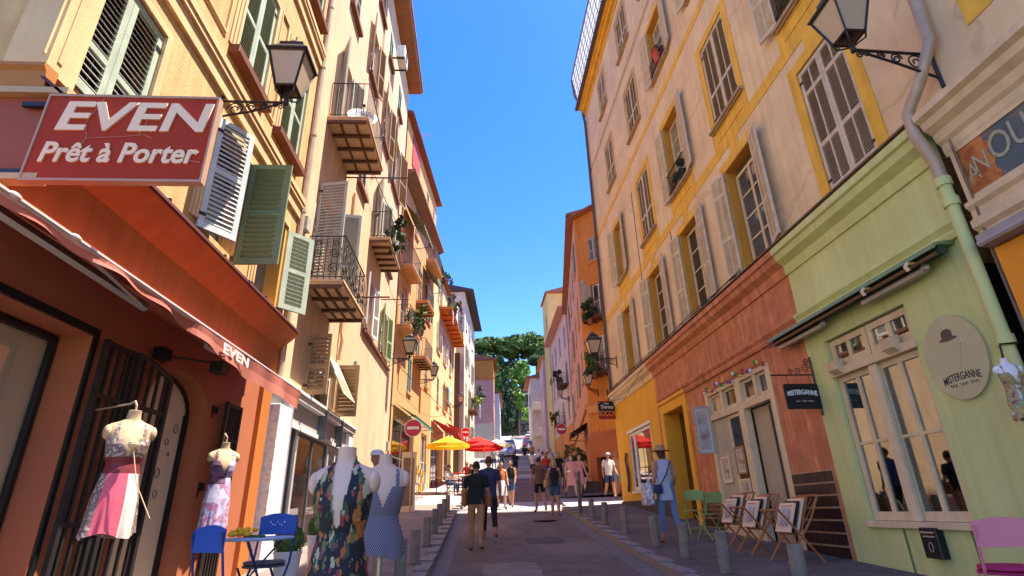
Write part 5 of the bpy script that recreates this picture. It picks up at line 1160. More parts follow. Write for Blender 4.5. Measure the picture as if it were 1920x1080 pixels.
# ------------------------------------------------------------------ trees on the castle hill
def pxw(px,py,Y):
    v=FWD*1.0+RIGHT*((px-960)/1010)-UP*((py-540)/1010); v=v*(Y/v.y); return v
pine=mat('pine_needles',(.09,.15,.038),.8,.4,.35,0,c2=(.17,.25,.06),c2amt=.8,c2scale=.5); dkg=mat('dark_needles',(.04,.075,.028),.8,.4,.4,0); brg=mat('bright_foliage',(.15,.27,.045),.7,.35,.4,0,c2=(.24,.37,.06),c2amt=.8,c2scale=.45); lime=mat('lime_foliage',(.24,.40,.05),.7,.25,.8,0); mid=mat('mid_foliage',(.09,.17,.035),.75,.4,.4,0,c2=(.16,.26,.05),c2amt=.7,c2scale=.4)
def tree(label,x,y,zb,lobes,m,n=1500,size=.55,tr=.35,seed=0,group='trees on the hill above the street',flat=.0):
    rnd=random.Random(seed); t=thing('pine_tree' if 'pine' in label else 'cypress_tree' if 'cypress' in label else 'leafy_tree',label,'tree',(x,y,zb),group)
    b=MB(); top=max(l[2] for l in lobes); cx=sum(l[0] for l in lobes)/len(lobes); cy=sum(l[1] for l in lobes)/len(lobes); zl=min(l[2]-l[5]*.3 for l in lobes)
    b.tube([(x,y,zb-1),(x+(cx-x)*.3,y,zb+(zl-zb)*.5),(cx,cy,zl)],[tr,tr*.8,tr*.6],8)
    for l in lobes: b.tube([(cx+(l[0]-cx)*.05,cy,zl-.3),((cx+l[0])/2,(cy+l[1])/2,(zl+l[2])/2),(l[0],l[1],l[2]-l[5]*.1)],[tr*.5,tr*.35,tr*.15],6)
    b.build('trunk',bark,t,smooth=True)
    b=MB(); vol=sum(l[3]*l[4]*l[5] for l in lobes)
    for l in lobes:
        k=int(n*(l[3]*l[4]*l[5])/vol)
        cl=[]
        for _ in range(max(8,k//26)):
            v=Vector((rnd.gauss(0,1),rnd.gauss(0,1),rnd.gauss(0,1))).normalized()*rnd.uniform(.55,1.0)
            if flat and v.z<-.3: v.z*=.4
            cl.append(v)
        for _ in range(k):
            c=rnd.choice(cl); v=c+Vector((rnd.gauss(0,.13),rnd.gauss(0,.13),rnd.gauss(0,.13)))
            p=Vector((l[0]+v.x*l[3],l[1]+v.y*l[4],l[2]+v.z*l[5]))
            nrm=(v+Vector((rnd.gauss(0,.7),rnd.gauss(0,.7),rnd.gauss(0,.7)))).normalized(); tx=nrm.orthogonal().normalized(); ty=nrm.cross(tx); s=size*rnd.uniform(.5,1.25); a=rnd.uniform(0,PI)
            ux=tx*math.cos(a)+ty*math.sin(a); uy=ty*math.cos(a)-tx*math.sin(a)
            b.face([p-ux*s*.55,p-uy*s*.4,p+ux*s*.55,p+uy*s*.4])
    b.build('crown',m,t,kind='stuff',recalc=False); return t
def T_(label,px,py,Y,rpx,hpx,m,n,kind='round',size=.55,seed=0,tr=.35):
    c=pxw(px,py,Y); k=Y*1.0/1010*.97; n=int(n*1.7); size*=1.45; rx=rpx*k; rz=hpx*k; zb=hill(c.x,Y); rnd=random.Random(seed)
    if kind=='pine':
        lobes=[(c.x+rnd.uniform(-.75,.75)*rx,c.y+rnd.uniform(-.5,.5)*rx,c.z+rnd.uniform(-.45,.35)*rz,rx*rnd.uniform(.32,.48),rx*.42,rz*rnd.uniform(.4,.6)) for _ in range(14)]
    elif kind=='cyp': lobes=[(c.x+rnd.uniform(-.12,.12)*rx,c.y,c.z+rz*(-.75+.3*i),rx*(1-.15*abs(i-1.5)),rx*(1-.13*i),rz*.36) for i in range(6)]
    else: lobes=[(c.x+rnd.uniform(-.6,.6)*rx,c.y+rnd.uniform(-.4,.4)*rx,c.z+rnd.uniform(-.65,.65)*rz,rx*rnd.uniform(.38,.55),rx*.5,rz*rnd.uniform(.3,.42)) for _ in range(8)]
    return tree(label,c.x,c.y,zb,lobes,m,n,size,tr,seed)
T_('umbrella pine with the highest crown, in the middle of the hilltop',985,646,152,42,26,pine,3800,'pine',.75,1)
T_('umbrella pine on the hilltop left of the highest one',937,648,150,40,24,pine,3400,'pine',.75,2)
T_('umbrella pine at the left end of the hilltop, behind the dark eaves',900,650,156,36,24,pine,2600,'pine',.75,3)
T_('umbrella pine at the right end of the hilltop, beside the ochre house',1024,660,150,30,26,pine,2800,'pine',.75,4)
T_('dark pine lower on the right of the hill, above the pale house',1013,690,144,30,24,dkg,2600,'round',.7,5)
T_('dark pine behind the bright leafy trees',960,690,148,26,22,dkg,1700,'pine',.7,15)
T_('umbrella pine between the highest crown and the left one',958,652,156,30,26,pine,2600,'pine',.75,21)
T_('umbrella pine between the highest crown and the ochre house',1004,650,157,28,28,pine,2600,'pine',.75,22)
T_('dark pine filling the hilltop behind the pink house',918,676,146,28,24,dkg,2200,'pine',.7,23)
T_('ivy covered shrub at the foot of the retaining wall',966,790,102,9,14,dkg,700,'round',.4,24,.15)
T_('bright green leafy tree in the centre of the hill',975,712,126,26,40,brg,3000,'round',.6,6)
T_('mid green leafy tree behind the pink house',938,722,120,24,42,mid,3000,'round',.55,7)
T_('tall dark cypress in front of the leafy trees',953,752,101,12,56,dkg,2200,'cyp',.45,8)
T_('second dark cypress, left of the tall one',941,768,100,9,42,dkg,1600,'cyp',.45,9)
T_('arching light green tree right of the cypresses',970,742,102,13,30,brg,1300,'round',.5,10)
T_('small lime green tree in front of the retaining wall',998,776,95,18,13,lime,1500,'round',.4,11,.2)
T_('low dark bush on the hill below the pale house',1006,742,108,14,10,dkg,900,'round',.45,12,.2)
T_('mid green tree filling the hillside left of the cypresses',918,730,128,22,40,mid,2200,'round',.6,13)
T_('mid green tree low on the right hillside',1000,722,122,14,18,mid,1200,'round',.55,14)
# ------------------------------------------------------------------ street furniture
bol=thing('bollard','','bollard',(3.25,16.4,gs(3.25,16.4)),'bollards along the kerbs')
b=MB(); x,y,z=3.25,16.4,gs(3.25,16.4); b.lathe((x,y,z-.1),[(.078,0),(.078,.60),(.070,.618),(.0,.625)],16); b.build('post',concrete,bol,smooth=True)
b=MB(); b.lathe((x,y,z-.02),[(.11,0),(.11,.03),(.085,.035)],16); b.build('foot_collar',mat('bollard_collar',(.12,.11,.10),.8,.2,8,.1),bol)
bspots=[('R',16.4),('R',14.75),('R',12.8),('R',10.65),('R',9.2),('R',7.75),('R',5.95),('L',19.75),('L',17.6),('L',15.8),('L',14.0),('L',11.9),('L',9.7),('L',7.95)]
nm={('R',16.4):'last grey bollard on the right kerb, next to the tall post',('R',14.75):'sixth bollard from the camera on the right kerb',('R',12.8):'right kerb bollard level with the dark plinth of the yellow shop',('R',10.65):'right kerb bollard just beyond the woman in the straw hat',('R',9.2):'right kerb bollard at the feet of the straw hatted woman',('R',7.75):'right kerb bollard in front of the first print rack',('R',5.95):'nearest bollard on the right kerb, by the green shop wall',('L',19.75):'farthest bollard on the left kerb',('L',17.6):'second farthest bollard on the left kerb',('L',15.8):'third farthest bollard on the left kerb',('L',14.0):'left kerb bollard level with the end of the white shop',('L',11.9):'left kerb bollard level with the man in the black shirt',('L',9.7):'second nearest bollard on the left kerb',('L',7.95):'nearest bollard on the left kerb, beside the polka dot dress'}
for i,(sd_,yy) in enumerate(bspots):
    xx=3.25 if sd_=='R' else -1.0; loc=(xx,yy,gs(xx,yy))
    if i==0: bol['label']=nm[(sd_,yy)]; bol.location=loc
    else:
        c_=copy_tree(bol,loc,label=nm[(sd_,yy)]); c_.rotation_euler=(random.uniform(-.025,.025),random.uniform(-.025,.025),random.uniform(0,6.2)); c_.scale=(1,1,random.uniform(.97,1.04))
b=MB(); b.tube([(3.05,17.2,gs(3,17.2)),(3.05,17.2,gs(3,17.2)+1.05)],.045,10); b.ball((3.05,17.2,gs(3,17.2)+1.07),.06,.06,.06,10,6); tag(b.build('street_post',mat('post_grey_brown',(.16,.14,.12),.6,.15,6,.05),smooth=True),'taller slim grey post with a rounded top on the right kerb','post')
b=MB(); b.tube([(3.28,18.3,gs(3.2,18.3)),(3.28,18.3,gs(3.2,18.3)+1.15)],.05,10); b.ball((3.28,18.3,gs(3.2,18.3)+1.17),.065,.065,.06,10,6); tag(b.build('street_post',mat('post_grey_brown',(.16,.14,.12)),smooth=True),'farther slim grey post, behind the taller one on the right kerb','post')
roadred=mat('road_sign_red',(.50,.012,.02),.35,.05,3,0,spec=.5)
def noentry(label,x,y,h,dia=.6,yaw=0):
    z=gs(x,y); t=thing('no_entry_sign',label,'road sign',(x,y,z),'no entry signs')
    b=MB(); b.tube([(x,y+.03,z),(x,y+.03,z+h+dia*.45)],.03,8); b.build('pole',zinc,t)
    c=z+h; r=dia/2; ca,sa=math.cos(R(yaw)),math.sin(R(yaw)); T=lambda u,d,v:(x+u*ca-d*sa,y+u*sa+d*ca,c+v)
    b=MB(T); A=[b.V((r*math.cos(2*PI*k/28),0,r*math.sin(2*PI*k/28))) for k in range(28)]; B=[b.V((r*math.cos(2*PI*k/28),-.02,r*math.sin(2*PI*k/28))) for k in range(28)]; C=[b.V((r*.93*math.cos(2*PI*k/28),-.021,r*.93*math.sin(2*PI*k/28))) for k in range(28)]
    for k in range(28): q=(k+1)%28; b.fi((A[k],A[q],B[q],B[k]),1); b.fi((B[k],B[q],C[q],C[k]),1)
    b.fi(C); b.fi(A[::-1],1); b.build('disc',[roadred,whitep],t)
    b=MB(T); b.box(-r*.68,r*.68,-.026,-.0215,-r*.16,r*.16); b.build('white_bar',whitep,t); return t
noentry('round red no entry sign on a pole in front of the green awninged shop',-2.20,19.2,2.72,.60)
noentry('no entry sign on the left beyond the bright red awnings',-.75,36.5,3.0,.62,12)
noentry('no entry sign on a pole before the orange houses on the right',4.62,30.0,2.95,.62)
# Socca sign
so=thing('shop_sign','black hanging sign lettered Socca in orange beyond the yellow shop','sign',(4.87,20.2,3.08))
b=MB(); b.box(4.55,5.18,20.2,20.24,3.08,3.72); b.build('sign_board',black,so)
b=MB(); b.box(4.53,5.20,20.195,20.245,3.72,3.745); b.box(4.58,5.15,20.194,20.199,3.095,3.24); b.build('sign_trim',mat('sign_flame_red',(.35,.015,.012),.4,.1,6,0),so)
TSO=lambda x,y,z:(4.865+x*.88,20.196-z,3.40+y*.93)
text('Chez',"lettering",.10,lambda x,y,z:TSO(x,y+.27,z),whiteletter,so,.002,bold=.001); text("Theresa",'lettering',.20,lambda x,y,z:TSO(x,y+.13,z),whiteletter,so,.002,sx=.86,shear=.25,bold=.002)
text('SOCCA','lettering',.27,lambda x,y,z:TSO(x,y-.13,z+.004),mat('letter_orange',(.75,.22,.04),.5,.1,5,0),so,.003,sx=.80,bold=.006)
b=MB(); 
for xx in (4.59,5.14): b.ball((xx,20.195,3.68),.018,.01,.018,8,6)
b.each('sign_stud',whiteletter,so)

# ------------------------------------------------------------------ mannequins and dresses on the left pavement
skinm=mat('mannequin_beige',(.74,.48,.33),.55,.05,4,.02,spec=.3); skinc=mat('mannequin_tan',(.50,.34,.19),.6,.08,5,.05)
floral=printmat('floral_print',(.012,.011,.014),[(.40,.09,.015),(.13,.14,.04),(.42,.36,.20),(.05,.08,.03),(.26,.03,.05),(.42,.15,.03)],'leaves',21)
dots=printmat('dotted_print',(.045,.035,.065),[(.45,.40,.45)],'dots',78)
pinkd=[printmat('brown_speckle_print',(.1,.04,.03),[(.05,.02,.018),(.30,.20,.17),(.08,.035,.03),(.45,.34,.30)],'noise',38),mat('pink_silk',(.66,.09,.13),.45,.12,3,.1,20),mat('pale_silk',(.68,.55,.47),.5,.1,5,.1,20),mat('dark_red_silk',(.18,.02,.025),.5,.2,6,.1)]
purd=[printmat('purple_dress_print',(.3,.2,.35),[(.30,.12,.22),(.42,.33,.47),(.55,.52,.62),(.40,.10,.20),(.40,.38,.55)],'noise',7),printmat('dark_purple_print',(.1,.04,.08),[(.06,.02,.045),(.22,.10,.16),(.09,.03,.06)],'noise',20)]
def bust(label,x,y,zn,sc,mdress,neck='halter',hem=.0,yaw=0,flare=.24,cat='mannequin',stand=True,ms=skinm,full=True,pleat=.05,group=None,panel=None):
    """zn: top of the neck stump; sc: scale; dress hangs to z=hem"""
    zg=gs(x,y); t=thing('mannequin',label,cat,(x,y,zg),group); ca,sa=math.cos(R(yaw)),math.sin(R(yaw)); s=sc
    T=lambda u,v,z:(x+u*ca-v*sa,y+u*sa+v*ca,z)
    b=MB(T)
    sec=[(0,-.004,zn-.56*s,.138*s,.105*s),(0,-.0,zn-.50*s,.13*s,.10*s),(0,-.012,zn-.40*s,.155*s,.12*s),(0,-.02,zn-.33*s,.165*s,.125*s),(0,-.005,zn-.24*s,.175*s,.105*s),(0,.0,zn-.19*s,.20*s,.09*s),(0,.004,zn-.155*s,.195*s,.08*s),(0,.008,zn-.13*s,.165*s,.072*s),(0,.01,zn-.105*s,.10*s,.062*s),(0,.008,zn-.08*s,.062*s,.058*s),(0,.0,zn-.03*s,.055*s,.055*s),(0,-.004,zn-.004*s,.056*s,.056*s),(0,-.004,zn,.050*s,.050*s)]
    b.loft(sec,48)
    for sg_ in (-1,1): b.ball((sg_*.178*s,.0,zn-.212*s),.042*s,.066*s,.07*s,12,8)
    b.build('torso',ms,t,smooth=True)
    # dress: the bodice is cut out of the skin of the torso, the skirt hangs from its waist
    b=MB(T); n=96
    S=[(q[2]-zn,q[1],q[3],q[4]) for q in sec]
    def ring_at(z):
        for p0,p1 in zip(S,S[1:]):
            if p0[0]<=z<=p1[0]+1e-9:
                u=(z-p0[0])/max(1e-9,p1[0]-p0[0]); return [p0[i]+(p1[i]-p0[i])*u for i in (1,2,3)]
        return [S[-1][1],S[-1][2],S[-1][3]]
    def inside(u,v,z):   # u,v on the torso in units of s, z below the neck top
        fr_=v<0.01
        if z<-.47: return True
        if neck=='halter':
            if fr_:
                ve=.012+(z+.47)*.155 if z<-.20 else .054+(z+.20)*.05
                oe=.19 if z<-.30 else .19-(z+.30)*.50
                return ve<abs(u)<max(oe,ve+.028) and z<-.035
            return z<-.36 or (-.085<z<-.045)
        if fr_:
            ve=.010+(z+.42)*.42; oe=.20 if z<-.27 else 0
            return (ve<abs(u)<oe) or (-.30<z<-.125 and abs(abs(u)-.112)<.014)
        return z<-.33 or (-.36<z<-.125 and abs(abs(u)-.112)<.014)
    dz=.007; zs_=[]; z_=-.545
    while z_<-.02: zs_.append(z_); z_+=dz
    rows=[]
    for z_ in zs_:
        cy,rx,ry=ring_at(z_*s); rows.append([(1.05*rx*math.cos(2*PI*j/n),cy+1.07*ry*math.sin(2*PI*j/n),z_) for j in range(n)])
    idx=[[b.V((p[0],p[1],zn+p[2]*s)) for p in r_] for r_ in rows]
    for i in range(len(rows)-1):
        for j in range(n):
            k=(j+1)%n; u=(rows[i][j][0]+rows[i][k][0])/2/s; v=(rows[i][j][1]+rows[i][k][1])/2/s
            if inside(u,v,rows[i][j][2]+dz/2): b.fi((idx[i][j],idx[i][k],idx[i+1][k],idx[i+1][j]),panel(0 if rows[i][j][2]>-.44 else 3,(j+.5)/n) if panel else 0)
    z0=zn-.545*s; cy,rx,ry=ring_at(-.545*s); prev=idx[0]; M=14
    for k in range(1,M+1):
        q=k/M; hip_=min(1,q*2.2); z=z0+(hem-z0)*q; ax=1.05*rx*(1-hip_)+.172*s*hip_+(flare-.172)*s*q; ay=1.07*ry*(1-hip_)+.130*s*hip_+(flare*.8-.130)*s*q; am=pleat*q*q
        ring=[]
        for j in range(n):
            an=2*PI*j/n; f_=1+am*(math.sin(an*7+.8*q)+.6*math.sin(an*12+1.3-q)+.35*math.sin(an*19+2*q))
            ring.append(b.V((ax*f_*math.cos(an),cy+ay*f_*math.sin(an),z+(.02*math.sin(an*3+1) if k==M else 0))))
        for j in range(n): b.fi((prev[j],prev[(j+1)%n],ring[(j+1)%n],ring[j]),panel(5+k,(j+.5)/n) if panel else 0)
        prev=ring
    b.build('dress',mdress,t,smooth=True,recalc=False)
    if stand:
        b=MB(T); b.tube([(0,0,zg+.03),(0,0,zn-.6*s)],.018,8); b.lathe((0,0,zg),[(.17,0),(.17,.015),(.05,.03),(.02,.05)],16); b.build('stand',mat('stand_steel',(.35,.34,.33),.3,.1,5,0,metal=.8),t)
    return t
bust('mannequin in a black halter dress printed with orange and green leaves',-.84,3.70,.41,1.02,floral,'halter',-.86,yaw=0,flare=.25,group='mannequins on the left pavement')
bust('mannequin in a dark polka dot dress behind the leaf print one',-.80,5.0,.49,1.0,dots,'strap',-.32,yaw=8,flare=.20,pleat=.03,group='mannequins on the left pavement')
t=bust('dress form in a pink and brown patterned dress hung on the iron gate',-2.66,4.42,.80,.80,pinkd,'strap',-.09,yaw=38,flare=.205,stand=False,ms=skinc,cat='dress form',group='dress forms hung on the gates',pleat=.075,panel=lambda r,u: (0 if r<2 else 3) if r<7 else (0 if u<.63 or u>.92 else 1 if u<.80 else 2))
b=MB(); b.tube([(-2.66,4.42,.79),(-2.66,4.42,.84),(-2.69,4.44,.88),(-2.74,4.46,.86)],.008,5); b.tube([(-2.74,4.46,.86),(-3.28,4.9,.9)],.008,5); b.build('hook',zinc,t)
b=MB(); b.tube([(-2.54,4.30,.50),(-2.46,4.30,.25),(-2.34,4.34,.02)],.004,5); b.ball((-2.545,4.30,.53),.04,.035,.035,8,6); b.build('sash_bow',mat('sash_gold',(.55,.40,.22),.7,.08,6,.05),t)
t=bust('dress form in a lilac and purple dress hung on the narrow iron gate',-2.76,6.32,.78,.74,purd,'strap',-.08,yaw=38,flare=.185,stand=False,ms=skinc,cat='dress form',group='dress forms hung on the gates',pleat=.06,panel=lambda r,u: 1 if (r<7 and u<.80) else 0)
b=MB(); b.tube([(-2.76,6.32,.77),(-2.76,6.32,.84),(-2.80,6.34,.88),(-3.27,7.4,.9)],.008,5); b.build('hook',zinc,t)

# ------------------------------------------------------------------ bistro chairs, table, planters
def chair(label,x,y,yaw,mseat,mframe,back='panel',h=.85,group=None,cush=None):
    z=gs(x,y); t=thing('bistro_chair',label,'chair',(x,y,z),group); ca,sa=math.cos(R(yaw)),math.sin(R(yaw)); T=lambda u,v,w_:(x+u*ca-v*sa,y+u*sa+v*ca,z+w_)
    sh_=.45
    for sg_ in (-1,1):
        for nm_,pts in (('rear_leg',[(sg_*.19,-.20,0),(sg_*.19,.14,.47),(sg_*.19,.22,h-.02)]),('front_leg',[(sg_*.165,.20,0),(sg_*.165,-.19,sh_)])):
            b=MB(T); b.tube(pts,.011,6); b.build('leg',mframe,t)
    b=MB(T); b.tube([(-.19,-.12,.11),(.19,-.12,.11)],.008,5); b.tube([(-.165,.12,.1),(.165,.12,.1)],.008,5); b.each('stretcher',mframe,t)
    b=MB(T); n=10; A=[]
    for k in range(n+1):
        u=-.2+.4*k/n; A.append((u,.20-.06*math.cos(u*6)*.5,h-.0+.035*math.cos(u/.2*PI/2)))
    for k in range(n):
        u0,v0,w0=A[k]; u1,v1,w1=A[k+1]; 
        i=[b.V(p) for p in ((u0,v0,h-.17),(u1,v1,h-.17),(u1,v1,w1),(u0,v0,w0),(u0,v0+.012,h-.17),(u1,v1+.012,h-.17),(u1,v1+.012,w1),(u0,v0+.012,w0))]
        for q in ((0,1,2,3),(7,6,5,4),(3,2,6,7),(0,4,5,1),(0,3,7,4),(1,5,6,2)): b.fi([i[j] for j in q])
    bk=b.build('backrest',mseat,t)
    b=MB(T)
    for k in range(7): b.ball((-.075+.025*k,.172,h-.065+.016*math.cos(k*2.0)),.008,.006,.010,6,4)
    b.build('pierced_pattern',mat('pattern_pale',(.6,.62,.66),.6,.05,5,0) if mseat.name!='chair_pink' else woodm,bk)
    b=MB(T); b.lathe((0,0,sh_-.008),[(.2,0),(.205,.008),(.2,.018)],18,sx=1,sy=.98); b.build('seat',cush or mseat,t)
    if cush: 
        b=MB(T); b.lathe((0,0,sh_+.012),[(.18,0),(.2,.015),(.19,.035),(.0,.042)],18); b.build('cushion',cush,t,smooth=True)
    return t
blue=mat('chair_blue',(.03,.11,.45),.45,.08,5,.03); bluef=mat('chair_frame_blue',(.02,.04,.16),.45,.1,5,.03); greyc=mat('cushion_grey_check',(.12,.12,.15),.85,.25,30,.1)
chair('blue bistro chair with a pierced back, nearer the iron gate',-2.06,5.10,148,blue,bluef,cush=greyc,h=.87,group='blue bistro chairs of the dress shop'); chair('blue bistro chair on the far side of the round table, beside the white shop',-2.12,6.15,-8,blue,bluef,cush=greyc,h=.9,group='blue bistro chairs of the dress shop')
z=gs(-2.0,5.6); t=thing('bistro_table','round pale blue bistro table between the two blue chairs','table',(-2.0,5.6,z))
b=MB(); b.lathe((-2.0,5.6,z+.735),[(.29,0),(.30,.01),(.30,.02),(.29,.026)],24); b.build('tabletop',mat('table_pale_blue',(.35,.48,.66),.4,.06,5,.02),t)
for k in range(3):
    a=k*2*PI/3+.4; b=MB(); b.tube([(-2.0+.24*math.cos(a),5.6+.24*math.sin(a),z),(-2.0-.08*math.cos(a),5.6-.08*math.sin(a),z+.4),(-2.0+.2*math.cos(a),5.6+.2*math.sin(a),z+.735)],.01,6); b.build('leg',bluef,t)
t=thing('flower_bunch','yellow flowers lying on the pale blue table','flowers',(-2.12,5.5,z+.765))
b=MB(); rnd=random.Random(4)
for k in range(26): b.ball((-2.14+rnd.gauss(0,.05),5.5+rnd.gauss(0,.045),z+.79+abs(rnd.gauss(0,.022))),.028,.028,.02,7,5)
b.build('petals',floran,t,smooth=True,kind='stuff'); b=MB(); b.tube([(-2.1,5.48,z+.775),(-1.9,5.44,z+.77)],.012,5); b.build('stem',leafgreen,t)
def planter(label,x,y,h=.36,r=.15):
    z=gs(x,y); t=thing('planter',label,'planter',(x,y,z),'white planters with clipped box balls')
    b=MB(); b.lathe((x,y,z),[(r*.72,0),(r,h),(r*1.06,h),(r*1.06,h+.03),(r*.95,h+.03),(r*.93,h-.02)],22); b.build('pot',whitep,t,smooth=True)
    rnd=random.Random(int(x*100+y*10)); b=MB(); R_=r*1.12
    b.ball((x,y,z+h+R_*.8),R_*.86,R_*.86,R_*.86,14,9)
    for _ in range(1500):
        v=Vector((rnd.gauss(0,1),rnd.gauss(0,1),rnd.gauss(0,1))).normalized(); p=Vector((x,y,z+h+R_*.8))+v*R_*rnd.uniform(.86,1.03); nr=(v+Vector((rnd.gauss(0,.6),rnd.gauss(0,.6),rnd.gauss(0,.6)))).normalized(); tx=nr.orthogonal().normalized(); ty=nr.cross(tx); s=.014
        b.face([p-tx*s,p-ty*s*.7,p+tx*s,p+ty*s*.7])
    b.build('box_ball',mat('box_leaf',(.12,.22,.04),.7,.3,20,0),t,kind='stuff',recalc=False)
planter('white planter with a clipped box ball before the white shop pillar',-2.18,7.05,.46,.15); planter('second white planter with a box ball, behind the leaf print mannequin',-2.25,8.6,.5,.15)
lim=mat('chair_lime',(.30,.42,.12),.5,.08,5,.03); pch=mat('chair_pink',(.72,.22,.24),.5,.06,5,.03)
chair('lime green bistro chair nearer the tiles of the terracotta shop',4.45,11.0,200,lim,lim,group='green bistro chairs',h=.82); chair('lime green bistro chair by the yellow door surround',4.55,12.0,170,lim,lim,group='green bistro chairs',h=.82)
chair('pink bistro chair with a raspberry cushion at the right edge',3.98,4.30,152,pch,pch,cush=mat('cushion_raspberry',(.42,.02,.10),.85,.08,8,.1),h=.80)
# print racks with leaning prints
def rack(k,x,y,label):
    z=gs(x,y); t=thing('print_rack',label,'rack',(x,y,z),'folding wooden print racks'); T=lambda u,v,w_:(x+v*.25+u*.97*0+(-u*.0),y+u,z+w_)
    # local: u along the wall, v out from the wall towards the street (-x)
    T=lambda u,v,w_:(x-v,y+u,z+w_)
    for sg_ in (-1,1):
        for pts in ([(sg_*.26,-.22,0),(sg_*.26,.30,.68)],[(sg_*.24,.30,0),(sg_*.24,-.16,.56),(sg_*.24,-.32,.86)]):
            b=MB(T); b.tube(pts,.016,6); b.build('leg',woodm,t)
    b=MB(T)
    for u in (-.26,.26): pass
    b.tube([(-.26,.30,.68),(.26,.30,.68)],.014,6); b.tube([(-.24,-.32,.86),(.24,-.32,.86)],.014,6); b.tube([(-.25,.05,.36),(.25,.05,.36)],.014,6); b.each('cross_bar',woodm,t)
    for j in range(5):
        u=-.22+.11*j; b=MB(T); b.tube([(u,.30,.68),(u,.05,.36),(u,-.30,.82)],.006,4); b.build('rail',woodm,t)
    for j in range(4):
        a=.07*j; T2=lambda X,Yh,Z,j=j:T(X,-.02+.055*j-Yh*.38+Z*.9,.38+Yh*.92+Z*.38)
        lb='framed print leaning in the '+['farthest','middle','nearest'][k]+' rack, '+['at the back','second from the back','second from the front','at the front'][j]
        framed(lb,lambda X,Yv,Zv,T2=T2:T2(X,Zv,Yv+.0),.36+.03*(j%2),.50-.03*j,[woodm,sign_cream,black,sign_cream][j],[picc,picm,picc,picm][j],.05,'prints leaning in the racks')
rack(0,4.50,10.0,'wooden folding print rack farthest along the cream shop front'); rack(1,4.45,9.1,'middle wooden folding print rack before the cream shop front'); rack(2,4.52,8.2,'nearest wooden folding print rack, beside the dark tiles')
# hanging flowered blouse at the right edge and scarf by the yellow shop window
t=bust('white bust form in a red flowered blouse at the right edge',4.93,4.64,1.20,.52,printmat('blouse_print',(.35,.05,.03),[(.5,.1,.04),(.08,.06,.12),(.6,.35,.1),(.1,.2,.08),(.6,.5,.4)],'noise',22),'strap',.64,yaw=-20,flare=.17,stand=False,ms=whitep,cat='dress form')
b=MB(); b.tube([(4.93,4.64,1.20),(4.95,4.64,1.34),(5.19,4.64,1.36)],.01,5); b.build('hook',iron,t)
b=MB(F.P); n=8
A=[]
for k in range(12):
    z_=1.75-1.25*k/11; A.append([b.V((19.15+.09*math.sin(k*.7)+.16*(j/5-.5),.05+.03*math.sin(j*2.2+k*.5)+.02,z_)) for j in range(6)])
for p_,q_ in zip(A,A[1:]):
    for j in range(5): b.fi((p_[j],p_[j+1],q_[j+1],q_[j]))
o=b.build('hanging_scarf',mat('scarf_dark',(.10,.07,.07),.9,.4,6,.05),smooth=True,recalc=False); md=o.modifiers.new('thick','SOLIDIFY'); md.thickness=.01; tag(o,'dark patterned scarf hung beside the yellow shop window','scarf')

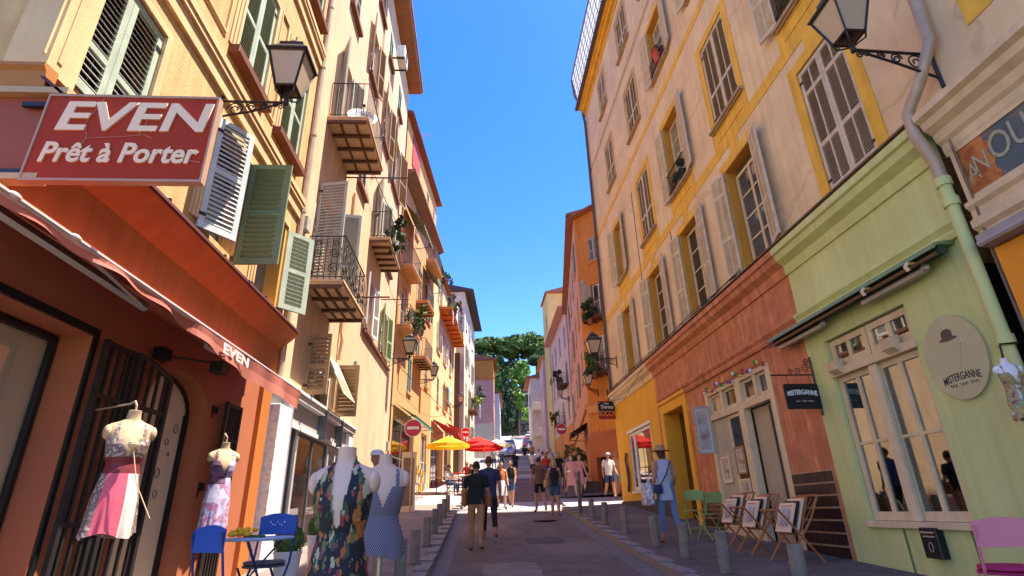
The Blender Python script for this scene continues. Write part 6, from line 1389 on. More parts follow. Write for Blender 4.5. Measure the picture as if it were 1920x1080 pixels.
# ------------------------------------------------------------------ people
SK={'pale':(.52,.30,.21),'tan':(.42,.21,.13),'dark':(.25,.12,.075)}
def smat(k): return mat('skin_'+k,SK[k],.55,.06,8,0)
def cloth(n,c): return mat('cloth_'+n,c,.9,.12,14,.08,60)
HAIR={'black':(.015,.012,.01),'brown':(.07,.035,.018),'blond':(.42,.28,.12),'grey':(.3,.28,.26)}
def hmat(k): return mat('hair_'+k,HAIR[k],.6,.2,25,.1)
def person(label,x,y,head=0,H=1.70,skin='tan',hair='brown',top=('white',(.7,.7,.7)),bot=('navy',(.03,.04,.10)),kind='trousers',sleeve='short',lt=(18,-16),knee=(6,22),arm=(12,-12),elbow=(25,25),abd=(10,10),shoes=('shoe_black',(.02,.02,.02)),hairlen=0,hat=None,seat=None,female=False,lean=0,zoff=0,turn=0,group=None,low=False,tunic=False):
    """heading 0 = walking away from the camera (+Y); lt = thigh swings left,right"""
    z=gs(x,y)+zoff; t=thing('person',label,'person',(x,y,z),group); ch,sh=math.cos(R(head)),math.sin(R(head)); k=H/1.70
    T=lambda u,v,w_:(x+(u*ch+v*sh)*k,y+(-u*sh+v*ch)*k,z+w_*k)
    N=[];E=[];RAD=[];BON=[]
    def add(p,r,par=None,bone='torso'):
        N.append(Vector(p)); RAD.append(r); BON.append(bone)
        if par is not None: E.append((par,len(N)-1))
        return len(N)-1
    hipz=.92
    if seat is not None: hipz=seat+.08
    # find legs first so the lower foot touches the ground
    legs=[]
    for sg_,a,kn in ((-1,lt[0],knee[0]),(1,lt[1],knee[1])):
        a=R(a); b_=a-R(kn); L1_,L2_=.44,.43
        kp=(sg_*.10,math.sin(a)*L1_,-math.cos(a)*L1_); ap=(sg_*.10,kp[1]+math.sin(b_)*L2_,kp[2]-math.cos(b_)*L2_); legs.append((sg_,kp,ap,b_))
    if seat is None: hipz=-min(l[2][2] for l in legs)+.075
    hw=.182 if not female else .162; wr=.115 if not female else .10
    pel=add((0,0,hipz+.03),(.15,.105) if not female else (.155,.11),None,'hip')
    ln=R(lean)
    up=lambda h,v=0:(0,math.sin(ln)*h+v,hipz+math.cos(ln)*h)
    w1=add(up(.18),(wr+.02,.09),pel); c1=add(up(.34,.0),(.15 if not female else .135,.10),w1); c2=add(up(.46,-.01),(.135 if not female else .12,.085),c1); nk=add(up(.545,-.005),(.055,.055),c2,'skin'); nk2=add(up(.60,.01),(.05,.05),nk,'skin')
    hands=[]; sleeves=[]
    for sg_,a,el,ab in ((-1,arm[0],elbow[0],abd[0]),(1,arm[1],elbow[1],abd[1])):
        s_=up(.48,-.01); s_=(sg_*hw,s_[1],s_[2]); si=add(s_,(.058,.055),c2,'sleeve'); sleeves.append((sg_,si))
        a_=R(a); b_=R(a+el); ab_=R(ab); d1=Vector((sg_*math.sin(ab_),math.sin(a_)*math.cos(ab_),-math.cos(a_)*math.cos(ab_))); d2=Vector((sg_*math.sin(ab_)*.4,math.sin(b_),-math.cos(b_))).normalized()
        sp=Vector(s_); m1=add(sp+d1*.14,(.047,.047),si,'sleeve'); ep=sp+d1*.29; ei=add(ep,(.038,.038),m1,'fore' if sleeve!='long' else 'sleeve'); fp=ep+d2*.12; fi_=add(fp,(.036,.036),ei,'fore' if sleeve!='long' else 'sleeve'); wp=ep+d2*.25; wi=add(wp,(.024,.028),fi_,'skin'); hp_=wp+d2*.075; add(hp_,(.018,.036),wi,'skin'); hands.append((sg_,wp,d2))
    feet=[]
    for sg_,kp,ap,b_ in legs:
        h0=add((sg_*.09,0,hipz-.03),(.10,.10),pel,'hip'); o=Vector((0,0,hipz)); mm=add(o+Vector(((sg_*.10+kp[0])/2,kp[1]*.5,kp[2]*.5)),(.082,.085),h0,'thigh'); ki=add(o+Vector(kp),(.056,.06),mm,'knee')
        cf=o+Vector(kp)*.6+Vector(ap)*.4; cf.y-=.012; ci=add(cf,(.052,.058),ki,'shin'); ai=add(o+Vector(ap),(.036,.04),ci,'ankle'); tp=o+Vector(ap)+Vector((sg_*.02,.05,-.045)); ti=add(tp,(.042,.032),ai,'foot'); add(tp+Vector((sg_*.015,.12,-.006)),(.038,.022),ti,'foot')
    me=bpy.data.meshes.new('tmp_body'); me.from_pydata([T(*p) for p in N],E,[]); ob=bpy.data.objects.new('tmp_body',me); COL.objects.link(ob)
    md=ob.modifiers.new('skin','SKIN'); md.use_smooth_shade=True
    sv_=me.skin_vertices[0].data
    for i,r in enumerate(RAD): sv_[i].radius=(r[0]*k*1.12,r[1]*k*1.12); sv_[i].use_root=(i==0)
    s2=ob.modifiers.new('sub','SUBSURF'); s2.levels=1; s2.render_levels=1
    dg=bpy.context.evaluated_depsgraph_get(); bm_=bpy.data.meshes.new_from_object(ob.evaluated_get(dg)); bpy.data.objects.remove(ob)
    V=[tuple(v.co) for v in bm_.vertices]; Fc=[tuple(p.vertices) for p in bm_.polygons]
    WN=[Vector(T(*p)) for p in N]
    topb={'torso'}|({'sleeve'} if sleeve!='none' else set()); 
    botb={'trousers':{'hip','thigh','knee','shin'},'shorts':{'hip','thigh'},'skirt':{'hip'},'dress':{'hip'}}[kind]
    mi=[]
    for f_ in Fc:
        c=Vector((0,0,0))
        for i in f_: c+=Vector(V[i])
        c/=len(f_); best=min(range(len(WN)),key=lambda i:(WN[i]-c).length-RAD[i][0]*k*.6); bn=BON[best]
        mi.append(1 if bn in topb else 2 if bn in botb else 3 if bn=='foot' else 0)
    b=MB(); b.v=V[:]; b.f=[list(f_) for f_ in Fc]; b.m=mi
    # head with a face, ears; fingers
    hc=N[nk2]+Vector((0,.025,.085)); b2=MB(T); tr=R(turn)
    def hfn(d):
        xx,yy,zz=d.x,d.y,d.z
        if zz<0: xx*=1-.25*(-zz)**1.5; yy*=1-.12*(-zz)
        if yy>.75 and abs(xx)<.25 and -.35<zz<.15: yy+=.16*(1-abs(xx)/.25)*(.5-zz)
        c_,s_=math.cos(tr),math.sin(tr); return (xx*c_+yy*s_,(yy*c_-xx*s_),zz)
    b2.ball(hc,.076,.096,.118,16,11,0,hfn)
    def hp(u,v,w_): c_,s_=math.cos(tr),math.sin(tr); return (hc[0]+u*c_+v*s_,hc[1]+v*c_-u*s_,hc[2]+w_)
    for sg_ in (-1,1): b2.ball(hp(sg_*.076,-.005,-.005),.012,.02,.03,7,5,0); b2.ball(hp(sg_*.030,.085,.012),.012,.009,.007,7,5,4)
    b2.ball(hp(0,.084,-.058),.024,.008,.006,7,5,5)
    for sg_,wp,d2 in hands:
        side=Vector((0,1,0))-d2*d2.y; side=side.normalized() if side.length>.1 else Vector((1,0,0)); out=Vector((sg_,0,0)); base=wp+d2*.07
        for q in range(4):
            L_=[.062,.072,.068,.052][q]; p0=base+side*(.027-.018*q); p1=p0+d2*L_*.5; p2=p1+(d2*.8-out*.6).normalized()*L_*.5; b2.tube([p0,p1,p2],[.0095,.009,.0065],5,0)
        p0=wp+d2*.02+side*.026; b2.tube([p0,p0+(d2*.7+side*.7)*.035,p0+(d2+side*.5)*.065],[.011,.010,.007],5,0)
    off=len(b.v); b.v+=b2.v; b.f+=[[i+off for i in f_] for f_ in b2.f]; b.m+=b2.m
    b.build('body',[smat(skin),cloth(*top),cloth(*bot),cloth(*shoes),mat('eye_dark',(.02,.015,.012),.3,.1,5,0),mat('lip',(.35,.10,.09),.6,.1,5,0)],t,smooth=True)
    # hair
    b=MB(T)
    def hairfn(d):
        c_,s_=math.cos(tr),math.sin(tr); xx,yy,zz=d.x,d.y,d.z
        if yy>.45 and zz<.42: yy=.42+.1*zz; xx*=.98
        if zz<-.35: zz=-.35-.15*(-zz-.35); 
        return (xx*c_+yy*s_,yy*c_-xx*s_,zz)
    b.ball(hc+Vector((0,-.012,.018)),.086,.102,.118,16,11,0,hairfn)
    if hairlen: b.loft([(hc[0],hc[1]-.055,hc[2]-.06-hairlen,.045,.03),(hc[0],hc[1]-.062,hc[2]-.06-hairlen*.5,.075,.045),(hc[0],hc[1]-.045,hc[2]-.02,.083,.06),(hc[0],hc[1]-.03,hc[2]+.05,.08,.06)],14)
    b.build('hair',hmat(hair),t,smooth=True)
    if seat is None and kind!='dress' and abs(lean)<5:
        b=MB(T); tw=1.0 if not female else .92; lowz=hipz-.06 if not tunic else hipz-.20
        ph=random.uniform(0,6); b.loft([(0,-.005,lowz,.178*tw,.132*tw),(0,-.003,lowz+.05,.172*tw,.126*tw),(0,0,hipz+.14,.160*tw,.115*tw),(0,.0,hipz+.28,.172*tw,.122*tw),(0,-.002,hipz+.40,.165*tw,.112*tw),(0,-.005,hipz+.47,.13*tw,.085*tw),(0,-.005,hipz+.51,.07*tw,.062*tw)],24,cap=False,fn=lambda kk,a:1+(.035-.004*kk)*math.sin(a*5+ph+kk*.6)+(.02 if kk<3 else 0)*math.sin(a*9-kk)); b.build('shirt',cloth(*top),t,smooth=True,recalc=False)
        if sleeve=='short':
            for sg_,ix in sleeves:
                p0,p1=N[ix],N[ix+1]; b=MB(T); d=(p1-p0); b.tube([p0-d*.1,p0+d*.5,p0+d*1.25],[.066,.068,.070],12,cap=False); b.build('sleeve',cloth(*top),t,smooth=True,recalc=False)
    if kind in('skirt','dress'):
        b=MB(T); z1=hipz+(.16 if kind=='skirt' else .40); z0=hipz-.42
        secs=[(0,.02,z0,.21,.19),(0,.01,hipz-.2,.195,.165),(0,0,hipz,.175,.135),(0,0,hipz+.16,.128,.10)]
        if kind=='dress': secs+=[(0,0,hipz+.3,.145,.115),(0,0,hipz+.40,.14,.11)]
        b.loft(secs,22,cap=False,fn=lambda kk,a:1+(.05 if kk<2 else 0)*math.sin(a*7)); b.build('skirt' if kind=='skirt' else 'dress',cloth(*bot),t,smooth=True,recalc=False)
    elif kind=='shorts':
        pass
    if hat:
        b=MB(T); b.lathe((hc[0],hc[1]-.01,hc[2]+.045),[(.19,-.018),(.20,-.022),(.195,-.006),(.10,.004),(.098,.05),(.085,.085),(.04,.10),(0,.102)] if hat[2]=='brim' else [(.096,-.005),(.098,.03),(.08,.07),(.03,.088),(0,.09)],22)
        if hat[2]!='brim': b.box(hc[0]-.07,hc[0]+.07,hc[1]+.07,hc[1]+.17,hc[2]+.04,hc[2]+.055)
        b.build('hat',mat(hat[0],hat[1],.85,.15,30,.2,80),t,smooth=True)
    return t,T,N
def bagthing(name,label,T,c,w_,d_,h_,m,strap=None,cat='bag',strapm=None):
    p=T(*c); t=thing(name,label,cat,p); b=MB(T); b.loft([(c[0],c[1],c[2],w_*.92,d_*.8),(c[0],c[1],c[2]+h_*.1,w_,d_),(c[0],c[1],c[2]+h_*.75,w_*.97,d_*.9),(c[0],c[1],c[2]+h_,w_*.93,d_*.55)],4 if cat!='bag' else 16,fn=None); b.build('bag_body',m,t,smooth=(cat=='bag'))
    if strap: b=MB(T); b.tube(strap,.011,5); b.build('strap',strapm or m,t)
    return t
blk=('black',(.015,.015,.016)); navy=('navy',(.03,.045,.10)); jean=('jeans',(.14,.20,.31)); wht=('white',(.70,.68,.66)); khaki=('tan_trousers',(.40,.20,.085)); pk=('pink',(.62,.28,.25)); den=('denim',(.05,.09,.16)); red_=('red',(.45,.05,.04)); gry=('grey',(.25,.25,.27)); bl_=('blue_shirt',(.44,.47,.56)); crm=('cream',(.62,.52,.40)); och_=('orange_top',(.55,.18,.05))
# man in black seen from behind
p,T,N=person('man in a black T-shirt and tan trousers walking away up the middle of the road',-.02,12.05,2,1.66,'tan','black',blk,khaki,'trousers','short',(6,-8),(3,14),(8,4),(28,40),(12,14),hairlen=0)
bagthing('cardboard_box','flat brown parcel under the left arm of the man in the black T-shirt',T,(-.235,.10,.86),.09,.19,.32,mat('kraft_paper',(.35,.13,.05)),cat='parcel')
bagthing('shoulder_bag','brown leather shoulder bag on the right hip of the man in the black T-shirt',T,(.27,.02,.82),.07,.13,.26,mat('leather_brown',(.26,.09,.03),.5,.12,8,.08),[(.24,.1,1.04),(.17,.06,1.42),(.24,-.08,1.04)],strapm=mat('leather_brown',(.26,.09,.03)))
person('man in a dark blue shirt half hidden beside the man in the black T-shirt',.28,13.6,-4,1.80,'tan','brown',navy,blk,'trousers','short',(16,-14),(4,20))
# woman in a straw hat
p,T,N=person('woman in a straw hat, pale blue top and jeans walking past the yellow doorway',3.66,11.0,-6,1.72,'tan','brown',bl_,jean,'trousers','none',(9,-9),(4,16),(-4,-6),(30,55),(10,9),shoes=('shoe_tan',(.16,.09,.05)),hat=('straw_hat',(.42,.25,.11),'brim'),female=True,hairlen=.08,tunic=True)
bagthing('tote_bag','white printed tote bag held at the left side of the woman in the straw hat',T,(-.33,.10,.66),.11,.22,.40,printmat('tote_print',(.7,.65,.66),[(.68,.62,.64),(.62,.56,.6),(.25,.2,.24),(.7,.66,.68)],'noise',16),[(-.33,.12,1.04),(-.24,.08,1.2),(-.33,0,1.04)],strapm=blk and cloth(*wht))
bagthing('crossbody_bag','small dark bag on a strap across the straw hatted woman',T,(-.2,-.13,.86),.09,.05,.16,cloth(*navy),[(-.16,-.14,1.0),(.0,-.155,1.22),(.13,-.07,1.45)],strapm=cloth(*navy))
# couple and others in the middle distance
p,T,N=person('blond woman in a black vest and denim shorts standing with her back to the camera',2.55,18.8,10,1.68,'tan','blond',blk,den,'shorts','none',(4,-4),(2,6),(14,20),(45,60),(12,10),shoes=('shoe_tan',(.16,.09,.05)),female=True,hairlen=.05)
bagthing('handbag','round tan straw handbag on the arm of the blond woman in the black vest',T,(-.28,.10,.86),.09,.17,.24,mat('straw_bag',(.42,.27,.12),.85,.15,20,.2),[(-.28,.2,1.05),(-.25,.1,1.22),(-.28,.0,1.05)])
person('man in dark clothes just behind the blond woman in the black vest',2.2,20.2,-14,1.76,'tan','black',('brown_top',(.16,.08,.05)),blk,'shorts','short',(8,-10),(3,18))
person('woman in an orange top and white skirt crossing the bright paving',.92,21.6,176,1.66,'tan','brown',och_,wht,'skirt','none',(18,-16),(4,24),female=True,hairlen=.1)
person('woman in a black top and blue shorts ahead of the white skirted woman',1.32,22.4,-160,1.68,'tan','black',blk,den,'shorts','none',(15,-14),(4,20),female=True,hairlen=.12)
p,T,N=person('woman in a pink dress striding across the bright paving beside another in pink',3.95,23.8,165,1.70,'pale','brown',pk,pk,'dress','none',(20,-20),(6,26),female=True,hairlen=.12)
bagthing('white_folder','long white paper roll carried by the women in pink',T,(.22,.24,1.0),.05,.22,.07,whitep,cat='paper roll')
person('second woman in pink, on the right of the striding one',4.42,24.3,172,1.68,'pale','brown',pk,pk,'dress','none',(-16,18),(20,5),female=True,hairlen=.1)
person('man in a white T-shirt and dark shorts walking near the orange house',5.30,22.6,170,1.70,'tan','brown',('cream_white',(.62,.56,.48)),navy,'shorts','short',(14,-14),(4,20),hat=('white_cap',(.65,.63,.6),'cap'))
person('bare chested man in grey shorts beside the man in the white T-shirt',5.75,23.2,176,1.74,'tan','grey',('bare',(.50,.24,.15)),gry,'shorts','none',(-12,12),(16,4))
p,T,N=person('person in white trousers sitting on the step of the terracotta shop',4.95,26.2,200,1.72,'tan','grey',blk,wht,'trousers','short',(84,80),(62,70),(30,30),(40,40),seat=.42)
z=gs(4.95,26.2); b=MB(); b.box(4.55,5.6,25.9,26.75,z-.1,z+.44); tag(b.build('stone_bench',plinthm,bevel=.02),'low dark stone bench outside the orange corner house','bench')
for a in (("woman in a black dress standing in the shade before the salmon house",4.3,29.5,180,'pale','black',blk,blk,'dress'),("man in a grey shirt talking in the shade before the salmon house",4.75,28.8,150,'tan','black',gry,navy,'trousers'),("woman in a red top in the shade, left of the pair by the salmon house",3.75,30.6,-170,'tan','brown',red_,den,'skirt'),("tall man in a white shirt and pale hat coming down the right pavement",4.15,33.0,180,'tan','grey',wht,gry,'trousers')):
    person(a[0],a[1],a[2],a[3],1.70 if 'tall' not in a[0] else 1.84,a[4],a[5],a[6],a[7],a[8],'short',(14,-12),(4,18),female='woman' in a[0],hairlen=.12 if 'woman' in a[0] else 0,hat=('pale_hat',(.66,.6,.52),'brim') if 'hat' in a[0] else None)
far=[("man in black T-shirt and shorts standing alone in the road far ahead",2.75,40.6,0,blk,blk,'shorts'),("man in a white shirt and black shorts walking with another far ahead",3.95,40.0,0,wht,blk,'shorts'),("man in dark clothes with a white backpack far ahead",4.6,39.4,0,('slate',(.10,.10,.14)),blk,'shorts'),("woman in a blue dress far up the road, left of the man in black",1.9,44.0,180,den,den,'dress'),("man in a grey shirt farther up the road on the left",1.4,47,180,gry,navy,'trousers'),("woman in a white top far up on the right pavement",5.0,45.5,180,wht,pk,'skirt'),("man in a blue shirt far up on the right pavement, behind the signs",5.5,42,180,bl_,navy,'shorts'),("person in orange at the parked cars",5.6,57,180,och_,navy,'trousers'),("person in black on the zebra of the upper road",4.6,54,0,blk,gry,'trousers')]
for lb,x,y,hd,tp,bt,kd in far:
    p,T,N=person(lb,x,y,hd,1.74,'tan','brown',tp,bt,kd,'short',(13,-13),(4,18),female=kd in('dress','skirt'))
    if 'backpack' in lb: bagthing('backpack','white backpack on the man in dark clothes far ahead',T,(0,-.2,1.0),.13,.08,.42,cloth(*wht))
person('person in a white cap and top half hidden behind the polka dot mannequin',-1.40,8.0,176,1.62,'tan','grey',wht,gry,'shorts','short',(8,-8),(3,12),hat=('white_cap',(.65,.63,.6),'cap'),female=True)
# café: parasols, tables, seated guests
def parasol(label,x,y,h,r,m,val=.16):
    z=gs(x,y); t=thing('parasol',label,'parasol',(x,y,z),'café parasols'); b=MB(); n=8
    ap=b.V((x,y,z+h+.42)); ring=[b.V((x+r*math.cos(2*PI*k/n),y+r*math.sin(2*PI*k/n),z+h)) for k in range(n)]; lo=[b.V((x+r*1.01*math.cos(2*PI*k/n),y+r*1.01*math.sin(2*PI*k/n),z+h-val)) for k in range(n)]
    for k in range(n): q=(k+1)%n; b.fi((ring[k],ring[q],ap)); b.fi((lo[k],lo[q],ring[q],ring[k]))
    b.build('canopy',m,t,recalc=False)
    b=MB(); b.tube([(x,y,z),(x,y,z+h+.48)],.025,8); b.lathe((x,y,z),[(.25,0),(.25,.05),(.06,.09)],14); b.build('pole',whitep,t)
    b=MB()
    for k in range(n): b.tube([(x,y,z+h+.36),(x+r*.98*math.cos(2*PI*k/n),y+r*.98*math.sin(2*PI*k/n),z+h-.01)],.010,4)
    b.build('rib',woodm,t)
def tl(m,c):
    n=m.node_tree.nodes; a=n.new('ShaderNodeBsdfTranslucent'); a.inputs[0].default_value=(*c,1); x=n.new('ShaderNodeMixShader'); x.inputs[0].default_value=.4
    m.node_tree.links.new(n['Principled BSDF'].outputs[0],x.inputs[1]); m.node_tree.links.new(a.outputs[0],x.inputs[2]); m.node_tree.links.new(x.outputs[0],n['Material Output'].inputs[0]); return m
yelc=tl(mat('parasol_yellow',(.82,.52,.03),.8,.05,5,.03),(.9,.55,.03)); redc=tl(mat('parasol_red',(.66,.03,.02),.8,.05,5,.03),(.8,.04,.03)); whc=tl(mat('parasol_cream',(.75,.68,.55),.8,.05,5,.03),(.8,.7,.5))
parasol('yellow café parasol on the left pavement',-1.42,27.6,2.25,1.05,yelc); parasol('red café parasol beyond the yellow one',.42,33.4,2.1,1.15,redc); parasol('second red café parasol behind the first red one',.05,36.5,2.3,1.2,redc); parasol('cream market parasol far up the left pavement',1.6,45.0,2.2,1.2,whc)
for k,(x,y) in enumerate(((-1.9,27.2),(-.9,28.6),(-1.0,31.0),(.2,33.6))):
    z=gs(x,y); lb=['café table under the yellow parasol','café table right of the yellow parasol','café table between the yellow and red parasols','café table under the first red parasol'][k]
    t=thing('cafe_table','small square '+lb,'table',(x,y,z),'café tables on the left pavement')
    b=MB(); b.box(x-.33,x+.33,y-.33,y+.33,z+.72,z+.75); b.build('tabletop',[woodm,whitep,redcloth,woodm][k],t,bevel=.006); b=MB(); b.tube([(x,y,z),(x,y,z+.72)],.025,6); b.box(x-.22,x+.22,y-.03,y+.03,z,z+.03); b.box(x-.03,x+.03,y-.22,y-.03,z,z+.03); b.box(x-.03,x+.03,y+.03,y+.22,z,z+.03); b.build('pedestal',iron,t)
    chair(['wooden','dark','rust coloured','brown'][k]+' café chair at the '+lb,x+.55,y+.1,-80,[woodm,iron,rust,doorbrown][k],iron,group='café chairs')
for a in (('seated guest in a white shirt under the yellow parasol',-1.35,27.0,wht,navy,120),('seated guest in a dark top right of the yellow parasol',-.3,28.8,blk,den,250),('seated guest in red between the parasols',-.55,31.6,red_,navy,200)):
    person(a[0],a[1],a[2],a[5],1.70,'tan','brown',a[3],a[4],'trousers','short',(82,80),(80,84),(30,28),(50,50),seat=.44)
for k,(s,d,z,w_,h_,m,lb) in enumerate(((22.6,.5,.75,.5,1.0,flred,'rack of red souvenirs at the green awninged shop'),(23.6,.6,.8,.45,1.1,leafgreen,'rack of green souvenirs at the green awninged shop'),(24.7,.6,.85,.5,1.0,yellow_shop,'rack of yellow souvenirs at the green awninged shop'),(25.7,.6,.9,.4,1.2,shut_teal,'rack of blue green souvenirs at the green awninged shop'))):
    t=thing('souvenir_rack',lb,'rack',F3.P(s,d,z-.4),'souvenir racks'); b=MB(F3.P); b.tube([(s,d,z-.4),(s,d,z+h_)],.02,5); b.lathe(F3.P(s,d,0) and (s,d,z-.4),[(.2,0),(.2,.03)],10); b.build('pole',zinc,t)
    rnd=random.Random(k)
    for j in range(12):
        a=j*1.05; zz=z+(j//4)*h_*.33; b=MB(F3.P); b.box(s+.17*math.cos(a)-.07,s+.17*math.cos(a)+.07,d+.17*math.sin(a)-.03,d+.17*math.sin(a)+.03,zz,zz+h_*.27); b.build('souvenir',rnd.choice([m,m,whitep,sign_cream]),t)
# menu board and café shutters
t=thing('menu_board','tall cream menu board standing in front of the souvenir shop','sign board',(-2.35,19.6,gs(-2.35,19.6)))
z=gs(-2.35,19.6); b=MB(); 
for x0,x1,z0,z1 in ((-2.60,-2.53,0,1.95),(-2.17,-2.10,0,1.95),(-2.53,-2.17,0,.2),(-2.53,-2.17,1.75,1.95)): b.box(x0,x1,19.7,19.76,z+z0,z+z1)
b.build('frame',cream,t); b=MB(); b.box(-2.53,-2.17,19.72,19.74,z+.2,z+1.75); b.build('panel',mat('menu_brown',(.22,.15,.09),.8,.2,8,.05),t)
# balcony plants, flowers and laundry
def on(fr,s,d,z): return fr.P(s,d,z)
leafy('balcony_plant','pink bougainvillea spilling over the long orange balcony',"plant",on(F4,33.9,.8,12.9),.5,.9,.75,900,.16,leafgreen,11,flower=flpink,fn=150)
leafy('balcony_plant','red geraniums above the bougainvillea on the yellow house',"plant",on(F4,32.4,.5,14.2),.35,.7,.4,400,.14,leafgreen,12,flower=flred,fn=70)
for k,(fr,s,d,z,lb,m) in enumerate(((F5,47.6,.8,8.9,'yellow green shrub on the lower balcony of the tall cream house',leaflime),(F5,51,.8,10.4,'dark shrub on the upper balcony of the tall cream house',leafdark),(F9,44.8,.9,10.4,'dark creeper on the upper balcony of the lilac house',leafdark),(F9,48,.9,7.6,'drooping creeper on the lower balcony of the lilac house',leafdry),(FO,3.8,.7,9.3,'potted shrub on the upper balcony of the orange corner house',leafdark),(FO,3.8,.75,6.6,'potted shrub on the lower balcony of the orange corner house',leafgreen),(F3,22.9,.6,8.0,'potted green plant on the solid balcony of the orange house',leafgreen),(LW,16.4,.55,8.6,'trailing plant on the narrow balcony of the peach house',leafdark),(F8,33.6,.6,3.2,'climbing shrub beside the no entry sign on the right',leafdry),(F8,30.4,.5,2.4,'dark green climbing plant by the salmon house shop',leafgreen))):
    c=on(fr,s,d,z); big=1.6 if k in (8,9) else 1; leafy('balcony_plant' if k<8 else 'climbing_plant',lb,'plant',c,.45*big,.55*big,.55*big,500,.16,m,20+k,pot=.25 if k in (4,5,6) else None,potm=tileroof)
def laundry(label,fr,s,d,z,w_,h_,m):
    b=MB(fr.P); A=[]
    for i in range(6): A.append([b.V((s+w_*j/6,d+.02*math.sin(j*1.7+i*.6),z-h_*i/5)) for j in range(7)])
    for p_,q_ in zip(A,A[1:]):
        for j in range(6): b.fi((p_[j],p_[j+1],q_[j+1],q_[j]))
    o=b.build('laundry',m,smooth=True,recalc=False); md=o.modifiers.new('thick','SOLIDIFY'); md.thickness=.008; tag(o,label,'laundry','laundry hung out on the balconies')
for a in (('white sheet hung out beside the bougainvillea',F4,35.2,.82,13.5,1.3,1.3,whitep),('pink cloth hung below the bougainvillea',F4,33.0,.84,12.1,.7,.9,mat('laundry_pink',(.6,.3,.32),.85,.08,6,.05)),('teal towel hung above the café entrance',F4,31.6,.8,6.9,.8,1.2,mat('laundry_teal',(.05,.22,.25),.85,.08,6,.05)),('white towel hung next to the teal one',F4,32.6,.8,7.0,.6,1.0,whitep),('pale blue cloth on the tall cream house',F5,49,.85,9.0,.9,1.4,mat('laundry_blue',(.35,.5,.68),.85,.08,6,.05)),('yellow cloth hung from the long orange balcony',F4,40,.86,12.9,.9,1.0,mat('laundry_yellow',(.7,.55,.12),.85,.08,6,.05)),('small white cloths drying on the scrolled terrace of the peach house',LW,16.2,.66,8.9,.9,.45,whitep)): laundry(*a)
# parked cars at the top of the street
def car(label,x,y,head,m):
    z=g(y)+.01; sl=(g(y+2)-g(y-2))/4; t=thing('parked_car',label,'car',(x,y,z),'cars parked at the top of the street'); ch,sh=math.cos(R(head)),math.sin(R(head)); T=lambda u,v,w_:(x+u*ch+v*sh,y-u*sh+v*ch,z+w_+v*sl)
    b=MB(T); prof=[(-2.0,.35,.62),(-1.95,.3,.80),(-1.2,.28,.92),(-.75,.28,.95),(.9,.28,.97),(1.7,.28,.92),(2.0,.34,.80)]
    rows=[]
    for v,z0,z1 in prof: rows.append([b.V(p) for p in ((-.80,v,z0),(.80,v,z0),(.86,v,(z0+z1)/2),(.78,v,z1),(-.78,v,z1),(-.86,v,(z0+z1)/2))])
    for A,B in zip(rows,rows[1:]):
        for j in range(6): b.fi((A[j],A[(j+1)%6],B[(j+1)%6],B[j]))
    b.fi(rows[0][::-1]); b.fi(rows[-1])
    roof=[(-.62,-.35,1.42),(.62,-.35,1.42),(.62,1.15,1.42),(-.62,1.15,1.42)]; b.box(-.62,.62,-.35,1.15,1.40,1.45); b.build('body',m,t,bevel=.02)
    b=MB(T); lo=[(-.76,-.95,.93),(.76,-.95,.93),(.76,1.75,.93),(-.76,1.75,.93)]; hi=[(-.61,-.3,1.40),(.61,-.3,1.40),(.61,1.1,1.40),(-.61,1.1,1.40)]; A=[b.V(p) for p in lo]; B=[b.V(p) for p in hi]
    for j in range(4): b.fi((A[j],A[(j+1)%4],B[(j+1)%4],B[j]))
    b.build('window',darkglass,t)
    for u in (-.78,.78):
        for v in (-1.25,1.3):
            wb=MB(T); wb.tube([(u-.09,v,.31),(u+.09,v,.31)],.31,16); wo=wb.build('wheel',black,t); wb=MB(T); wb.tube([(u-.095,v,.31),(u+.095,v,.31)],.17,12); wb.build('rim',alu,wo)
    for u in (-.6,.6):
        b=MB(T); b.box(u-.16,u+.16,-2.0,-1.93,.62,.74); b.build('headlight',whitep,t); b=MB(T); b.box(u-.14,u+.14,1.96,2.02,.66,.80); b.build('tail_light',roadred,t)
carw=mat('car_white',(.72,.72,.72),.25,.02,2,0,spec=.6); carr=mat('car_red',(.45,.03,.025),.25,.02,2,0,spec=.6); carb=mat('car_blue_grey',(.18,.24,.36),.25,.02,2,0,spec=.6); cars_=mat('car_silver',(.45,.46,.48),.25,.02,2,0,spec=.6,metal=.3)
car('red car parked facing down the street on the right',7.2,78,4,carr); car('white car parked behind the red one',8.0,84,6,carw); car('white car parked nearest the lilac houses',7.35,71,2,carw); car('silver car parked farther up on the right',8.8,90,8,cars_); car('blue grey car parked on the left beyond the pink house',3.5,66,5,carb); car('white car parked on the left behind the blue grey one',4.2,73,5,carw)
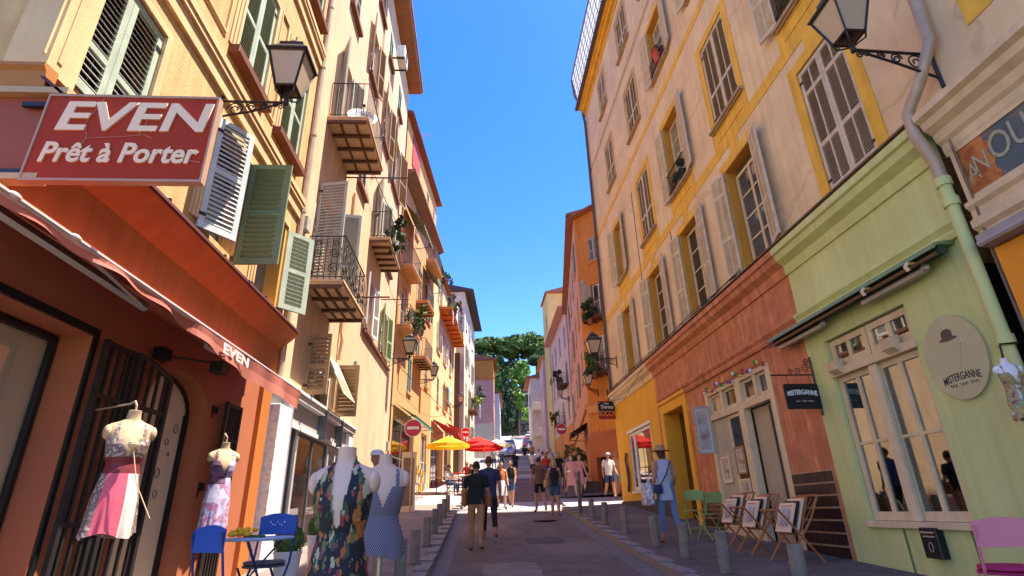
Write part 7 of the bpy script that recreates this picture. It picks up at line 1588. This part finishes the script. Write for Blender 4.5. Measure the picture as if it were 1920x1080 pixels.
# a few chimneys' antennas against the sky
for lb,x,y,z,h in (('television antenna on the roof of the lilac house',8.6,46,18.6,1.8),('television antenna on the roof of the orange house',-3.2,26.5,19.4,1.6)):
    t=thing('antenna',lb,'antenna',(x,y,z-1.2)); b=MB(); b.tube([(x,y,z-1.6),(x,y,z+h)],.025,5); b.build('mast',zinc,t); b=MB(); b.tube([(x-.5,y,z+h-.1),(x+.5,y,z+h-.1)],.015,4)
    for k in range(6): b.tube([(x-.45+.18*k,y-.28,z+h-.1),(x-.45+.18*k,y+.28,z+h-.1)],.01,4)
    b.build('aerial',zinc,t)

rnd=random.Random(9)
for k,(a,c,lb) in enumerate((((-3.3,21.0,6.3),(-1.2,41,8.2),'thin black wire strung along the left facades above the awnings'),((-3.2,21.6,4.6),(-2.0,34,5.6),'lower thin wire strung along the left facades'),((-3.25,14,9.9),(-2.4,21.4,10.6),'thin wire running up from the peach house balcony rod'),((5.1,20.2,6.0),(5.7,28,6.4),'thin wire between the sand house and the orange corner house'))):
    b=MB(); b.tube([(a[0]+(c[0]-a[0])*t/14,a[1]+(c[1]-a[1])*t/14,a[2]+(c[2]-a[2])*t/14-.5*math.sin(PI*t/14)) for t in range(15)],.012,4); tag(b.build('overhead_wire',black),lb,'wire')
for s_,z_,w_,h_ in ((9.6,5.2,.22,.3),(14.9,3.6,.26,.36),(21.2,2.2,.2,.34)):
    fbox(LW,'junction_box',shut_grey,L2,s_-w_/2,s_+w_/2,.002,.09,z_,z_+h_,bevel=.008)
for s_,z0_,z1_ in ((12.5,4.05,6.8),(15.25,4.05,9.8)):
    b=MB(RW.P); b.tube([(s_,.012,z0_),(s_+.03,.012,(z0_+z1_)/2),(s_,.012,z1_)],.009,4); b.build('facade_cable',black,R1)
for i,(x,y,w_,d_) in enumerate(((.55,9.6,.9,1.5),(1.5,13.2,.8,1.1),(.2,16.0,1.1,.8))):
    b=MB(); rows=[]
    for a in range(5): rows.append([b.V((x+w_*(q/4-.5)+.02*math.sin(a*2+q),y+d_*(a/4-.5)+.03*math.sin(q*2+a),g(y+d_*(a/4-.5))+.004)) for q in range(5)])
    for A,B in zip(rows,rows[1:]):
        for q in range(4): b.fi((A[q],A[q+1],B[q+1],B[q]))
    b.build('asphalt_patch',mat('asphalt_patch',(.10,.08,.066),.9,.2,4,.5,130) if i%2 else mat('asphalt_patch_pale',(.24,.19,.15),.9,.2,4,.5,130),kind='structure')
